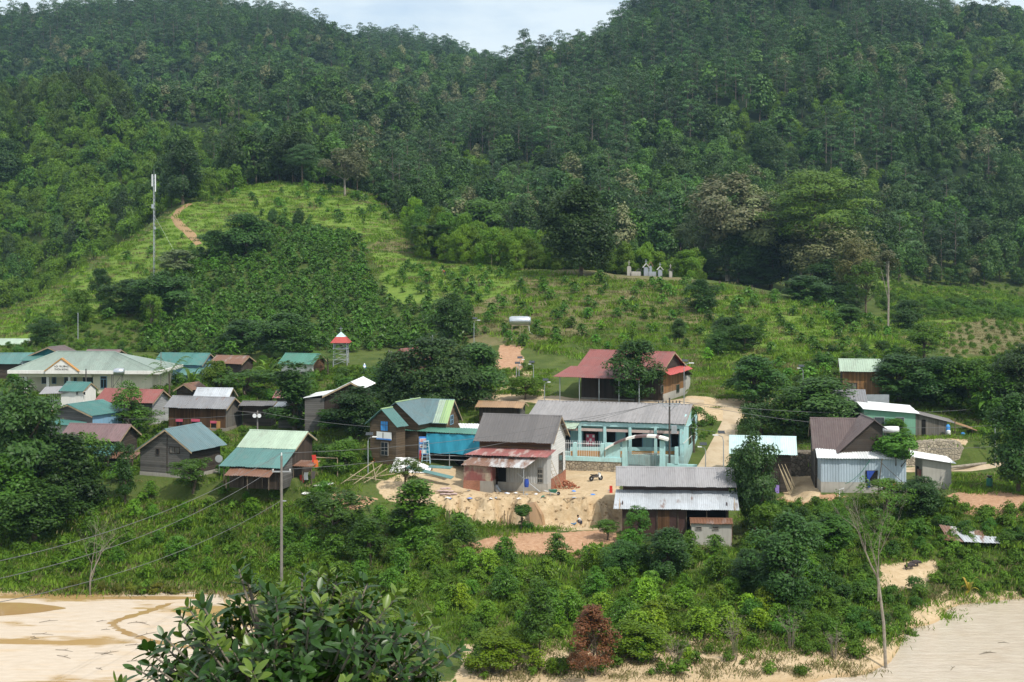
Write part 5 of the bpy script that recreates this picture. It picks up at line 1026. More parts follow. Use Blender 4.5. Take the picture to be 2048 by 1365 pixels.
def coffee_mesh(seed, H=2.2, W=2.4, tiers=8, nb=12, nleaf=13, size=.17):
    r = np.random.default_rng(seed); pos = []; nr = []; m = MB(); m.tube([(0,0,-.3),(.03,0,H*.95)], [.035, .012], 5)
    for k in range(tiers):
        u = (k+.3)/tiers; z = .2*H+.8*H*u; rad = W/2*(math.sin(math.pi*(.22+.70*u))**.8)*(.8+.35*r.random())
        for b in range(nb):
            a = r.random()*6.283; L_ = rad*(.7+.45*r.random()); 
            for j in range(nleaf):
                s_ = (j+.6)/nleaf; x_ = L_*s_; zz = z + .30*L_*s_ - .42*L_*s_*s_*1.2
                for sd in (-1, 1):
                    off = .08*sd; pos.append((x_*math.cos(a)-off*math.sin(a), x_*math.sin(a)+off*math.cos(a), zz+r.normal()*.03)); nr.append((math.cos(a)*.35-sd*.35*math.sin(a), math.sin(a)*.35+sd*.35*math.cos(a), .8+r.normal()*.15))
    pos = np.array(pos); nr = np.array(nr)+r.normal(size=(len(nr), 3))*.34; nr /= np.linalg.norm(nr, axis=1)[:, None]
    V, Q = leaf_quads(pos+r.normal(size=pos.shape)*.05, nr, size, .55, r, droop=.18); V2 = np.array(m.v); f4 = np.array([f for f in m.f if len(f) == 4])+len(V)
    return npmesh("coffee_bush", np.concatenate([V, V2]), [Q, f4], [L_coffee, twig], np.concatenate([np.zeros(len(Q)), np.ones(len(f4))]))
COFFEE = [coffee_mesh(301+i, W=2.3+.3*(i % 3), tiers=7+i % 2) for i in range(5)]
COFFEE_FAR = [coffee_mesh(311+i, tiers=5, nb=6, nleaf=5, size=.42, W=2.6) for i in range(3)]
def tuft_mesh(seed, n, h, w_, mat, spread=.5):
    r = np.random.default_rng(seed); V = []; 
    for i in range(n):
        a = r.random()*6.283; x_, y_ = r.normal()*spread, r.normal()*spread; l_ = h*(.5+.8*r.random()); ln = l_*(.3+1.0*r.random()); dx, dy = math.cos(a), math.sin(a); px_, py_ = -dy*w_, dx*w_
        V += [(x_-px_, y_-py_, -.05), (x_+px_, y_+py_, -.05), (x_+dx*ln*.4+px_*.6, y_+dy*ln*.4+py_*.6, l_*.6), (x_+dx*ln, y_+dy*ln, l_)]
    return npmesh("tuft", np.array(V), [np.arange(4*n).reshape(n, 4)], [mat])
TUFT = [tuft_mesh(401, 80, .17, .03, L_grass), tuft_mesh(402, 80, .22, .03, L_weed, .6), tuft_mesh(403, 50, .26, .035, L_straw), tuft_mesh(404, 60, .34, .06, L_grass, .6)]
WEED = [merged(proto_tree(411+i, 'dome', H=1.1, W=1.8, z0=.02, nc=12, rc=.35, n=420, size=.2, leaf=L_weed, nl=2, r0=.02), "weed", [L_weed, twig]) for i in range(3)]

def vary(o, k=.18, base=(1, 1, 1)):
    b = 1+random.uniform(-k, k); o.color = (base[0]*b*(1+random.uniform(-.08, .12)), base[1]*b, base[2]*b*(1+random.uniform(-.1, .1)), 1); return o
def tree(kind, px, base, top, wpx, label=None, name='tree', group=None, color=(1, 1, 1), cat='tree', d=None, d0=97):
    g = G(px, base, d0) if d is None else P(px, base, d)
    if d is not None: g.z = ground(g.x, g.y)
    dd = g.y; h = max(.6, CZ-(top-HY)*dd/F - g.z); w_ = wpx*dd/F
    cm, tm, H, W = random.choice(PT[kind]); H, W = extent(cm); r_ = thing(name, label, cat, tuple(g), random.uniform(0, 6.28), group); r_.scale = (w_/W, w_/W, h/H)
    link('trunk', tm, r_); c_ = link('crown', cm, r_); vary(c_, .1, color); return r_
EXT = {}
def extent(cm):
    if cm.name not in EXT:
        a = np.empty(len(cm.vertices)*3, np.float32); cm.vertices.foreach_get('co', a); a = a.reshape(-1, 3)
        EXT[cm.name] = (float(np.percentile(a[:, 2], 99.5)), float(np.percentile(np.abs(a[:, :2]), 97.5)*2))
    return EXT[cm.name]
def plant(meshes, name, g, h, w_, H0, W0, label, cat, group, color=(1, 1, 1), k=.18):
    o = link(name, random.choice(meshes)); o.location = g; o.rotation_euler = (0, 0, random.uniform(0, 6.28)); o.scale = (w_/W0, w_/W0, h/H0); vary(o, k, color); return tag(o, label, cat, group)
def blocked(x, y, marg=.3):
    for fx, fy, rx, ry, yw in FOOT:
        c_, s_ = math.cos(yw), math.sin(yw); u = (x-fx)*c_+(y-fy)*s_; v = -(x-fx)*s_+(y-fy)*c_
        if abs(u) < rx+marg and abs(v) < ry+marg: return True
    return False
NOGO = [[(1380,950),(1400,920),(1440,820),(1420,800),(1500,800),(1485,840),(1470,950)], [(1585,955),(2060,932),(2060,915),(1585,935)], [(770,1005),(760,960),(880,925),(1000,940),(1130,920),(1245,930),(1245,1062),(1060,1056),(960,1045),(870,1012)],
        [(1000,1105),(1030,1062),(1235,1058),(1200,1100)], [(1130,950),(1250,950),(1250,905),(1130,905)], [(945,808),(1430,815),(1430,795),(945,790)], [(338,440),(352,415),(378,403),(390,405),(366,425),(358,438),(372,455),(404,488),(392,494),(350,456)], [(1590,1010),(1640,1000),(1645,930),(1570,930)], [(1905,1005),(1930,992),(1990,982),(2060,990),(2060,1018),(1970,1024)], [(1755,1125),(1870,1120),(1885,1150),(1850,1180),(1760,1180)], [(1825,1222),(1872,1212),(1895,1268),(1840,1280)], [(1880,690),(1900,655),(1980,637),(2060,650),(2060,705),(1900,712)], [(1560,990),(1600,985),(1700,990),(1660,1015),(1570,1012)]]
def scatter(poly, spacing, seed, d0=97, d1=1500, jit=.8, avoid=True, gapfill=1.0):
    """jittered points on the ground inside a photo polygon, near to far"""
    r = np.random.default_rng(seed); pa = np.array(poly, float); out_ = []
    xs0 = (pa[:, 0].min()-CX)/F; xs1 = (pa[:, 0].max()-CX)/F; y = d0
    while y < d1:
        x = xs0*y-spacing
        while x < xs1*y+spacing:
            X_ = x+r.uniform(-.5, .5)*spacing*jit; Y_ = y+r.uniform(-.5, .5)*spacing*jit; x += spacing
            if Y_ < d0 or Y_ > d1: continue
            z = ground(X_, Y_); px, py = pix((X_, Y_, z))
            if not inpoly(px, py, poly) or r.random() > gapfill: continue
            if avoid and (blocked(X_, Y_) or any(inpoly(px, py, q_) for q_ in NOGO)): continue
            out_.append(Vector((X_, Y_, z)))
        y += spacing
    return out_
def seen(g, h=0.0):
    """is a point at g + h clear of the ground in front of it, from the eye?"""
    for f in np.linspace(.25, .985, 60):
        if CZ+(g.z+h-CZ)*f < ground(g.x*f, g.y*f): return False
    return True
def stuff(name, pts, meshes, sc_, label, cat='plants', zs=None, ids=None):
    """uncountable cover: one object that instances small plants over points"""
    ng = bpy.data.node_groups.new(name, 'GeometryNodeTree'); ng.interface.new_socket("Geometry", in_out='INPUT', socket_type='NodeSocketGeometry'); ng.interface.new_socket("Geometry", in_out='OUTPUT', socket_type='NodeSocketGeometry')
    N = ng.nodes.new; gi = N('NodeGroupInput'); go = N('NodeGroupOutput'); iop = N('GeometryNodeInstanceOnPoints'); jn = N('GeometryNodeJoinGeometry')
    for me_ in reversed(meshes):
        o = bpy.data.objects.new(me_.name+"_source", me_); oi = N('GeometryNodeObjectInfo'); oi.inputs['Object'].default_value = o; oi.inputs['As Instance'].default_value = True; ng.links.new(oi.outputs['Geometry'], jn.inputs[0])
    def attr(nm, ty):
        a = N('GeometryNodeInputNamedAttribute'); a.data_type = ty; a.inputs['Name'].default_value = nm; return [s_ for s_ in a.outputs if s_.enabled][0]
    ng.links.new(gi.outputs[0], iop.inputs['Points']); ng.links.new(jn.outputs[0], iop.inputs['Instance']); iop.inputs['Pick Instance'].default_value = True
    ng.links.new(attr('pick', 'INT'), iop.inputs['Instance Index']); ng.links.new(attr('turn', 'FLOAT_VECTOR'), iop.inputs['Rotation']); ng.links.new(attr('size', 'FLOAT_VECTOR'), iop.inputs['Scale'])
    ng.links.new(iop.outputs[0], go.inputs[0])
    n = len(pts); me = bpy.data.meshes.new(name); me.vertices.add(n); me.vertices.foreach_set("co", np.array(pts, np.float32).ravel())
    r = np.random.default_rng(n); s_ = np.asarray(sc_, float)*np.ones(n)*(.55+.9*r.random(n)**1.3); z_ = s_*(.8+.4*r.random(n))
    a = me.attributes.new('pick', 'INT', 'POINT'); a.data.foreach_set('value', (np.asarray(ids) if ids is not None else r.integers(0, len(meshes), n)).astype(np.int32))
    a = me.attributes.new('turn', 'FLOAT_VECTOR', 'POINT'); a.data.foreach_set('vector', np.stack([r.normal(size=n)*.05, r.normal(size=n)*.05, r.random(n)*6.283], -1).astype(np.float32).ravel())
    a = me.attributes.new('size', 'FLOAT_VECTOR', 'POINT'); a.data.foreach_set('vector', np.stack([s_, s_, z_], -1).astype(np.float32).ravel())
    o = link(name, me); md = o.modifiers.new("scatter", 'NODES'); md.node_group = ng
    return tag(o, label, cat, kind='stuff')
# ---------------------------------------------------------------- woods on the mountains
pine_zone = [[(880,330),(960,190),(1010,60),(1200,-400),(2000,-400),(1900,80),(1780,140),(1640,200),(1500,215),(1400,300),(1250,340),(1080,330)], [(-300,-400),(1080,-400),(1080,150),(800,120),(600,95),(300,120),(-300,140)], [(1560,230),(1800,180),(1860,300),(1760,420),(1640,360)]]
bam_zone = [[(420,235),(560,225),(720,290),(700,330),(440,300)], [(1430,230),(1620,190),(1720,280),(1600,330),(1440,310)], [(1840,90),(2080,80),(2080,220),(1900,210)], [(1480,330),(1760,380),(1880,470),(1800,560),(1700,440),(1500,400)], [(640,130),(780,190),(760,220),(640,160)], [(900,330),(1080,360),(1060,400),(900,390)]]
wood = [g for g in scatter([(-320,-400),(2330,-400),(2330,640),(-320,640)], 8.3, 5, 455, 1500, avoid=False) if seen(g, 13)]
field_ = [(1745,690),(1745,560),(1900,572),(2400,590),(2400,700)]
wood += [g for g in scatter([(1010,400),(1400,420),(2330,420),(2330,600),(1380,600),(1010,560)], 5.6, 55, 402, 455, avoid=False) if seen(g, 9) and not inpoly(*pix(g), field_)]
wood += [g for g in scatter([(480,330),(1010,340),(1010,520),(820,500),(700,420),(480,400)], 6, 56, 425, 460, avoid=False) if seen(g, 9)]
pines, broad, bams = [], [], []
rz = np.random.default_rng(3)
for g in wood:
    px, py = pix(g)
    if g.y < 630 and px < 470: continue
    pz_ = any(inpoly(px, py, q_) for q_ in pine_zone); bz = any(inpoly(px+rz.normal()*18, py+rz.normal()*12, q_) for q_ in bam_zone); u = rz.random()
    (bams if bz and u < .8 else pines if (pz_ and u < .62) or u > .95 else broad).append(g)
vis = [g for g in pines if -30 < pix(g)[0] < 2080 and pix((g.x, g.y, g.z+16))[1] < 640]
near = sorted(vis, key=lambda g: g.y)[:230]; ids_near = {id(g) for g in near}
for g in near:
    s_ = random.uniform(.7, 1.35)
    plant([p_ for p_ in FPINE], 'pine_tree', g, s_, s_, 1, 1, 'tall mountain pine among others on the forested slope behind the village', 'pine tree', 'pines on the mountain slopes')
far_p = [g for g in pines if id(g) not in ids_near]
stuff('pine_wood', far_p, FPINE, 1.0, 'far pine wood along the ridges and upper slopes of the mountains', 'wood')
nearb = [g for g in broad if g.y < 580]; broad = [g for g in broad if g.y >= 580]
stuff('lower_broadleaf_wood', nearb, FARN+FARN+FMIX, 1.05, 'nearer broadleaf forest on the foot of the mountains behind the knoll', 'wood')
stuff('broadleaf_wood', broad, FARP+FMIX+[FMIX[1]], 1.08, 'dense dark green broadleaf forest covering the mountain slopes', 'wood')
stuff('bamboo_thicket', bams, FBAM, .95, 'bright green bamboo thicket patches on the mountain slopes', 'thicket')
under = [g for g in scatter([(-320,-400),(2330,-400),(2330,640),(-320,640)], 9.0, 6, 455, 1480, avoid=False) if seen(g, 5)]
stuff('forest_understorey', under, [FARP[0], FARP[1], FBAM[0]], .42, 'low understorey filling gaps beneath the mountain forest', 'wood')
mid = [(-320,230),(120,215),(330,270),(480,300),(470,400),(330,430),(200,520),(0,640),(-320,660)]
mh = [g for g in scatter(mid, 5.0, 8, 395, 640, avoid=False) if seen(g, 6)]
stuff('hillside_thicket', [g for i, g in enumerate(mh)], FBAM+FBAM+FBAM+[FMIX[1]], .85, 'bright green bamboo and scrub thicket on the middle hill at left', 'thicket')
n_ = 0
for g in sorted([g for g in scatter(mid+[], 17, 9, 400, 640, avoid=False) if seen(g, 8)], key=lambda g: g.y)[:24]:
    o = plant(FARN, 'hill_tree', g, random.uniform(.9, 1.5), random.uniform(.7, 1.0), 1, 1, 'dark rounded tree rising out of the bright thicket on the middle hill', 'tree', 'trees on the middle hill', (.75, .8, .8))
for i, g in enumerate([g for g in scatter([(-40,205),(250,205),(270,285),(-40,300)], 9.5, 10, 540, 640, avoid=False)][:60]):
    plant(FARN, 'hill_tree', g, random.uniform(1.1, 1.7), random.uniform(.8, 1.1), 1, 1, 'olive green tree on the crest of the middle hill', 'tree', 'trees along the middle hill crest', (1.1, .95, .7))
# trees behind the grassy crest and the knoll
crest = [(390,300),(560,290),(760,310),(900,370),(1060,400),(1100,450),(820,440),(700,375),(560,362),(430,385)]
k = 0
for g in scatter(crest, 8.0, 12, 405, 600, avoid=False):
    if not seen(g, 9) or k > 120: continue
    k += 1; u = random.random()
    plant(FARN if u < .8 else FPINE, 'crest_tree', g, random.uniform(.75, 1.15), random.uniform(.6, .95), 1, 1, 'mid green tree in the belt of trees behind the grassy hill crest', 'tree', 'trees behind the grassy hill', random.choice([(.9,.9,.9),(1.2,1.0,.8),(.8,.85,.9)]))
for i, g in enumerate([g for g in scatter([(790,440),(1110,440),(1390,450),(1390,590),(1100,560),(840,520)], 5.2, 14, 312, 380, avoid=False) if seen(g, 6)][:130]):
    px = pix(g)[0]; 
    plant(BAMB, 'bamboo_clump', g, random.uniform(.75, 1.25)*(.8 if px > 1150 else 1), random.uniform(.75, 1.15), 1, 1, 'feathery bright green bamboo clump in the grove behind the knoll', 'bamboo', 'bamboo grove behind the knoll', random.choice([(1,1,1),(.6,.75,.8),(1.15,1.05,.8)]))
for g in scatter([(1740,560),(2080,590),(2080,640),(1900,640),(1780,640)], 4.5, 15, 300, 400, avoid=False)[:70]:
    plant(SHRUB, 'field_shrub', g, 2.2*random.uniform(.6,1.2), 3.4, 2.2, 2.9, 'round green shrub in the hedge lines of the far right field', 'shrub', 'shrubs in the right hand field', (1.1, 1.1, .9))

# ---------------------------------------------------------------- single trees: kind, column, base row, top row, width, label
TREES = [
 ('dark',45,1050,765,185,'big dark leafy tree at the left edge below the hall'), ('dark',130,1035,870,150,'dark leafy tree beside the maroon roofed house porch',(.9,.9,.9)), ('round',15,1075,905,140,'bushy tree low at the left edge above the mud'),
 ('dark',70,1085,960,170,'wide dark shrubby tree in the lower left thicket'), ('loose',165,1010,868,95,'loose leafy tree in front of the maroon roof'), ('column',250,1010,885,34,'slim dark tree before the rusty tin shelter'),
 ('loose',258,880,762,62,'thin tree with tufted top in front of the red roofed house'), ('loose',275,880,812,90,'pale leafy bush tree under the red roofed house'), ('loose',385,985,918,90,'shrubby tree under the weathered plank house'),
 ('column',590,870,724,82,'dark tree wrapped in climbing leaves between two plank houses'), ('dome',858,822,676,205,'huge dark spreading mango tree right of the chapel'), ('dark',955,805,688,120,'dark dense tree right of the spreading mango'), ('dark',780,815,720,90,'dark tree left of the spreading mango'),
 ('bright',1050,800,754,62,'bright green round tree above the tan roofed shed'), ('dark',1272,806,681,94,'dense dark round tree in front of the big red roof'), ('loose',1388,905,812,62,'loose young tree at the corner of the turquoise school'),
 ('dark',1508,812,714,112,'dark round tree with visible trunk at the road head'), ('dark',1640,868,756,165,'broad dark tree behind the pale cyan roofed shed'), ('round',1590,880,790,100,'leafy tree left of the brown roofed house',(.8,.85,.8)), ('feather',1520,872,806,112,'feathery drooping tree beside the upper road'),
 ('dark',1800,800,710,130,'dark round tree hiding the right of the timber house'), ('dark',1880,812,715,120,'dark green tree above the plank lean-to'), ('round',1940,830,720,110,'leafy tree above the yellowing banana plant',(.8,.9,.8)), ('loose',1735,762,716,60,'light leafy tree in front of the pale mint roof'), ('loose',1700,842,790,52,'small tree over the grey roofed annex'),
 ('dark',1512,1075,868,98,'dark jackfruit tree in front of the pale cyan roof'), ('dark',1488,1010,900,66,'smaller dark tree joined to the jackfruit tree'), ('papaya',1792,985,866,96,'bright flat topped tree in front of the tin clad block'), ('round',1790,880,838,44,'small dark bush tree below the green house'),
 ('dark',1845,1040,955,96,'dark bushy tree below the bare cement hut'), ('loose',1775,1035,960,120,'brownish twiggy shrub tree below the tin clad block',(1.3,.95,.8)), ('dark',2035,985,790,120,'tall dark tree at the right edge by the road'), ('dark',2050,860,690,130,'dark tree high at the right edge'), ('round',1985,850,745,80,'green tree behind the right street lamp'),
 ('dark',715,880,775,115,'dark leafy tree left of the wooden cross gable house'), ('round',690,950,880,62,'bright bush tree left of the leaning bamboo poles'), ('column',655,860,818,42,'small dark bush on the grassy slope',(1.2,1.2,1)), ('loose',495,800,742,130,'wide pale leafy tree in the middle of the left village'), ('bright',440,800,722,62,'bright green tree right of the rusty roofed shed'), ('round',555,845,805,60,'green bush right of the loudspeaker pole'),
 ('loose',665,1095,982,140,'grey green loose tree left of the garden',(.85,.9,1)), ('cone',828,1085,962,120,'bright pointed tree in the middle of the garden',(1.1,1.15,.9)), ('cone',740,1130,1040,90,'leafy young tree below the grey green tree'), ('loose',1277,1098,1012,58,'fine leaved dark tree before the double roofed house',(.75,.85,.8)), ('dark',1335,1160,1058,98,'dark round tree below the double roofed house'), ('dark',1245,1150,1082,76,'dark bush tree left of the double roofed house'), ('loose',1215,1080,1040,64,'light sprawling bush by the red dirt heap'),
 ('dark',1580,1215,1030,128,'large dark tree in the lower right garden'), ('bright',1540,1105,1008,92,'bright leafy tree above the large dark tree',(.75,.8,.8)), ('dark',1500,1180,1100,80,'dark tree left of the large dark garden tree'), ('round',1660,1105,1030,110,'green bushy tree below the tin clad block',(.9,1,.8)),
 ('olive',1080,1318,1160,86,'olive tree with thin trunk beside the brown dried tree'), ('red',1187,1352,1212,112,'dried tree with rust brown leaves'), ('bright',1270,1320,1245,110,'yellow green bush right of the rust brown tree',(1.3,1.15,.8)), ('bright',985,1345,1270,110,'yellow green bush left of the olive tree',(1.4,1.15,.8)),
 ('round',155,650,580,46,'round tree with yellow flowers low on the left slope',(1.1,1,.8)), ('dark',200,605,538,36,'small dark tree standing on the left slope'), ('dark',492,512,428,98,'dark round tree at the top edge of the coffee field'), ('dark',430,520,462,72,'dark bush tree by the red hillside path',(1.2,1.2,1.2)), ('dark',545,450,418,26,'first small dark tree on the grass crest'), ('dark',597,455,422,30,'second small dark tree on the grass crest'), ('grey',355,560,500,84,'grey green tree right of the telecom mast',(.6,.8,.8)), ('dark',255,628,560,100,'dark tree clump left of the telecom mast foot'), ('dark',330,640,545,120,'dark tree below the telecom mast'), ('dark',900,690,588,84,'dark tree at the right end of the coffee field'), ('dark',572,712,628,116,'wide dark tree left of the bell tower'), ('dark',485,700,640,92,'dark tree above the teal roofed house'), ('dark',90,690,640,60,'dark tree above the pale roofed cabin'), ('loose',305,668,590,50,'yellowish young tree at the foot of the slope',(1.4,1.2,.7)),
 ('dark',366,410,282,86,'very dark tall tree at the top of the red path',(.7,.75,.8),.4), ('dark',12,375,278,70,'dark tree with pale trunk at the left edge of the hill',(.8,.85,.8)), ('pine',605,372,290,70,'pine standing on the grass crest'), ('grey',690,392,298,84,'grey flowering tree right of the pine on the crest',(.7,.75,.8)), ('round',765,395,330,60,'green tree on the right of the hill crest',(.7,.75,.7)), ('grey',830,410,340,70,'grey flowering tree over the hill shoulder',(.9,.8,.8)), ('grey',1075,470,385,90,'grey leaved tree behind the bamboo grove',(.8,.85,.8)),
 ('giant',1160,552,374,118,'very large dark tree standing alone on the knoll',(.62,.5,.4)), ('column',860,512,450,88,'rounded bamboo like tree left in the grove',(1.4,1.5,1.0)), ('round',965,505,400,110,'tall green tree behind the bamboo grove',(1,1,.7)),
 ('grey',1455,562,350,180,'tall grey flowering tree at the left of the knoll grove'), ('grey',1402,551,425,96,'smaller grey leaved tree at the edge of the graves',(.65,.8,.75)), ('pine',1632,602,343,205,'great spreading pine above the knoll grove',(2.3,1.9,.55)), ('dark',1572,582,405,104,'dark tree between the grey tree and the pine',(.8,.8,.85)), ('grey',1655,606,440,140,'grey leaved tree with pale straight trunk on the knoll'), ('grey',1712,618,478,80,'thin grey tree right of the pale trunk',(.9,.8,.6)), ('dark',1510,575,528,90,'dark undergrowth tree beneath the grey flowering tree'), ('dark',1610,605,552,100,'dark undergrowth tree beneath the spreading pine'), ('dark',1425,560,518,80,'dark bush below the grey flowering tree'), ('dark',1690,625,572,80,'dark bush at the right foot of the grove'), ('round',1400,550,500,70,'green bush beside the graves'), ('grey',1502,572,372,120,'broad grey flowering tree just right of the tallest grey one',(.9,.95,.8)), ('dark',1540,580,430,110,'dark tree in the middle of the knoll grove',(.6,.65,.65)), ('grey',1600,594,455,100,'grey leaved tree under the spreading pine',(.7,.8,.7)), ('dark',1475,566,455,90,'dark green tree under the grey flowering trees',(.75,.8,.75)), ('dark',1660,612,520,110,'dark green tree low at the right of the grove',(.6,.7,.65)), ('thin',1776,662,488,52,'thin tall tree with yellowish trunk right of the grove'), ('loose',1732,640,520,70,'airy tree at the right edge of the grove',(1.1,1,.8)),
 ('dark',1815,665,600,62,'dark tree on the slope right of the knoll'), ('dark',1400,625,560,64,'dark shrub tree on the dry knoll slope'), ('dark',1455,690,635,62,'round dark tree in the hillside plot'), ('dark',1437,712,660,44,'small round dark tree left in the hillside plot'), ('round',1490,705,650,56,'green round tree beside the small dark one',(.8,.85,.8)), ('dark',1358,680,638,34,'little dark tree above the big red roof'), ('loose',1850,725,645,80,'bare looking twiggy tree by the fallow field',(1.3,1.1,1)), ('dark',1700,650,610,60,'dark coffee like tree on the slope under the grove'),
]
for i, T_ in enumerate(TREES):
    kind, px, base, top, wd, lab = T_[:6]; c_ = T_[6] if len(T_) > 6 else (1, 1, 1)
    tree(kind, px, base, top, wd, lab, {'pine': 'pine_tree'}.get(kind, 'tree'), None, c_)
# ---------------------------------------------------------------- palms and bananas
def frond_plant(name, label, cat, px, base, top, wpx, nleaf, lw, stem, mat, palm=False, seed=1, d=None):
    g = G(px, base) if d is None else P(px, base, d)
    if d is not None: g.z = ground(g.x, g.y)
    h = CZ-(top-HY)*g.y/F-g.z; w_ = wpx*g.y/F/2; r = np.random.default_rng(seed); t_ = thing(name, label, cat, tuple(g)); hs = h*stem
    MB().tube([(0,0,-.4),(.08,.03,hs*.5),(0,0,hs)], [.17 if palm else .15, .13, .09], 7).obj('trunk', bark if palm else m_banana, t_)
    for k_ in range(nleaf):
        a = 2.4*k_+r.normal()*.2; up = .9-.85*k_/nleaf; L_ = w_*(1.05+.2*r.random()); V = []; Q = []; n = 12
        d_ = np.array([math.cos(a), math.sin(a)]); s_ = np.linspace(0, 1, n); hx_ = L_*s_*(1-.25*up); hz_ = hs + (h-hs)*up*np.sin(s_*2.0)*1.05 - (1-up)*L_*.7*s_*s_
        if palm:
            for i in range(1, n):
                for sd in (-1, 1):
                    for q_ in range(2):
                        b0 = np.array([d_[0]*hx_[i], d_[1]*hx_[i], hz_[i]]) + q_*np.array([d_[0]*L_/n*.5, d_[1]*L_/n*.5, 0]); l2 = lw*math.sin(.3+2.6*s_[i])*1.6; e_ = b0+np.array([-d_[1]*sd*l2*.8+d_[0]*l2*.4, d_[0]*sd*l2*.8+d_[1]*l2*.4, -l2*.45]); wv = np.array([d_[0]*.05, d_[1]*.05, 0]); k0 = len(V); V += [b0-wv, b0+wv, e_+wv*.3, e_-wv*.3]; Q.append([k0, k0+1, k0+2, k0+3])
        else:
            for i in range(n):
                wv = lw*math.sin(min(1, .12+s_[i]*.95)*math.pi)**.6; sag = .25*wv
                V += [(d_[0]*hx_[i]-d_[1]*wv, d_[1]*hx_[i]+d_[0]*wv, hz_[i]-sag), (d_[0]*hx_[i], d_[1]*hx_[i], hz_[i]), (d_[0]*hx_[i]+d_[1]*wv, d_[1]*hx_[i]-d_[0]*wv, hz_[i]-sag)]
            for i in range(n-1): Q += [[3*i, 3*i+1, 3*i+4, 3*i+3], [3*i+1, 3*i+2, 3*i+5, 3*i+4]]
        mt = mat if not isinstance(mat, (list, tuple)) else mat[k_ % len(mat)]
        me = npmesh("frond", np.array(V), [np.array(Q)], [mt]); o = link('leaf' if not palm else 'frond', me, t_); vary(o, .15)
    return t_
m_banana = m_plain("banana_stem", (.16, .19, .07), .7)
frond_plant('coconut_palm', 'coconut palm with arching fronds right of the village hall', 'palm', 338, 800, 708, 90, 16, .42, .62, L_mid, True, 1, 214)
frond_plant('coconut_palm', 'coconut palm beside the bell tower', 'palm', 655, 742, 690, 64, 16, .38, .55, L_mid, True, 2, 229)
frond_plant('areca_palm', 'small palm showing above the hall roof', 'palm', 200, 712, 682, 44, 12, .35, .4, L_mid, True, 3, 256)
frond_plant('banana_plant', 'bright banana plant left of the white walled house', 'banana plant', 538, 765, 712, 66, 9, .34, .35, L_bright, False, 4, 226)
frond_plant('banana_plant', 'banana plant in front of the lower teal awning', 'banana plant', 382, 775, 732, 52, 9, .32, .4, L_bright, False, 5, 222)
frond_plant('yellowing_banana_plant', 'tall banana plant with yellow dying leaves at right', 'banana plant', 1972, 862, 765, 74, 10, .34, .5, [L_mid, L_yellow, L_mid, L_yellow, L_bright], False, 6, 184)
frond_plant('banana_plant', 'green banana plant above the yellowing one', 'banana plant', 1945, 800, 744, 60, 9, .34, .35, L_bright, False, 7, 196)
frond_plant('young_banana_plant', 'small yellow green banana plant on the flooded bank at right', 'banana plant', 1938, 1190, 1150, 42, 8, .13, .2, L_yellow, False, 8)
frond_plant('banana_plant', 'clump of banana leaves by the grass slope below the plank house', 'banana plant', 705, 905, 868, 40, 9, .25, .25, L_mid, False, 9)
# ---------------------------------------------------------------- coffee bushes and shrubs
gL = [(-20,990),(200,965),(560,968),(630,1000),(620,1140),(380,1165),(0,1150)]
gC = [(600,1000),(700,1010),(800,1040),(880,1060),(1000,1110),(1180,1118),(1260,1095),(1480,1095),(1560,1060),(1640,1130),(1560,1275),(1420,1300),(1400,1340),(1260,1345),(1240,1300),(1150,1300),(1100,1355),(960,1355),(930,1290),(880,1250),(700,1180),(560,1140)]
gK = [(930,640),(1000,600),(1060,560),(1380,570),(1450,585),(1620,610),(1790,660),(1800,760),(1560,770),(1450,760),(1390,700),(1180,700),(1050,700),(960,690)]
pl = [(g, 'coffee bushes in the left garden', 'leafy green coffee bush in the grassy garden at lower left', (1.15, 1.1, .9)) for g in scatter(gL, 3.5, 21)]
pl += [(g, 'coffee bushes in the middle garden', 'layered coffee bush in the dense garden below the building site', (1, 1, 1)) for g in scatter(gC, 2.85, 22)]
gk_ = [(g, 'coffee bushes on the knoll', 'small round coffee bush on the terraced knoll above the red roofed house', (.85, .9, 1)) for g in scatter(gK, 5.6, 23, 190, 310)]
pl.sort(key=lambda a: a[0].y); pl += sorted(gk_, key=lambda a: a[0].y)
for i, (g, grp, lab, c_) in enumerate(pl[:295]):
    py = pix(g)[1]; px = pix(g)[0]
    if py > 1200 and random.random() < .6: c_ = (1.9, 1.3, .7)
    elif py > 1120 and random.random() < .45: c_ = (1.45, 1.2, .8)
    elif random.random() < .3: c_ = (1.2, 1.1, .85)
    h = random.uniform(1.1, 2.8) if g.y < 180 else random.uniform(1.3, 2.4)
    if px < 620 and g.y < 180: h *= .85
    c_ = tuple(x_*1.2 for x_ in c_)
    plant(COFFEE if g.y < 180 else COFFEE_FAR, 'coffee_bush', g, h, h*random.uniform(.95, 1.35), 2.2, 2.4, lab, 'coffee bush', grp, c_, .25)
rest = [g for g, *_ in pl[295:]]
field = [(380,505),(480,490),(560,440),(720,480),(745,570),(790,610),(940,610),(950,690),(600,712),(430,715),(300,705),(290,640)]
rest += [g for g in scatter(field, 2.3, 24, 230, 370)]
rest += [g for g in scatter([(0,660),(200,545),(370,425),(430,480),(330,560),(180,690)], 7.5, 25, 250, 400)] + [g for g in scatter([(760,530),(1050,540),(960,610),(780,600)], 4.5, 26, 240, 330)] + [g for g in scatter([(400,400),(620,370),(820,430),(740,470),(500,440)], 7, 27, 350, 430)]
stuff('coffee_field', rest, COFFEE_FAR, .95, 'dense dark green coffee field covering the hillside above the village', 'coffee field')
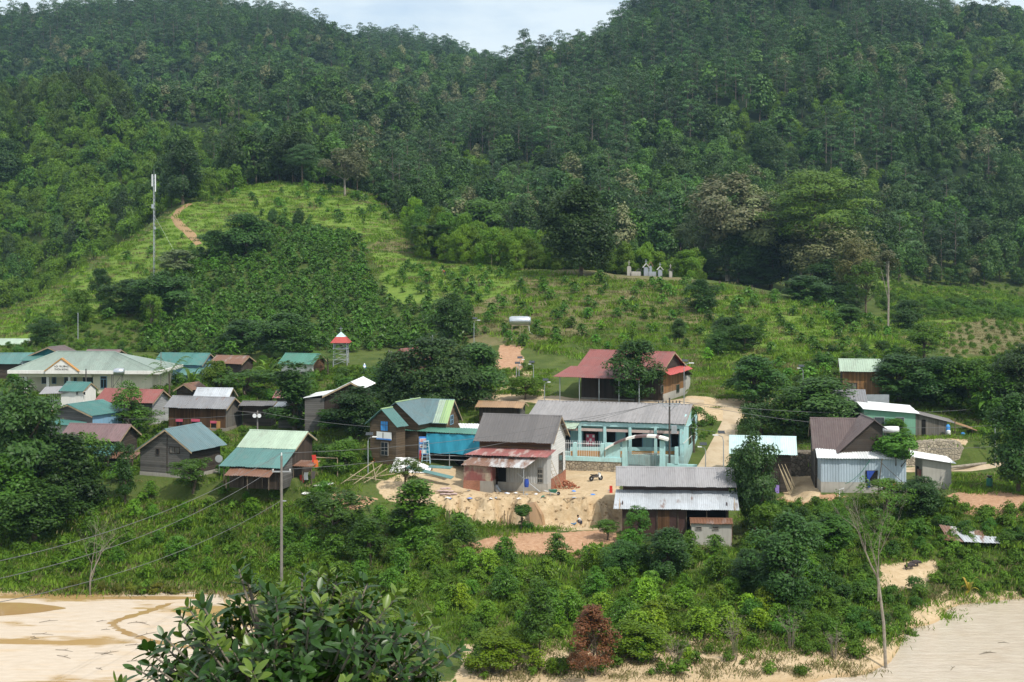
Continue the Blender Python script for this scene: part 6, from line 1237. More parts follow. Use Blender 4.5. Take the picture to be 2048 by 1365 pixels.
vill = [([(-20,690),(300,690),(330,700),(560,715),(700,735),(940,760),(960,800),(700,860),(690,955),(300,965),(-20,960)], 4.2, 120, 31, 'leafy shrub in the gaps between the left village houses'), ([(1500,760),(1680,700),(2060,720),(2060,900),(1940,870),(1900,800),(1640,830),(1560,850)], 4.0, 55, 32, 'leafy shrub on the slope among the right hand houses'), ([(1490,1000),(1580,1000),(1700,1030),(1880,1050),(2060,1050),(2060,1105),(1900,1112),(1720,1130),(1640,1100),(1500,1100)], 2.5, 65, 33, 'bushy shrub on the bank below the tin clad block'), ([(1500,1130),(1640,1110),(1740,1140),(1840,1190),(1860,1265),(1720,1290),(1500,1260)], 2.1, 55, 34, 'green shrub on the bank beside the river')]
ns = 0
for poly, sp, mxn, sd_, lab in vill:
    pts_ = [g for g in scatter(poly, sp, sd_, 105, 300) if not blocked(g.x, g.y, .9)]
    random.shuffle(pts_)
    for g in pts_[:mxn]:
        if ns >= 299: break
        ns += 1; h = random.uniform(.9, 2.3) if g.y > 160 else random.uniform(.9, 1.8)
        plant(SHRUB, 'shrub', g, h, h*random.uniform(1.3, 1.9), 2.2, 2.9, lab, 'shrub', 'shrubs '+lab.split(' shrub ')[1], random.choice([(1,1,1),(.65,.75,.8),(1.3,1.2,.9),(.8,.9,.8)]), .2)
wd_ = []
for poly, sp, sd_, a_, b_ in (([(-240,1000),(620,1000),(620,1190),(-240,1190)], 2.2, 41, 120, 175), ([(600,1000),(1000,1110),(1500,1095),(1640,1130),(1600,1275),(900,1280),(560,1160)], 2.0, 42, 112, 160), ([(1480,1000),(2320,1020),(2320,1115),(1880,1120),(1740,1130),(1740,1240),(1850,1280),(1600,1300),(1480,1100)], 1.0, 43, 108, 170), ([(-240,690),(700,735),(960,760),(960,800),(700,860),(690,955),(300,965),(-240,960)], 1.7, 44, 150, 270), ([(1500,760),(2320,720),(2320,930),(1930,880),(1900,800),(1640,830)], 2.0, 45, 165, 260), ([(1385,940),(1440,840),(1410,835),(1370,940)], 1.0, 46, 160, 190), ([(930,640),(1450,590),(1800,660),(1800,760),(1400,760),(1050,740)], 6.5, 47, 190, 310), ([(1760,580),(2320,600),(2320,720),(1790,760)], 4.2, 48, 190, 400), ([(930,1270),(1750,1265),(1740,1350),(930,1360)], 2.3, 64, 104, 125), ([(40,705),(60,630),(330,600),(320,705)], 1.7, 74, 225, 340), ([(1740,550),(2080,575),(2080,640),(1760,640)], 2.6, 75, 300, 480), ([(640,740),(1080,740),(1080,800),(700,800)], 2.0, 49, 190, 250), ([(1840,1130),(2320,1110),(2320,1190),(1900,1200)], .9, 50, 130, 145)):
    wd_ += scatter(poly, sp, sd_, a_, b_, jit=1.6)
stuff('weeds', wd_, WEED+[TUFT[3]], .85, 'knee high green weeds and ground cover across gardens and banks', 'weeds')
gr_ = []
for poly, sp, sd_, a_, b_ in (([(-240,1000),(640,1000),(640,1185),(-240,1185)], .5, 51, 125, 165), ([(560,1000),(900,1100),(1640,1090),(1640,1300),(900,1300),(560,1160)], .85, 52, 108, 160), ([(1480,1000),(2320,1000),(2320,1200),(1850,1290),(1480,1300)], .85, 53, 108, 170), ([(660,850),(740,850),(740,950),(690,985),(600,985)], .7, 54, 145, 200), ([(1900,950),(2320,955),(2320,1000),(1920,985)], .6, 55, 140, 172), ([(1420,930),(1465,830),(1360,940)], .8, 56, 160, 190), ([(-240,690),(700,730),(960,740),(1100,740),(1100,800),(960,830),(960,940),(760,960),(690,965),(300,965),(-240,960)], 1.15, 65, 150, 262), ([(1380,740),(2320,700),(2320,930),(1940,880),(1640,940),(1480,850),(1400,800)], 1.15, 66, 160, 262), ([(760,1000),(870,1012),(960,1045),(1060,1056),(1240,1062),(1240,1075),(980,1075),(880,1065)], .6, 67, 135, 160)):
    gr_ += scatter(poly, sp, sd_, a_, b_, jit=1.7)
stuff('grass', gr_, [TUFT[0], TUFT[1], TUFT[0], TUFT[1], TUFT[2], TUFT[3]], 1.0, 'tall green grass growing over the gardens and banks', 'grass')
hg = []
for poly, sp, sd_, a_, b_ in (([(-240,660),(200,520),(370,405),(560,355),(830,405),(850,510),(1060,530),(960,620),(740,560),(560,440),(400,500),(300,620),(0,700)], 1.9, 57, 240, 440), ([(930,650),(1060,545),(1450,570),(1800,650),(1800,760),(1400,760),(1050,700)], 1.6, 58, 190, 320), ([(1760,570),(2320,600),(2320,700),(1790,700)], 2.0, 59, 230, 470)):
    hg += [g for g in scatter(poly, sp, sd_, a_, b_, jit=1.9)]
stuff('hill_grass', hg, [TUFT[0], TUFT[1], TUFT[2], TUFT[3]], 1.5, 'light green and straw coloured grass on the open hillsides', 'grass')
dry_ = scatter([(1200,1280),(1760,1240),(1760,1350),(950,1365),(950,1290)], 1.25, 60, 106, 125, jit=1.8) + scatter([(60,1165),(540,1165),(540,1192),(60,1192)], .9, 61, 128, 142) + scatter([(1740,1110),(2060,1120),(2060,1200),(1760,1200)], 1.3, 62, 128, 145)
stuff('dry_grass', dry_, [TUFT[2]], 1.1, 'withered straw coloured grass along the flooded edges', 'grass')
# ---------------------------------------------------------------- bare trees
def bare(name, label, px, base, top, seed, r0, lean=0.0, spread=.5, depth=5, mat=None, crown=None, fork=.42, trunkf=.35):
    g = G(px, base, 100); h = CZ-(top-HY)*g.y/F-g.z; r = np.random.default_rng(seed); t_ = thing(name, label, 'tree', tuple(g)); m = MB(); tips = []
    def br(p, dv, L_, rad, k):
        n = 4; path = [p]; dd = dv.copy()
        for i in range(n):
            dd = (dd + Vector((r.normal(), r.normal(), r.normal()*.5))*.085).normalized(); path.append(path[-1]+dd*L_/n)
        m.tube(path, [rad*(1-.45*i/n) for i in range(n+1)], 6 if k > 3 else 4, cap=False)
        if k <= 0: tips.append(path[-1]); return
        for j in range(r.integers(2, 4)):
            st = path[-1] if j == 0 else path[r.integers(2, n+1)]
            nd = (dd + Vector((r.normal(), r.normal(), abs(r.normal())*.3+.1))*spread*1.25).normalized(); br(st, nd, L_*(.6+.2*r.random()), rad*.52, k-1)
    m.tube([(0,0,-.5),(lean*.3,0,h*trunkf*.5),(lean,.1,h*trunkf)], [r0*1.2, r0, r0*.85], 8)
    for j in range(3): br(Vector((lean, .1, h*trunkf*(1 if j < 2 else .75))), Vector((r.normal()*.35+(-.25 if j else .2), r.normal()*.3, 1)).normalized(), h*(1-trunkf)*fork, r0*(.7 if j == 0 else .5), depth-1)
    m.obj('trunk', mat or bark_pale, t_)
    if crown and tips:
        V, Q = cloud(r, [tuple(tips[i]) for i in r.choice(len(tips), min(len(tips), crown), False)], .45, crown*55, .2, .45); link('crown', npmesh("crown", V, [Q], [L_mid]), t_)
    return t_
cropr = [g for g in scatter([(1870,715),(1900,655),(1980,637),(2060,650),(2060,710)], 1.7, 71, 230, 420, jit=.5, avoid=False)] + scatter([(150,690),(300,640),(300,690),(200,700)], 1.6, 72, 240, 330, jit=1.5)
stuff('crop_rows', cropr, [TUFT[2], WEED[0], TUFT[2]], .75, 'low withered crop plants over the fallow field at right', 'crops')
for i, (px, py) in enumerate([(150,1186),(205,1188),(262,1187),(285,1190),(318,1186),(345,1190),(236,1190),(500,1188)]):
    plant(SHRUB, 'withered_shrub', G(px, py, 120), random.uniform(.8, 1.4), random.uniform(1.2, 2.2), 2.2, 2.9, 'withered brownish shrub along the left edge of the mud', 'shrub', 'withered shrubs by the mud', (2.0, 1.0, .9))
bare('bare_tree', 'tall bare pale tree with forked crown at the river edge', 1772, 1338, 978, 8, .12, -.6, .2, 6, crown=26, fork=.40, trunkf=.5)
bare('bare_tree', 'leafless pale tree at the edge of the mud on the left', 180, 1195, 1040, 6, .09, 0, .45, 5, mat=twig, fork=.45, trunkf=.25)
for i, (px, b_, tp, sd_) in enumerate(((1470,1322,1222,11),(1583,1300,1215,12),(1352,1346,1270,13),(1668,1318,1255,14))):
    g = G(px, b_, 100); h = CZ-(tp-HY)*g.y/F-g.z; r = np.random.default_rng(sd_); m = MB()
    for k_ in range(16):
        a = r.random()*6.28; s_ = .2+.8*r.random(); p1 = Vector((math.cos(a)*.12, math.sin(a)*.12, h*.4)); p2 = Vector((math.cos(a)*s_*h*.42, math.sin(a)*s_*h*.42, h*(.65+.4*r.random()))); m.tube([(math.cos(a)*.25*s_, math.sin(a)*.25*s_, -.2), p1+Vector((math.cos(a)*.2*s_, math.sin(a)*.2*s_, 0)), p2], [.016, .012, .005], 4, cap=False)
        for q_ in range(7):
            f_ = .2+.8*r.random(); st = (p1+Vector((math.cos(a)*.2*s_, math.sin(a)*.2*s_, 0))).lerp(p2, f_); m.tube([st, st+Vector((r.normal()*.25, r.normal()*.25, .3*r.random()))], [.009, .004], 3, cap=False)
    o = m.obj('dead_shrub', twig); o.location = g; tag(o, ['dead leafless shrub in the sand right of the rust brown tree','dead leafless shrub in the sand, third along from the rust brown tree','dead leafless shrub beside the rust brown tree','dead leafless shrub nearest the bare river tree'][i], 'shrub')
# ---------------------------------------------------------------- foreground bush, a few metres from the eye
L_bush = m_leaf("leaf_bush", (.018, .070, .009), (.052, .142, .018), .22, .36, .4); L_bushy = m_leaf("leaf_bush_young", (.09, .15, .02), (.14, .20, .03), .35, .35, .45); L_bushr = m_leaf("leaf_bush_red", (.22, .05, .03), (.34, .12, .05), .3, .4, .4)
r = np.random.default_rng(77); bc = P(590, 1400, 7.2); bush = thing('foreground_shrub', 'large glossy leaved shrub close up at the bottom left of the view', 'shrub', (bc.x, bc.y, ground(bc.x, bc.y))); b0 = Vector((0, 0, bc.z-bush.location.z))
VB = {0: [], 1: [], 2: []}; tw_ = MB(); tw_.tube([(0,0,-.4),(.03,0,b0.z*.5),(0,0,b0.z-.25)], [.05, .045, .035], 8)
st_ = np.array([0, .14, .34, .56, .78, .92, 1.0]); wp_ = np.array([.02, .45, .85, 1.0, .78, .42, .03])
def big_leaf(p, dv, up, L_, kind):
    side = dv.cross(up)
    if side.length < 1e-4: return
    side.normalize(); nn = side.cross(dv).normalized(); curl = r.uniform(.02, .28); fold = r.uniform(.12, .4); wd = L_*r.uniform(.19, .26); pts_ = []
    for s_, q_ in zip(st_, wp_):
        c_ = p+dv*(L_*s_)-nn*(curl*L_*s_*s_); ww = wd*q_
        pts_ += [c_-side*ww+nn*(fold*ww), c_, c_+side*ww+nn*(fold*ww)]
    VB[kind].append(pts_)
tips = []
while len(tips) < 520:
    a = r.random()*2*math.pi; e_ = math.asin(r.uniform(-.35, 1)); rad = r.uniform(.25, 1.0)**.55; x_, y_, z_ = math.cos(a)*math.cos(e_)*.86*rad, math.sin(a)*math.cos(e_)*.75*rad, math.sin(e_)*.66*rad
    if x_ < -.1 and z_ > .35+x_*.25+.12: 
        if r.random() < .6: continue
    tips.append(Vector((x_, y_, z_)))
tips += [Vector((-.88, -.1, .12)), Vector((-.80, .1, .24)), Vector((-.29, 0, .68)), Vector((-.26, .1, .60)), Vector((-.12, -.1, .58)), Vector((.12, 0, .56)), Vector((.84, 0, .26)), Vector((.70,.1,.36)), Vector((-.62,-.2,.38)), Vector((-.5, .1, .48))]
for i, tp in enumerate(tips):
    p = b0+tp; o = tp.normalized(); root_ = b0+tp*.25+Vector((0, 0, -.12)); md = root_.lerp(p, .6)+Vector((0, 0, -.05)); tw_.tube([root_, md, p], [.012, .008, .004], 5, cap=False)
    kd = 2 if (i % 90 == 5 or i in (434,)) else (1 if r.random() < .26 and tp.z > .05 else 0); ax = (o*.7+Vector((0, 0, .55))+Vector(r.normal(size=3)*.18)).normalized(); u_ = ax.orthogonal().normalized(); v_ = ax.cross(u_)
    nl = r.integers(8, 13)
    for k_ in range(nl):
        an = k_*2.4+r.normal()*.25; f_ = k_/nl; rd_ = u_*math.cos(an)+v_*math.sin(an); dv = (ax*(.15+.95*f_)+rd_*(1.0-.35*f_)).normalized(); big_leaf(p-ax*(.10*(1-f_)), dv, (ax+Vector((0,0,.4))).normalized(), r.uniform(.07, .125)*(1-.35*f_), kd if (kd != 2 or f_ > .25) else 0)
tw_.obj('stems', twig, bush)
for kd, (nm, mt) in {0: ('foliage', L_bush), 1: ('young_foliage', L_bushy), 2: ('red_young_foliage', L_bushr)}.items():
    A = np.array([[tuple(q_) for q_ in l_] for l_ in VB[kd]]).reshape(-1, 3); nlv = len(VB[kd]); ns_ = len(st_); base_ = []
    for i in range(ns_-1): base_ += [[3*i, 3*i+1, 3*i+4, 3*i+3], [3*i+1, 3*i+2, 3*i+5, 3*i+4]]
    Q = (np.arange(nlv)[:, None, None]*(3*ns_)+np.array(base_)[None]).reshape(-1, 4); link(nm, npmesh(nm, A, [Q], [mt], smooth=True), bush)
# ---------------------------------------------------------------- poles, wires, lamps
def pole(px, base, top, label, d=None, rad=.14, mat=None, name='utility_pole'):
    g = G(px, base) if d is None else P(px, base, d)
    if d is not None: g.z = ground(g.x, g.y)
    h = CZ-(top-HY)*g.y/F-g.z; t_ = thing(name, label, 'pole', tuple(g)); MB().tube([(0,0,-.6),(0,0,h)], [rad, rad*.72], 10).obj('shaft', mat or pole_c, t_); return t_, h
pA, hA = pole(563, 1158, 912, 'tall weathered concrete utility pole standing in the left garden', 134, .15)
m = MB(); m.box(-.9,.9,-.05,.05,hA-1.55,hA-1.43); m.obj('crossarm', galv, pA); m = MB(); [m.lathe((x_,0,hA-1.43), [(.03,0),(.06,.06),(.06,.16),(.03,.2)], 8) for x_ in (-.8,.8)]; m.lathe((0,0,hA), [(.03,0),(.06,.08),(.06,.22),(.03,.3)], 8); m.obj('insulator', white_paint, pA); MB().box(.1,.45,-.08,.02,hA-4.3,hA-4.2).obj('bracket', galv, pA)
pB, hB = pole(1339, 946, 796, 'dark utility pole with transformer box beside the school gate', 168, .14, pole_dk)
m = MB(); m.box(-1.4,1.3,-.06,.06,hB-.75,hB-.62); m.box(-1.0,1.0,-.2,-.08,hB-1.0,hB-.9); m.tube([(-.9,0,hB-.7),(0,0,hB-1.7)], .03, 4); m.tube([(.9,0,hB-.7),(0,0,hB-1.7)], .03, 4); m.obj('crossarm', galv, pB)
m = MB(); [m.lathe((x_,0,hB-.62), [(.04,0),(.09,.08),(.06,.16),(.09,.24),(.03,.3)], 8) for x_ in (-1.3,-.8,-.4,.4,.8,1.2)]; m.obj('insulator', iron, pB); MB().box(.2,.85,-.3,.15,hB-4.2,hB-3.3).obj('transformer_box', galv, pB)
pC, hC = pole(515, 866, 822, 'short pole carrying two white loudspeakers', 170, .11)
for sx in (-1, 1):
    MB().lathe((sx*.28, -.15, hC-.55), [(.06,.25),(.10,.1),(.25,-.25)], 12, 'y').obj('horn_speaker', plastic_white, pC)
pole(172, 812, 738, 'thin dark pole in front of the village hall', 206, .12, pole_dk); pole(778, 766, 700, 'pale pole left of the big mango tree', 205, .09); pole(782, 766, 702, 'second pale pole by the mango, right of its twin', 206, .09)
pole(322, 785, 705, 'thin pole beside the teal roofed house', 221, .08); pole(423, 760, 718, 'thin pole left of the rusty roofed shed', 230, .07); pole(156, 668, 626, 'thin blue grey pole at the foot of the left slope', 275, .09, galv); pole(1910, 880, 838, 'timber post on the terrace by the plank lean-to', 177.5, .08, bark)
def lamp(px, base, top, side, label, d=None):
    g = G(px, base) if d is None else P(px, base, d)
    if d is not None: g.z = ground(g.x, g.y)
    h = CZ-(top-HY)*g.y/F-g.z; t_ = thing('street_lamp', label, 'street lamp', tuple(g)); s_ = h/6
    MB().tube([(0,0,-.4),(0,0,h*.86),(side*.15*s_,0,h*.95),(side*.75*s_,0,h*.985)], [.07,.05,.04,.035], 7).obj('pole', galv, t_)
    MB().box(min(side*.65,side*1.35)*s_,max(side*.65,side*1.35)*s_,-.16,.16,h*.975,h*.975+.1).obj('lamp_head', plastic_white, t_)
    MB().slab((side*.2-.45,-.25,h*.98+.25),(side*.2+.35,-.25,h*.98+.25),(side*.2+.35,.3,h*.98+.5),(side*.2-.45,.3,h*.98+.5),.04).obj('solar_panel', glass, t_); return t_
lamp(736, 952, 873, 1, 'solar street lamp left of the wooden cross gable house')
lamp(1411, 942, 893, -1, 'short street lamp on the road bank behind the double roofed house', 164); lamp(1447, 942, 869, -1, 'street lamp standing in the dirt road', 164.5)
lamp(1368, 806, 725, 1, 'street lamp against the gable of the big red roofed house', 195); lamp(1033, 772, 730, 1, 'left lamp of the pair above the tan roofed shed', 212); lamp(1038, 772, 719, 1, 'taller right lamp of the pair above the tan roofed shed', 213)
lamp(1089, 804, 764, 1, 'street lamp at the left end of the red veranda roof', 196); lamp(1067, 770, 728, -1, 'thin lamp post right of the lamp pair', 210); lamp(1606, 770, 736, -1, 'street lamp left of the pale mint roof', 206); lamp(1990, 922, 844, 1, 'street lamp by the road at the right', 172); lamp(948, 685, 640, 1, 'lamp post on the hillside left of the long water tank', 246)
def cable(a, b, sag, label, r_=.022):
    a, b = Vector(a), Vector(b); o = MB().tube([a.lerp(b, i/24)-Vector((0,0,sag*4*(i/24)*(1-i/24))) for i in range(25)], r_, 4).obj('power_cable', wire); tag(o, label, 'cable')
tA = pA.location+Vector((0,0,hA+.25)); tB = pB.location+Vector((0,0,hB-.4))
cable(tA, P(-60, 1135, 86), 1.2, 'topmost power cable running from the garden pole down to the left edge'); cable(tA+Vector((-.8,0,-1.5)), P(-60, 1170, 86), 1.3, 'middle power cable running from the garden pole to the left edge'); cable(pA.location+Vector((0,0,hA-4.2)), P(-60, 1215, 86), 1.3, 'lowest power cable running from the garden pole to the left edge')
cable(tA+Vector((.8,0,-1.5)), tB+Vector((-1.2,0,0)), 1.4, 'lower cable strung between the garden pole and the gate pole'); cable(tA, tB+Vector((-.4,0,0)), 1.2, 'upper cable strung between the garden pole and the gate pole')
cable(tB+Vector((1.2,0,0)), P(2120, 838, 175), 2.0, 'upper cable running right from the gate pole'); cable(tB+Vector((.8,0,0)), P(2120, 800, 190), 1.6, 'topmost cable running right from the gate pole'); cable(pB.location+Vector((0,0,hB-3)), P(2120, 880, 172), 2.0, 'lowest cable running right from the gate pole')
cable(pC.location+Vector((0,0,hC-.1)), tB+Vector((-.9,.2,-.2)), 2.6, 'long cable from the loudspeaker pole to the gate pole'); cable(pC.location+Vector((0,0,hC-.3)), P(-60, 800, 190), 1.5, 'cable running left from the loudspeaker pole')

# ---------------------------------------------------------------- building site and yard things
def at(px, py, d=None):
    g = G(px, py, 130) if d is None else P(px, py, d)
    if d is not None: g.z = ground(g.x, g.y)
    return g
def put(mb, name, mat, label, cat, px, py, d=None, rz=0, group=None, smooth=False):
    o = mb.obj(name, mat, None, smooth); g = at(px, py, d); o.location = g; o.rotation_euler = (0, 0, rz); return tag(o, label, cat, group)
# motorbike
g = at(1192, 960, 163.5); mb_ = thing('motorbike', 'small white and black motorbike parked before the stone footing', 'motorbike', tuple(g), R(28))
for x_ in (-.62, .62):
    w_ = MB().lathe((x_,0,.3), [(.20,-.04),(.29,-.045),(.31,0),(.29,.045),(.20,.04)], 18, 'y').obj('wheel', rubber, mb_); MB().lathe((x_,0,.3), [(.03,-.05),(.2,-.02),(.2,.02),(.03,.05)], 14, 'y').obj('rim', galv, w_)
m = MB(); m.prism([(-.5,-.09,.42),(.15,-.09,.36),(.42,-.09,.62),(.2,-.09,.72),(-.1,-.09,.62),(-.6,-.09,.72)], (0,.18,0)); m.tube([(.62,0,.3),(.45,0,.85)], .035, 6); m.tube([(-.62,0,.3),(-.2,0,.4)], .04, 6); m.obj('body', iron, mb_)
MB().prism([(.42,-.16,.35),(.60,-.16,.55),(.46,-.16,.88),(.36,-.16,.82),(.30,-.16,.5)], (0,.32,0)).obj('front_fairing', white_paint, mb_); MB().prism([(-.72,-.13,.78),(-.1,-.13,.72),(.1,-.13,.74),(.05,-.13,.66),(-.65,-.13,.66)], (0,.26,0)).obj('saddle', rubber, mb_)
m = MB(); m.tube([(.38,-.33,.95),(.44,0,.9),(.38,.33,.95)], .018, 6); m.obj('handlebar', iron, mb_); MB().lathe((.55,0,.82), [(.02,-.06),(.08,-.03),(.08,.05),(.03,.06)], 10, 'x').obj('headlight', glass, mb_)
# wheelbarrow leaning on the wall, second one loaded
def barrow(px, py, d, rz, tilt, label, mat):
    g = at(px, py, d); t_ = thing('wheelbarrow', label, 'wheelbarrow', tuple(g), rz); q_ = Matrix.Rotation(tilt, 3, 'Y')
    def T(v): return q_ @ Vector(v)
    b = [(-.45,-.3,.62),(.45,-.3,.62),(.45,.3,.62),(-.45,.3,.62)]; c_ = [(-.28,-.2,.32),(.30,-.2,.32),(.30,.2,.32),(-.28,.2,.32)]
    MB().add([T(v) for v in b+c_], [(4,5,1,0),(5,6,2,1),(6,7,3,2),(7,4,0,3),(7,6,5,4)]).obj('tray', mat, t_)
    m = MB(); [m.tube([T((-.95,s_*.26,.55)), T((0,s_*.2,.3)), T((.6,s_*.05,.2))], .025, 5) for s_ in (-1,1)]; [m.tube([T((-.3,s_*.22,.35)), T((-.38,s_*.24,0))], .025, 5) for s_ in (-1,1)]; m.obj('frame', galv, t_)
    m = MB(); v0 = T((.62,0,.2)); m.lathe(v0, [(.1,-.04),(.19,-.04),(.2,0),(.19,.04),(.1,.04)], 14, 'y'); m.obj('wheel', rubber, t_)
barrow(988, 981, 155.6, R(160), R(-52), 'wheelbarrow tipped up against the wall of the half built house', galv); barrow(1106, 984, 153.6, R(15), 0, 'dark green wheelbarrow loaded with tools at the site edge', bin_green)
# bricks, sacks, boards, debris
g = at(1132, 972, 158.5); r = np.random.default_rng(5); bp = MB()
for i in range(150):
    a = r.random()*6.28; q_ = 1.5*r.random()**.6; z_ = max(0, .85*(1-q_/1.5))*r.random()**.4; c_, s_ = math.cos(r.random()*6.28), math.sin(r.random()*6.28); x_, y_ = q_*math.cos(a), q_*math.sin(a)*.7; v = [(dx*.11, dy*.055, dz*.05) for dx in (-1,1) for dy in (-1,1) for dz in (-1,1)]
    t_ = r.normal()*.5; bp.add([(x_+vx*c_-vy*s_, y_+vx*s_+vy*c_, z_+.05+vz+vx*t_) for vx, vy, vz in v], [(0,1,3,2),(4,6,7,5),(0,4,5,1),(2,3,7,6),(0,2,6,4),(1,5,7,3)])
o = bp.obj('brick_pile', m_plain("loose_brick", (.34, .13, .07), .9, var=.35, sc_=4)); o.location = g; tag(o, 'heap of loose orange bricks at the right corner of the half built house', 'brick pile', kind='stuff')
for i, (px, py, d, k_) in enumerate([(886,998,152.6,0),(896,997,152.6,0),(891,994,152.9,1),(901,995,152.9,1),(880,995,152.9,1),(887,991,153.1,2),(908,997,152.7,0),(896,990.5,153.2,2)]):
    m = MB(); m.lathe((0,0,0), [(.05,-.36),(.2,-.3),(.24,0),(.2,.3),(.05,.36)], 10, 'x'); q_ = P(px, py, d); o = m.obj('cement_sack', sack, None, True); o.scale = (1, .9, .42); z_ = ground(q_.x, q_.y); o.location = (q_.x, q_.y, z_+.1+.17*k_); o.rotation_euler = (0, 0, random.uniform(-.5, .5)); tag(o, 'filled pinkish cement sack in the stack at the left of the building site', 'sack', 'cement sacks stacked at the site')
put(MB().prism([(-.45,0,0),(.35,.0,0),(.5,.35,1.25),(-.4,.35,1.25)], (0,.04,0)), 'green_board', green_paint, 'green painted board leaning on the cement wall', 'board', 950, 982, 155.2, 0)
for i, (px, py, x_, d) in enumerate(((1078,981,-.7,156.0),(1084,981,-.6,156.0))):
    put(MB().prism([(0,0,0),(.14,0,0),(.14+x_,.9,2.5),(x_,.9,2.5)], (0,.04,0)), 'plank', timber, ['long plank leaning on the tin wall, left of two','long plank leaning on the tin wall, right of two'][i], 'plank', px, py, d)
o = MB().tube([(-1.4,.0,2.1),(1.1,0,.05)], .05, 7).obj('leaning_pipe', galv); o.location = at(1060, 982, 155); tag(o, 'white pipe propped diagonally before the half built house', 'pipe')
vs = [(.28*math.cos(a)*(1-.35*abs(j-2)/3), .2*math.sin(a)*(1-.3*abs(j-2)/3), .95+.22*j) for j in range(5) for a in np.linspace(0, 6.283, 9)[:-1]]
o = MB().add(vs, [(j*8+i, j*8+(i+1) % 8, (j+1)*8+(i+1) % 8, (j+1)*8+i) for j in range(4) for i in range(8)]).obj('hanging_jacket', blue_cloth, None, True); o.location = at(1053, 983, 154.6); o.location.z -= .25; tag(o, 'dark blue jacket hung over the propped pipe', 'jacket')
ld = thing('site_ladder', 'pale bamboo ladder leaning on the lean-to roof of the half built house', 'ladder', tuple(at(1112, 980, 156.5))); m = MB(); pa_, pb_ = Vector((.55,0,0)), Vector((-1.3,.6,4.6)); ex = Vector((.22,.02,.06)); [m.tube([pa_+ex*s_, pb_+ex*s_], .03, 5) for s_ in (-1,1)]; m.obj('rail', bamboo_pole, ld); m = MB(); [m.tube([pa_.lerp(pb_,f_)-ex, pa_.lerp(pb_,f_)+ex], .02, 4) for f_ in np.linspace(.06,.95,12)]; m.obj('rung', bamboo_pole, ld)
r = np.random.default_rng(9); cols = [tarp_white, blue_paint, timber, galv, pink_cloth, timber, cement_dark, plastic_white, bin_green]
DEB = [('rag','crumpled rag on the sand of the building site','rag'), ('plank','loose plank lying on the sand of the building site','plank'), ('plastic_sheet','scrap of plastic sheet on the sand of the building site','plastic sheet')]
for i in range(46):
    px, py = r.uniform(870, 1225), r.uniform(982, 1000)
    if i < 12: px, py = r.uniform(965, 1075), r.uniform(978, 990)
    k_ = i % 3; g = at(px, py); 
    if k_ == 1: m = MB().box(-.7*r.uniform(.5,1.6),.7,-.06,.06,.01,.06)
    else:
        n = 9; m = MB(); vs = [(0,0,.16)]+[(math.cos(a)*r.uniform(.12,.38), math.sin(a)*r.uniform(.1,.3), r.uniform(.0,.10)) for a in np.linspace(0,6.283,n)[:-1]]; m.add(vs, [(0,1+j,1+(j+1)%8) for j in range(8)]+[tuple(range(8,0,-1))])
    o = m.obj(DEB[k_][0], timber if k_ == 1 else cols[int(r.integers(0, len(cols)))]); o.location = g; o.rotation_euler = (0,0,r.normal()*.4); tag(o, DEB[k_][1], DEB[k_][2], 'debris on the building site: '+DEB[k_][2])
put(MB().box(-.16,.16,-.12,.12,0,.42).box(-.16,.16,.08,.12,.42,.75), 'red_plastic_chair', red_paint, 'small red plastic chair near the corner of the double roofed house', 'chair', 1222, 986)
# tarpaulin covered shape
m = MB(); vs = []; NX, NY = 17, 9; r = np.random.default_rng(4)
for i in range(NX):
    for j in range(NY):
        u, v = i/(NX-1), j/(NY-1); hgt = (1.55*min(1, u/.12)*(1-max(0,(u-.5))*1.45))*max(0, math.sin(math.pi*min(1, max(0, v)))**.45); vs.append(((u-.5)*4.7, (v-.5)*2.2, max(0, hgt*(1+.025*r.normal()))))
o = m.add(vs, [(i*NY+j, (i+1)*NY+j, (i+1)*NY+j+1, i*NY+j+1) for i in range(NX-1) for j in range(NY-1)]).obj('covered_heap', tarp_white, None, True); o.location = at(822, 943); o.rotation_euler = (0,0,R(-6)); tag(o, 'heap covered with a bright white tarpaulin in front of the wooden house', 'covered heap')
for i, (a, b, d0_, d1_) in enumerate((((810,936),(902,958),158.5,155),((855,935),(900,938),159,157.5))):
    p0, p1 = P(*a, d0_), P(*b, d1_); m = MB(); m.slab(p0, p1, p1+Vector((.3,.9,.12)), p0+Vector((.3,.9,.12)), .05); tag(m.obj('tin_sheet', r_teal2), ['long teal roofing sheet sloping beside the red tin wall','shorter teal roofing sheet behind the long one'][i], 'roofing sheet')
g0 = at(738, 960, 157); n_ = 0
for i, (a, b, d0_, d1_) in enumerate((((682,968),(747,924),155,157.5),((705,970),(764,929),155,157.5),((728,966),(778,936),155.5,158),((700,950),(770,962),156.5,156),((745,924),(752,962),157.6,156),((763,930),(745,958),157.5,156.5),((690,962),(790,948),156,158))):
    o = MB().tube([P(*a, d0_), P(*b, d1_)], .05, 6).obj('bamboo_pole', bamboo_pole); tag(o, ['lowest of the long leaning bamboo poles in the frame by the lamp','second long leaning bamboo pole in the frame','third leaning bamboo pole, nearest the white covered heap','cross pole lying over the bamboo frame','upright bamboo strut under the first pole','slanting bamboo strut under the second pole','long flat bamboo pole at the foot of the frame'][i], 'pole')
r = np.random.default_rng(12); V, Q = cloud(r, [(0,0,.3),(.5,0,.25),(-.45,0,.25)], .5, 420, .2, .35); o = link('flower_bush', npmesh("flower_bush", V, [Q], [m_leaf("leaf_orange", (.5,.10,.02), (.68,.20,.03), .2)])); o.location = at(757, 926); tag(o, 'orange red flowering bush beside the wooden house', 'bush')
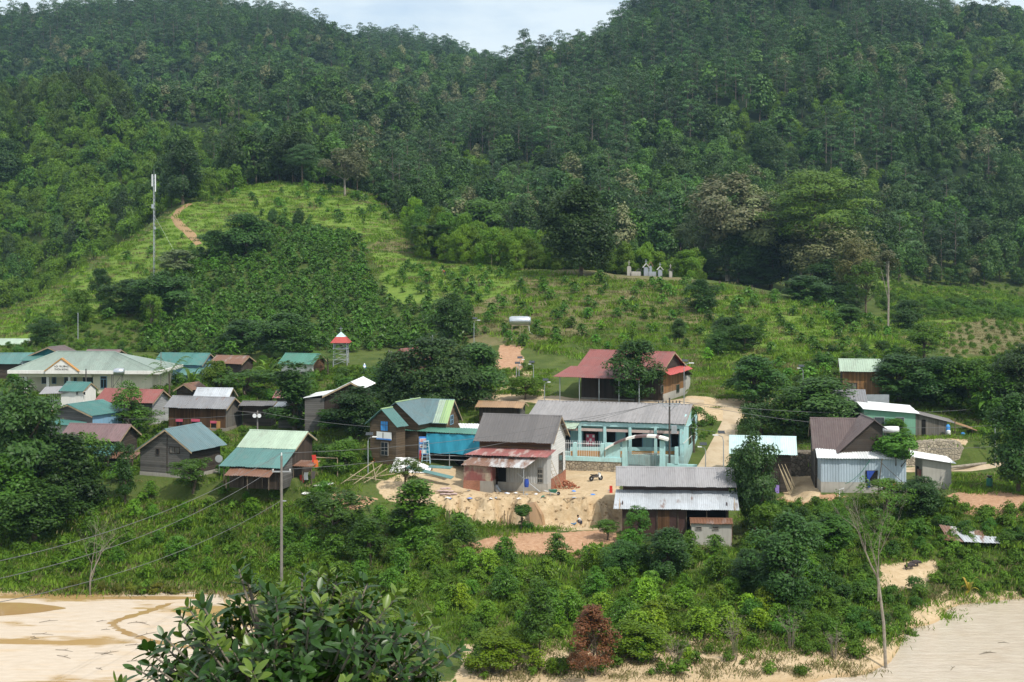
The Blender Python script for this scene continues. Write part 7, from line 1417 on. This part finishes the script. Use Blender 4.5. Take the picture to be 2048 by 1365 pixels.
for px, lab in ((735,'round dark clipped shrub left of the orange flowers'),(777,'round dark clipped shrub right of the orange flowers')):
    plant(SHRUB, 'clipped_shrub', at(px, 925), 1.5, 1.6, 2.2, 2.9, lab, 'shrub', None, (.6,.8,.6))
plant(SHRUB, 'yellow_shrub', at(812, 918), 1.6, 1.5, 2.2, 2.9, 'yellowish shrub before the plank door of the wooden house', 'shrub', None, (1.6,1.25,.8))
tree('loose', 812, 978, 918, 62, 'small sparse tree in front of the white covered heap', 'tree', None, (1.4,1.1,.9))
g = at(852, 927); lc = thing('step_ladder', 'pale blue step ladder standing by the blue tarpaulin', 'ladder', tuple(g)); m = MB(); [m.tube([(s_*.5,-.5,0),(s_*.28,0,2.6)], .04, 5) for s_ in (-1,1)]; [m.tube([(s_*.5,.6,0),(s_*.28,0,2.6)], .04, 5) for s_ in (-1,1)]; m.box(-.35,.35,-.2,.2,2.55,2.62); m.obj('leg', ladder_blue, lc); m = MB(); [m.tube([(-.5+.22*f_,-.5+.5*f_,2.6*f_),(.5-.22*f_,-.5+.5*f_,2.6*f_)], .025, 4) for f_ in np.linspace(.15,.9,6)]; m.obj('rung', ladder_blue, lc)
sb = thing('notice_sign', 'blue and white notice sign with red lettering beside the blue tarpaulin', 'sign', tuple(at(847, 925))); MB().tube([(-.55,.05,-.3),(-.55,.05,3.0)], .04).obj('post', galv, sb); bd = MB().box(-.5,.5,-.03,.03,.9,3.0).obj('board', blue_paint, sb); m = MB(); [m.box(-.44,.44,-.05,-.033,z_,z_+.42) for z_ in (1.05,1.65,2.35)]; m.obj('white_panel', white_paint, bd); m = MB(); [m.box(-.36,.36,-.065,-.052,z_,z_+.09) for z_ in (2.42,2.58,1.8)]; m.obj('lettering', red_paint, bd)
put(MB().prism([(-.12,0,0),(.12,0,0),(.16,0,1.4),(-.05,0,1.5)], (0,.05,0)), 'red_flag', red_paint, 'narrow red flag left of the notice sign', 'flag', 840, 926)
for i, (px, py) in enumerate(((640,973),(655,969),(610,988))): put(MB().add([(0,0,.2)]+[(math.cos(a)*.9, math.sin(a)*.5, .02+.1*(j%2)) for j, a in enumerate(np.linspace(0,6.283,9)[:-1])], [(0,1+j,1+(j+1)%8) for j in range(8)]), 'white_sack', tarp_white, ['larger flattened white sack on the grass by the bamboo frame','white sack just right of the larger one on the grass','small white scrap left of the other white sacks'][i], 'sack', px, py)
for i, (px, py, mt) in enumerate(((628,925,red_paint),(632,935,orange_stuff),(604,965,red_paint),(612,960,tarp_white),(626,958,iron))):
    vs = [(x_+.04*math.sin(z_*5+i), .05*math.sin(x_*9), z_) for z_ in (0,.4,.8) for x_ in (-.22,0,.22)]; o = MB().add(vs, [(0,1,4,3),(1,2,5,4),(3,4,7,6),(4,5,8,7)]).obj('hanging_cloth', mt, None, True); o.location = P(px, py, 154.5); tag(o, ['red cloth hanging under the shelter frame','orange cloth hanging under the shelter frame','red cloth drying at the foot of the two tone house','white cloth drying at the foot of the two tone house','dark cloth drying beside the two tone house'][i], 'cloth')
dish = thing('satellite_dish', 'grey satellite dish between the plank house and the two tone house', 'satellite dish', tuple(P(438, 925, 156.5))); MB().lathe((0,0,.4), [(.02,.12),(.2,.09),(.36,.02),(.42,-.06)], 16, 'y').obj('dish', galv, dish); MB().tube([(0,.1,.4),(0,.1,-1.2)], .03).obj('post', galv, dish)
# leaning fibre sheet and young tree by the earth face
put(MB().prism([(-.55,0,0),(.75,-.1,0),(.55,.25,1.1),(-.25,.9,2.3),(-.9,.9,2.2)], (.25,.35,0)), 'leaning_sheet', r_tan, 'pale ribbed sheet leaning beside a young tree at the foot of the earth face', 'sheet', 1072, 1052)
tree('papaya', 1044, 1062, 1010, 40, 'young tree with clustered leaves at the foot of the earth face', 'tree', None, (.7,.85,.8)); plant(SHRUB, 'site_shrub', at(1052, 1060), 1.2, 2.0, 2.2, 2.9, 'low dark bush beside the young tree at the earth face', 'shrub', None, (.7,.85,.8))
for i, px in enumerate((898, 1015, 1008)): put(MB().tube([(0,0,-.2),(.05,0,1.5)], .04, 5), 'stake', bark, ['thin stake at the left of the earth face','thin stake in the middle of the earth face','thin stake close to the middle one'][i], 'stake', px, 1050)
# bamboo bundle against the shed, right side
for i in range(7):
    o = MB().tube([(.35+.16*i,-.3-.05*i,0),(-.75+.13*i,.8,3.4-.3*(i%3))], .04, 5).obj('bamboo_pole', bamboo_pole); o.location = at(1572, 988, 163.8); tag(o, 'bamboo pole in the bundle leaning on the pale cyan roofed shed', 'pole', 'bamboo poles leaning on the shed')
put(MB().box(-.22,.22,-.15,.15,0,.9), 'purple_cloth', m_plain("purple", (.28,.2,.5), .9), 'lilac cloth beside the leaning bamboo bundle', 'cloth', 1554, 985, 163.8)
cl = thing('clothes_line', 'rusty frame with small washing hung before the tin clad block', 'clothes line', tuple(at(1775, 985, 157.5))); m = MB(); m.tube([(-1.1,0,-.3),(-.6,0,4.0)], .05); m.tube([(1.7,0,-.3),(1.5,0,1.6)], .05); m.tube([(-.9,0,1.3),(1.6,0,1.3)], .03); m.tube([(-.8,0,3.6),(1.5,0,1.5)], .03); m.obj('frame', bark, cl)
for i, mt in enumerate((white_paint, pink_cloth, white_paint, blue_cloth, orange_stuff, white_paint)): MB().box(-.7+.33*i,-.45+.33*i,-.03,.0,.75-.1*(i%2),1.28).obj('washing', mt, cl)
put(MB().tube([(0,0,-.2),(0,0,1.3),(.5,0,1.45)], .05), 'white_standpipe', plastic_white, 'short white standpipe at the left foot of the tin clad block', 'pipe', 1679, 998, 157); hs = [P(1742, 917, 159.3).lerp(P(1690, 968, 158.8), i/12)-Vector((0,0,.9*4*(i/12)*(1-i/12)*.55)) for i in range(13)]; tag(MB().tube(hs, .03, 5).obj('garden_hose', bin_green), 'green hose curving down the front of the tin clad block', 'hose')
# scrap tin shelter
g = at(1935, 1040, 143); sc_t = thing('scrap_tin_shelter', 'collapsed low shelter of rusty and silver tin sheets on the right bank', 'shelter', (g.x, g.y, g.z), R(-6)); 
m = MB(); m.corr((-2.3,-.6,.75),(1.9,-.9,.45),(2.1,.9,.85),(-2.6,1.0,1.45)); m.obj('sheet', r_rustmix, sc_t); m = MB(); m.corr((-.7,-1.9,.35),(3.0,-1.5,.15),(2.7,-.5,.62),(-1.1,-.7,.85)); m.obj('sheet', r_zinc, sc_t); m = MB(); m.corr((-2.6,-1.5,.4),(-.6,-1.8,.3),(-.9,-.6,.7),(-2.5,-.5,.75)); m.obj('sheet', r_rust, sc_t); m = MB(); [m.tube([(x_,y_,-.5),(x_,y_,.6)], .05, 5) for x_ in (-2.2,0,2) for y_ in (-1.0,.7)]; m.obj('post', bark, sc_t)
bn = thing('green_machine', 'green oil painted machine drum on a stand at the right terrace', 'machine', tuple(at(1979, 962, 158))); MB().lathe((0,0,.75), [(.28,-.45),(.34,-.4),(.34,.4),(.28,.45)], 14).obj('drum', bin_green, bn); MB().lathe((0,0,1.2), [(.12,0),(.34,.25)], 12).obj('hopper', iron, bn); m = MB(); [m.tube([(x_,y_,-.2),(x_,y_,.5)], .03, 4) for x_ in (-.25,.25) for y_ in (-.25,.25)]; m.obj('leg', iron, bn)
for i, (px, py, d, h) in enumerate(((1896,868,178,1.5),(1897,874,177.5,.6),(1926,862,178,.5))): put(MB().lathe((0,0,0), [(.18,0),(.26,.05),(.26,h*.85),(.12,h)], 12), ['water_barrel','white_bucket','water_barrel'][i], [blue_shutter, plastic_white, blue_shutter][i], ['tall blue barrel under the plank lean-to','white bucket beneath the tall blue barrel','small blue barrel right of the tall one'][i], 'container', px, py, d)
tag(MB().tube([P(1880,941,171)+Vector((0,0,.2)), P(1985,929,173)+Vector((0,0,.2))], .18, 8).obj('felled_log', bark_pale), 'pale felled log lying along the right hand road', 'log')
# rafter of junk under the leaves at lower left
for i, (px, py) in enumerate(((1246,1003),)): pass

r = np.random.default_rng(31)
for i in range(20):
    px, py = (r.uniform(0, 300), r.uniform(1240, 1340)) if i < 16 else (r.uniform(1820, 2040), r.uniform(1240, 1340)); x_, y_ = onmud(px, py); m = MB(); a = r.normal()*.5; l_ = r.uniform(.3, 1.1)
    m.tube([(-l_*math.cos(a), -l_*math.sin(a), .05), (0, .05, .09), (l_*math.cos(a), l_*math.sin(a), .04)], [.018, .022, .01], 5); m.tube([(0,.05,.09), (l_*.4*math.cos(a+1), l_*.4*math.sin(a+1), .14)], .015, 4)
    o = m.obj('driftwood', bark); o.location = (x_, y_, .0); tag(o, 'dark bit of driftwood stranded on the pale mud at left' if i < 16 else 'dark bit of driftwood at the river shallows on the right', 'driftwood', 'driftwood on the mud' if i < 16 else 'driftwood in the river')
rk = []
for i in range(3):
    r2 = np.random.default_rng(600+i); v_ = rdirs(r2, 26)*(.7+.5*r2.random((26, 1)))*np.array([.16, .13, .10]); import bmesh; bm_ = bmesh.new(); [bm_.verts.new(p_) for p_ in v_]; bmesh.ops.convex_hull(bm_, input=bm_.verts); m_ = bpy.data.meshes.new("clod"); bm_.to_mesh(m_); bm_.free(); m_.materials.append(bpy.data.materials["ground_clod"] if "ground_clod" in bpy.data.materials else m_plain("ground_clod", (.42, .31, .19), .95, var=.25)); rk.append(m_)
stuff('rubble', scatter([(870,1012),(960,1040),(1060,1052),(1240,1058),(1240,1000),(880,985)], .62, 73, 140, 158, jit=1.8, avoid=False), rk, 1.0, 'clods of earth and rubble strewn over the cut bank and yard edge', 'rubble')
for i in range(16):
    px, py = (r.uniform(1430, 1580), r.uniform(567, 590)) if i < 11 else (r.uniform(760, 980), r.uniform(555, 590)); m = MB(); hh = r.uniform(.5, 1.4); m.tube([(0,0,-.2), (r.normal()*.08, 0, hh)], .13, 7, .08); o = m.obj('tree_stump', bark); o.location = G(px, py, 180, 420); tag(o, 'burnt looking stump on the cleared edge below the knoll grove' if i < 11 else 'short dead stump in the bright grass strip left of the knoll', 'stump', 'stumps under the grove' if i < 11 else 'stumps in the grass strip')
st = thing('garden_statue', 'small white and blue robed statue standing among bushes right of the bell tower', 'statue', tuple(at(729, 738, 228))); MB().lathe((0,0,0), [(.35,-.6),(.35,.2),(.2,.25),(.26,.6),(.22,1.1),(.24,1.35),(.09,1.45),(.12,1.6),(.05,1.76)], 12).obj('figure', white_paint, st, True); MB().lathe((0,.05,.2), [(.30,.0),(.30,.4),(.26,1.0),(.2,1.3)], 12).obj('mantle', blue_paint, st, True)
# ---------------------------------------------------------------- people and pigs (one skinned body each)
def skinned(name, V, E_, rad, mat, parent, sub=1):
    me = bpy.data.meshes.new(name); me.from_pydata(V, E_, []); o = link(name, me); md = o.modifiers.new("skin", 'SKIN'); 
    for i, r_ in enumerate(rad): me.skin_vertices[0].data[i].radius = (r_, r_)
    me.skin_vertices[0].data[0].use_root = True; s_ = o.modifiers.new("sub", 'SUBSURF'); s_.levels = s_.render_levels = sub
    bpy.context.view_layer.update(); m2 = bpy.data.meshes.new_from_object(o.evaluated_get(bpy.context.evaluated_depsgraph_get())); bpy.data.objects.remove(o); m2.materials.clear(); m2.materials.append(mat)
    m2.polygons.foreach_set("use_smooth", [True]*len(m2.polygons)); return link(name, m2, parent)
def person(label, px, py, d, rz, pose, shirt, pants, hat=None):
    g = at(px, py, d); t_ = thing('person', label, 'person', tuple(g), rz)
    J = dict(squat=dict(pel=(0,0,.24),chest=(.16,0,.58),neck=(.26,0,.72),head=(.34,0,.86),kn=(.36,.16,.42),an=(.10,.16,.06),toe=(.28,.17,.03),el=(.42,.20,.42),wr=(.55,.12,.22)), bend=dict(pel=(0,0,.88),chest=(.26,0,1.16),neck=(.40,0,1.22),head=(.55,0,1.24),kn=(.06,.11,.48),an=(-.02,.12,.07),toe=(.15,.13,.03),el=(.42,.19,.92),wr=(.55,.13,.66)))[pose]
    f = lambda p, s_: (p[0], p[1]*s_, p[2]); V = [J['pel'], tuple((a+b)/2 for a, b in zip(J['pel'], J['chest'])), J['chest'], J['neck'], J['head']]; E_ = [(0,1),(1,2),(2,3),(3,4)]; rad = [.15,.14,.155,.06,.10]
    for s_ in (-1, 1):
        b = len(V); V += [(J['pel'][0]+.02, .1*s_, J['pel'][2]), f(J['kn'], s_), f(J['an'], s_), f(J['toe'], s_)]; rad += [.10,.07,.045,.04]; E_ += [(0,b),(b,b+1),(b+1,b+2),(b+2,b+3)]
        b = len(V); sh = (J['chest'][0]+.05, .19*s_, J['chest'][2]+.06); w_ = f(J['wr'], s_); V += [sh, f(J['el'], s_), w_]; rad += [.062,.045,.03]; E_ += [(2,b),(b,b+1),(b+1,b+2)]
        for q_, (dx, dy, ln) in enumerate(((.075,-.03,.0),(.09,-.01,.0),(.09,.012,.0),(.075,.032,.0),(.03,-.05,.0))):
            k_ = len(V); V += [(w_[0]+dx*.6, w_[1]+dy*s_*1.2, w_[2]-.03), (w_[0]+dx*1.1, w_[1]+dy*s_*1.3, w_[2]-.07)]; rad += [.011,.008]; E_ += [(b+2,k_),(k_,k_+1)]
    skinned('body', V, E_, rad, skin, t_, 1)
    m = MB(); hd = Vector(J['head']); m.lathe(hd+Vector((-.015,0,.035)), [(.03,.10),(.085,.075),(.112,.02),(.105,-.04),(.06,-.075)], 12); m.obj('hair', hair, t_, True)
    m = MB(); [m.lathe(hd+Vector((.095,s_*.035,.0)), [(.004,-.012),(.013,0),(.004,.012)], 6, 'x') for s_ in (-1,1)]; m.obj('eyes', hair, t_)
    V = [J['pel'], tuple((a+b)/2 for a, b in zip(J['pel'], J['chest'])), J['chest'], (J['neck'][0]-.03, 0, J['neck'][2]-.05)]; E_ = [(0,1),(1,2),(2,3)]; rad = [.165,.162,.178,.085]
    for s_ in (-1, 1):
        b = len(V); sh = (J['chest'][0]+.05, .19*s_, J['chest'][2]+.06); e2 = tuple(a*.35+c_*.65 for a, c_ in zip(sh, f(J['el'], s_))); V += [sh, e2]; rad += [.08,.068]; E_ += [(2,b),(b,b+1)]
    skinned('shirt', V, E_, rad, shirt, t_, 1)
    V = [J['pel']]; E_ = []; rad = [.172]
    for s_ in (-1, 1):
        b = len(V); a_ = f(J['an'], s_); k_ = f(J['kn'], s_); V += [(J['pel'][0]+.02, .1*s_, J['pel'][2]), k_, tuple(x_*.2+y_*.8 for x_, y_ in zip(k_, a_))]; rad += [.118,.088,.062]; E_ += [(0,b),(b,b+1),(b+1,b+2)]
    skinned('trousers', V, E_, rad, pants, t_, 1)
    if hat: MB().lathe(hd+Vector((0,0,.05)), [(.30,-.01),(.12,.07),(.02,.17)], 16).obj('hat', hat, t_)
    return t_
person('person crouching in a pale shirt at the foot of the earth face', 1162, 1049, None, R(178), 'squat', shirt_white, trousers)
put(MB().lathe((0,0,0), [(.22,0),(.32,.16),(.30,.17),(.2,.03)], 14), 'blue_basin', blue_shutter, 'blue basin in front of the crouching person', 'basin', 1147, 1049)
person('person bending over in orange clothes and pale hat on the grassy hillside', 890, 553, None, R(200), 'bend', orange_stuff, trousers, bamboo_pole)
def pig(px, py, rz, label):
    g = at(px, py); t_ = thing('pig', label, 'pig', tuple(g), rz); g_ = .0
    V = [(0,0,.46),(.28,0,.47),(-.30,0,.48),(.50,0,.46),(.66,0,.38),(.78,0,.33),(-.46,0,.44)]; E_ = [(0,1),(0,2),(1,3),(3,4),(4,5),(2,6)]; rad = [.21,.19,.20,.13,.09,.055,.10]
    for x_ in (.27, -.32):
        for s_ in (-1, 1): b = len(V); V += [(x_, .11*s_, .32), (x_+(.02 if x_ > 0 else .05), .11*s_, .17), (x_+(.0 if x_ > 0 else -.03), .11*s_, .02)]; rad += [.085,.045,.035]; E_ += [(1 if x_ > 0 else 2, b),(b,b+1),(b+1,b+2)]
    b = len(V); V += [(-.56,0,.42),(-.60,.03,.32)]; rad += [.015,.01]; E_ += [(6,b),(b,b+1)]
    for s_ in (-1, 1): b = len(V); V += [(.53,.1*s_,.56),(.60,.13*s_,.55)]; rad += [.035,.02]; E_ += [(3,b),(b,b+1)]
    skinned('body', V, E_, rad, pig_skin, t_, 1); return t_
pig(1818, 1140, R(20), 'dark pig nearer the river, walking right on the sandy patch'); pig(1829, 1134, R(8), 'dark pig just behind the first one on the sandy patch')
# ---------------------------------------------------------------- air
hz = MB().box(-1500, 1500, -80, 1720, -3, 420).obj('haze', NT("haze").m); tag(hz, 'thin pale blue haze filling the valley air', 'haze', kind='stuff')
t_ = hz.data.materials[0].node_tree; t_.nodes.clear(); o_ = t_.nodes.new("ShaderNodeOutputMaterial"); v_ = t_.nodes.new("ShaderNodeVolumePrincipled")
v_.inputs['Color'].default_value = (.50, .76, 1.0, 1); v_.inputs['Density'].default_value = .000085; v_.inputs['Anisotropy'].default_value = .2; t_.links.new(v_.outputs[0], o_.inputs['Volume'])
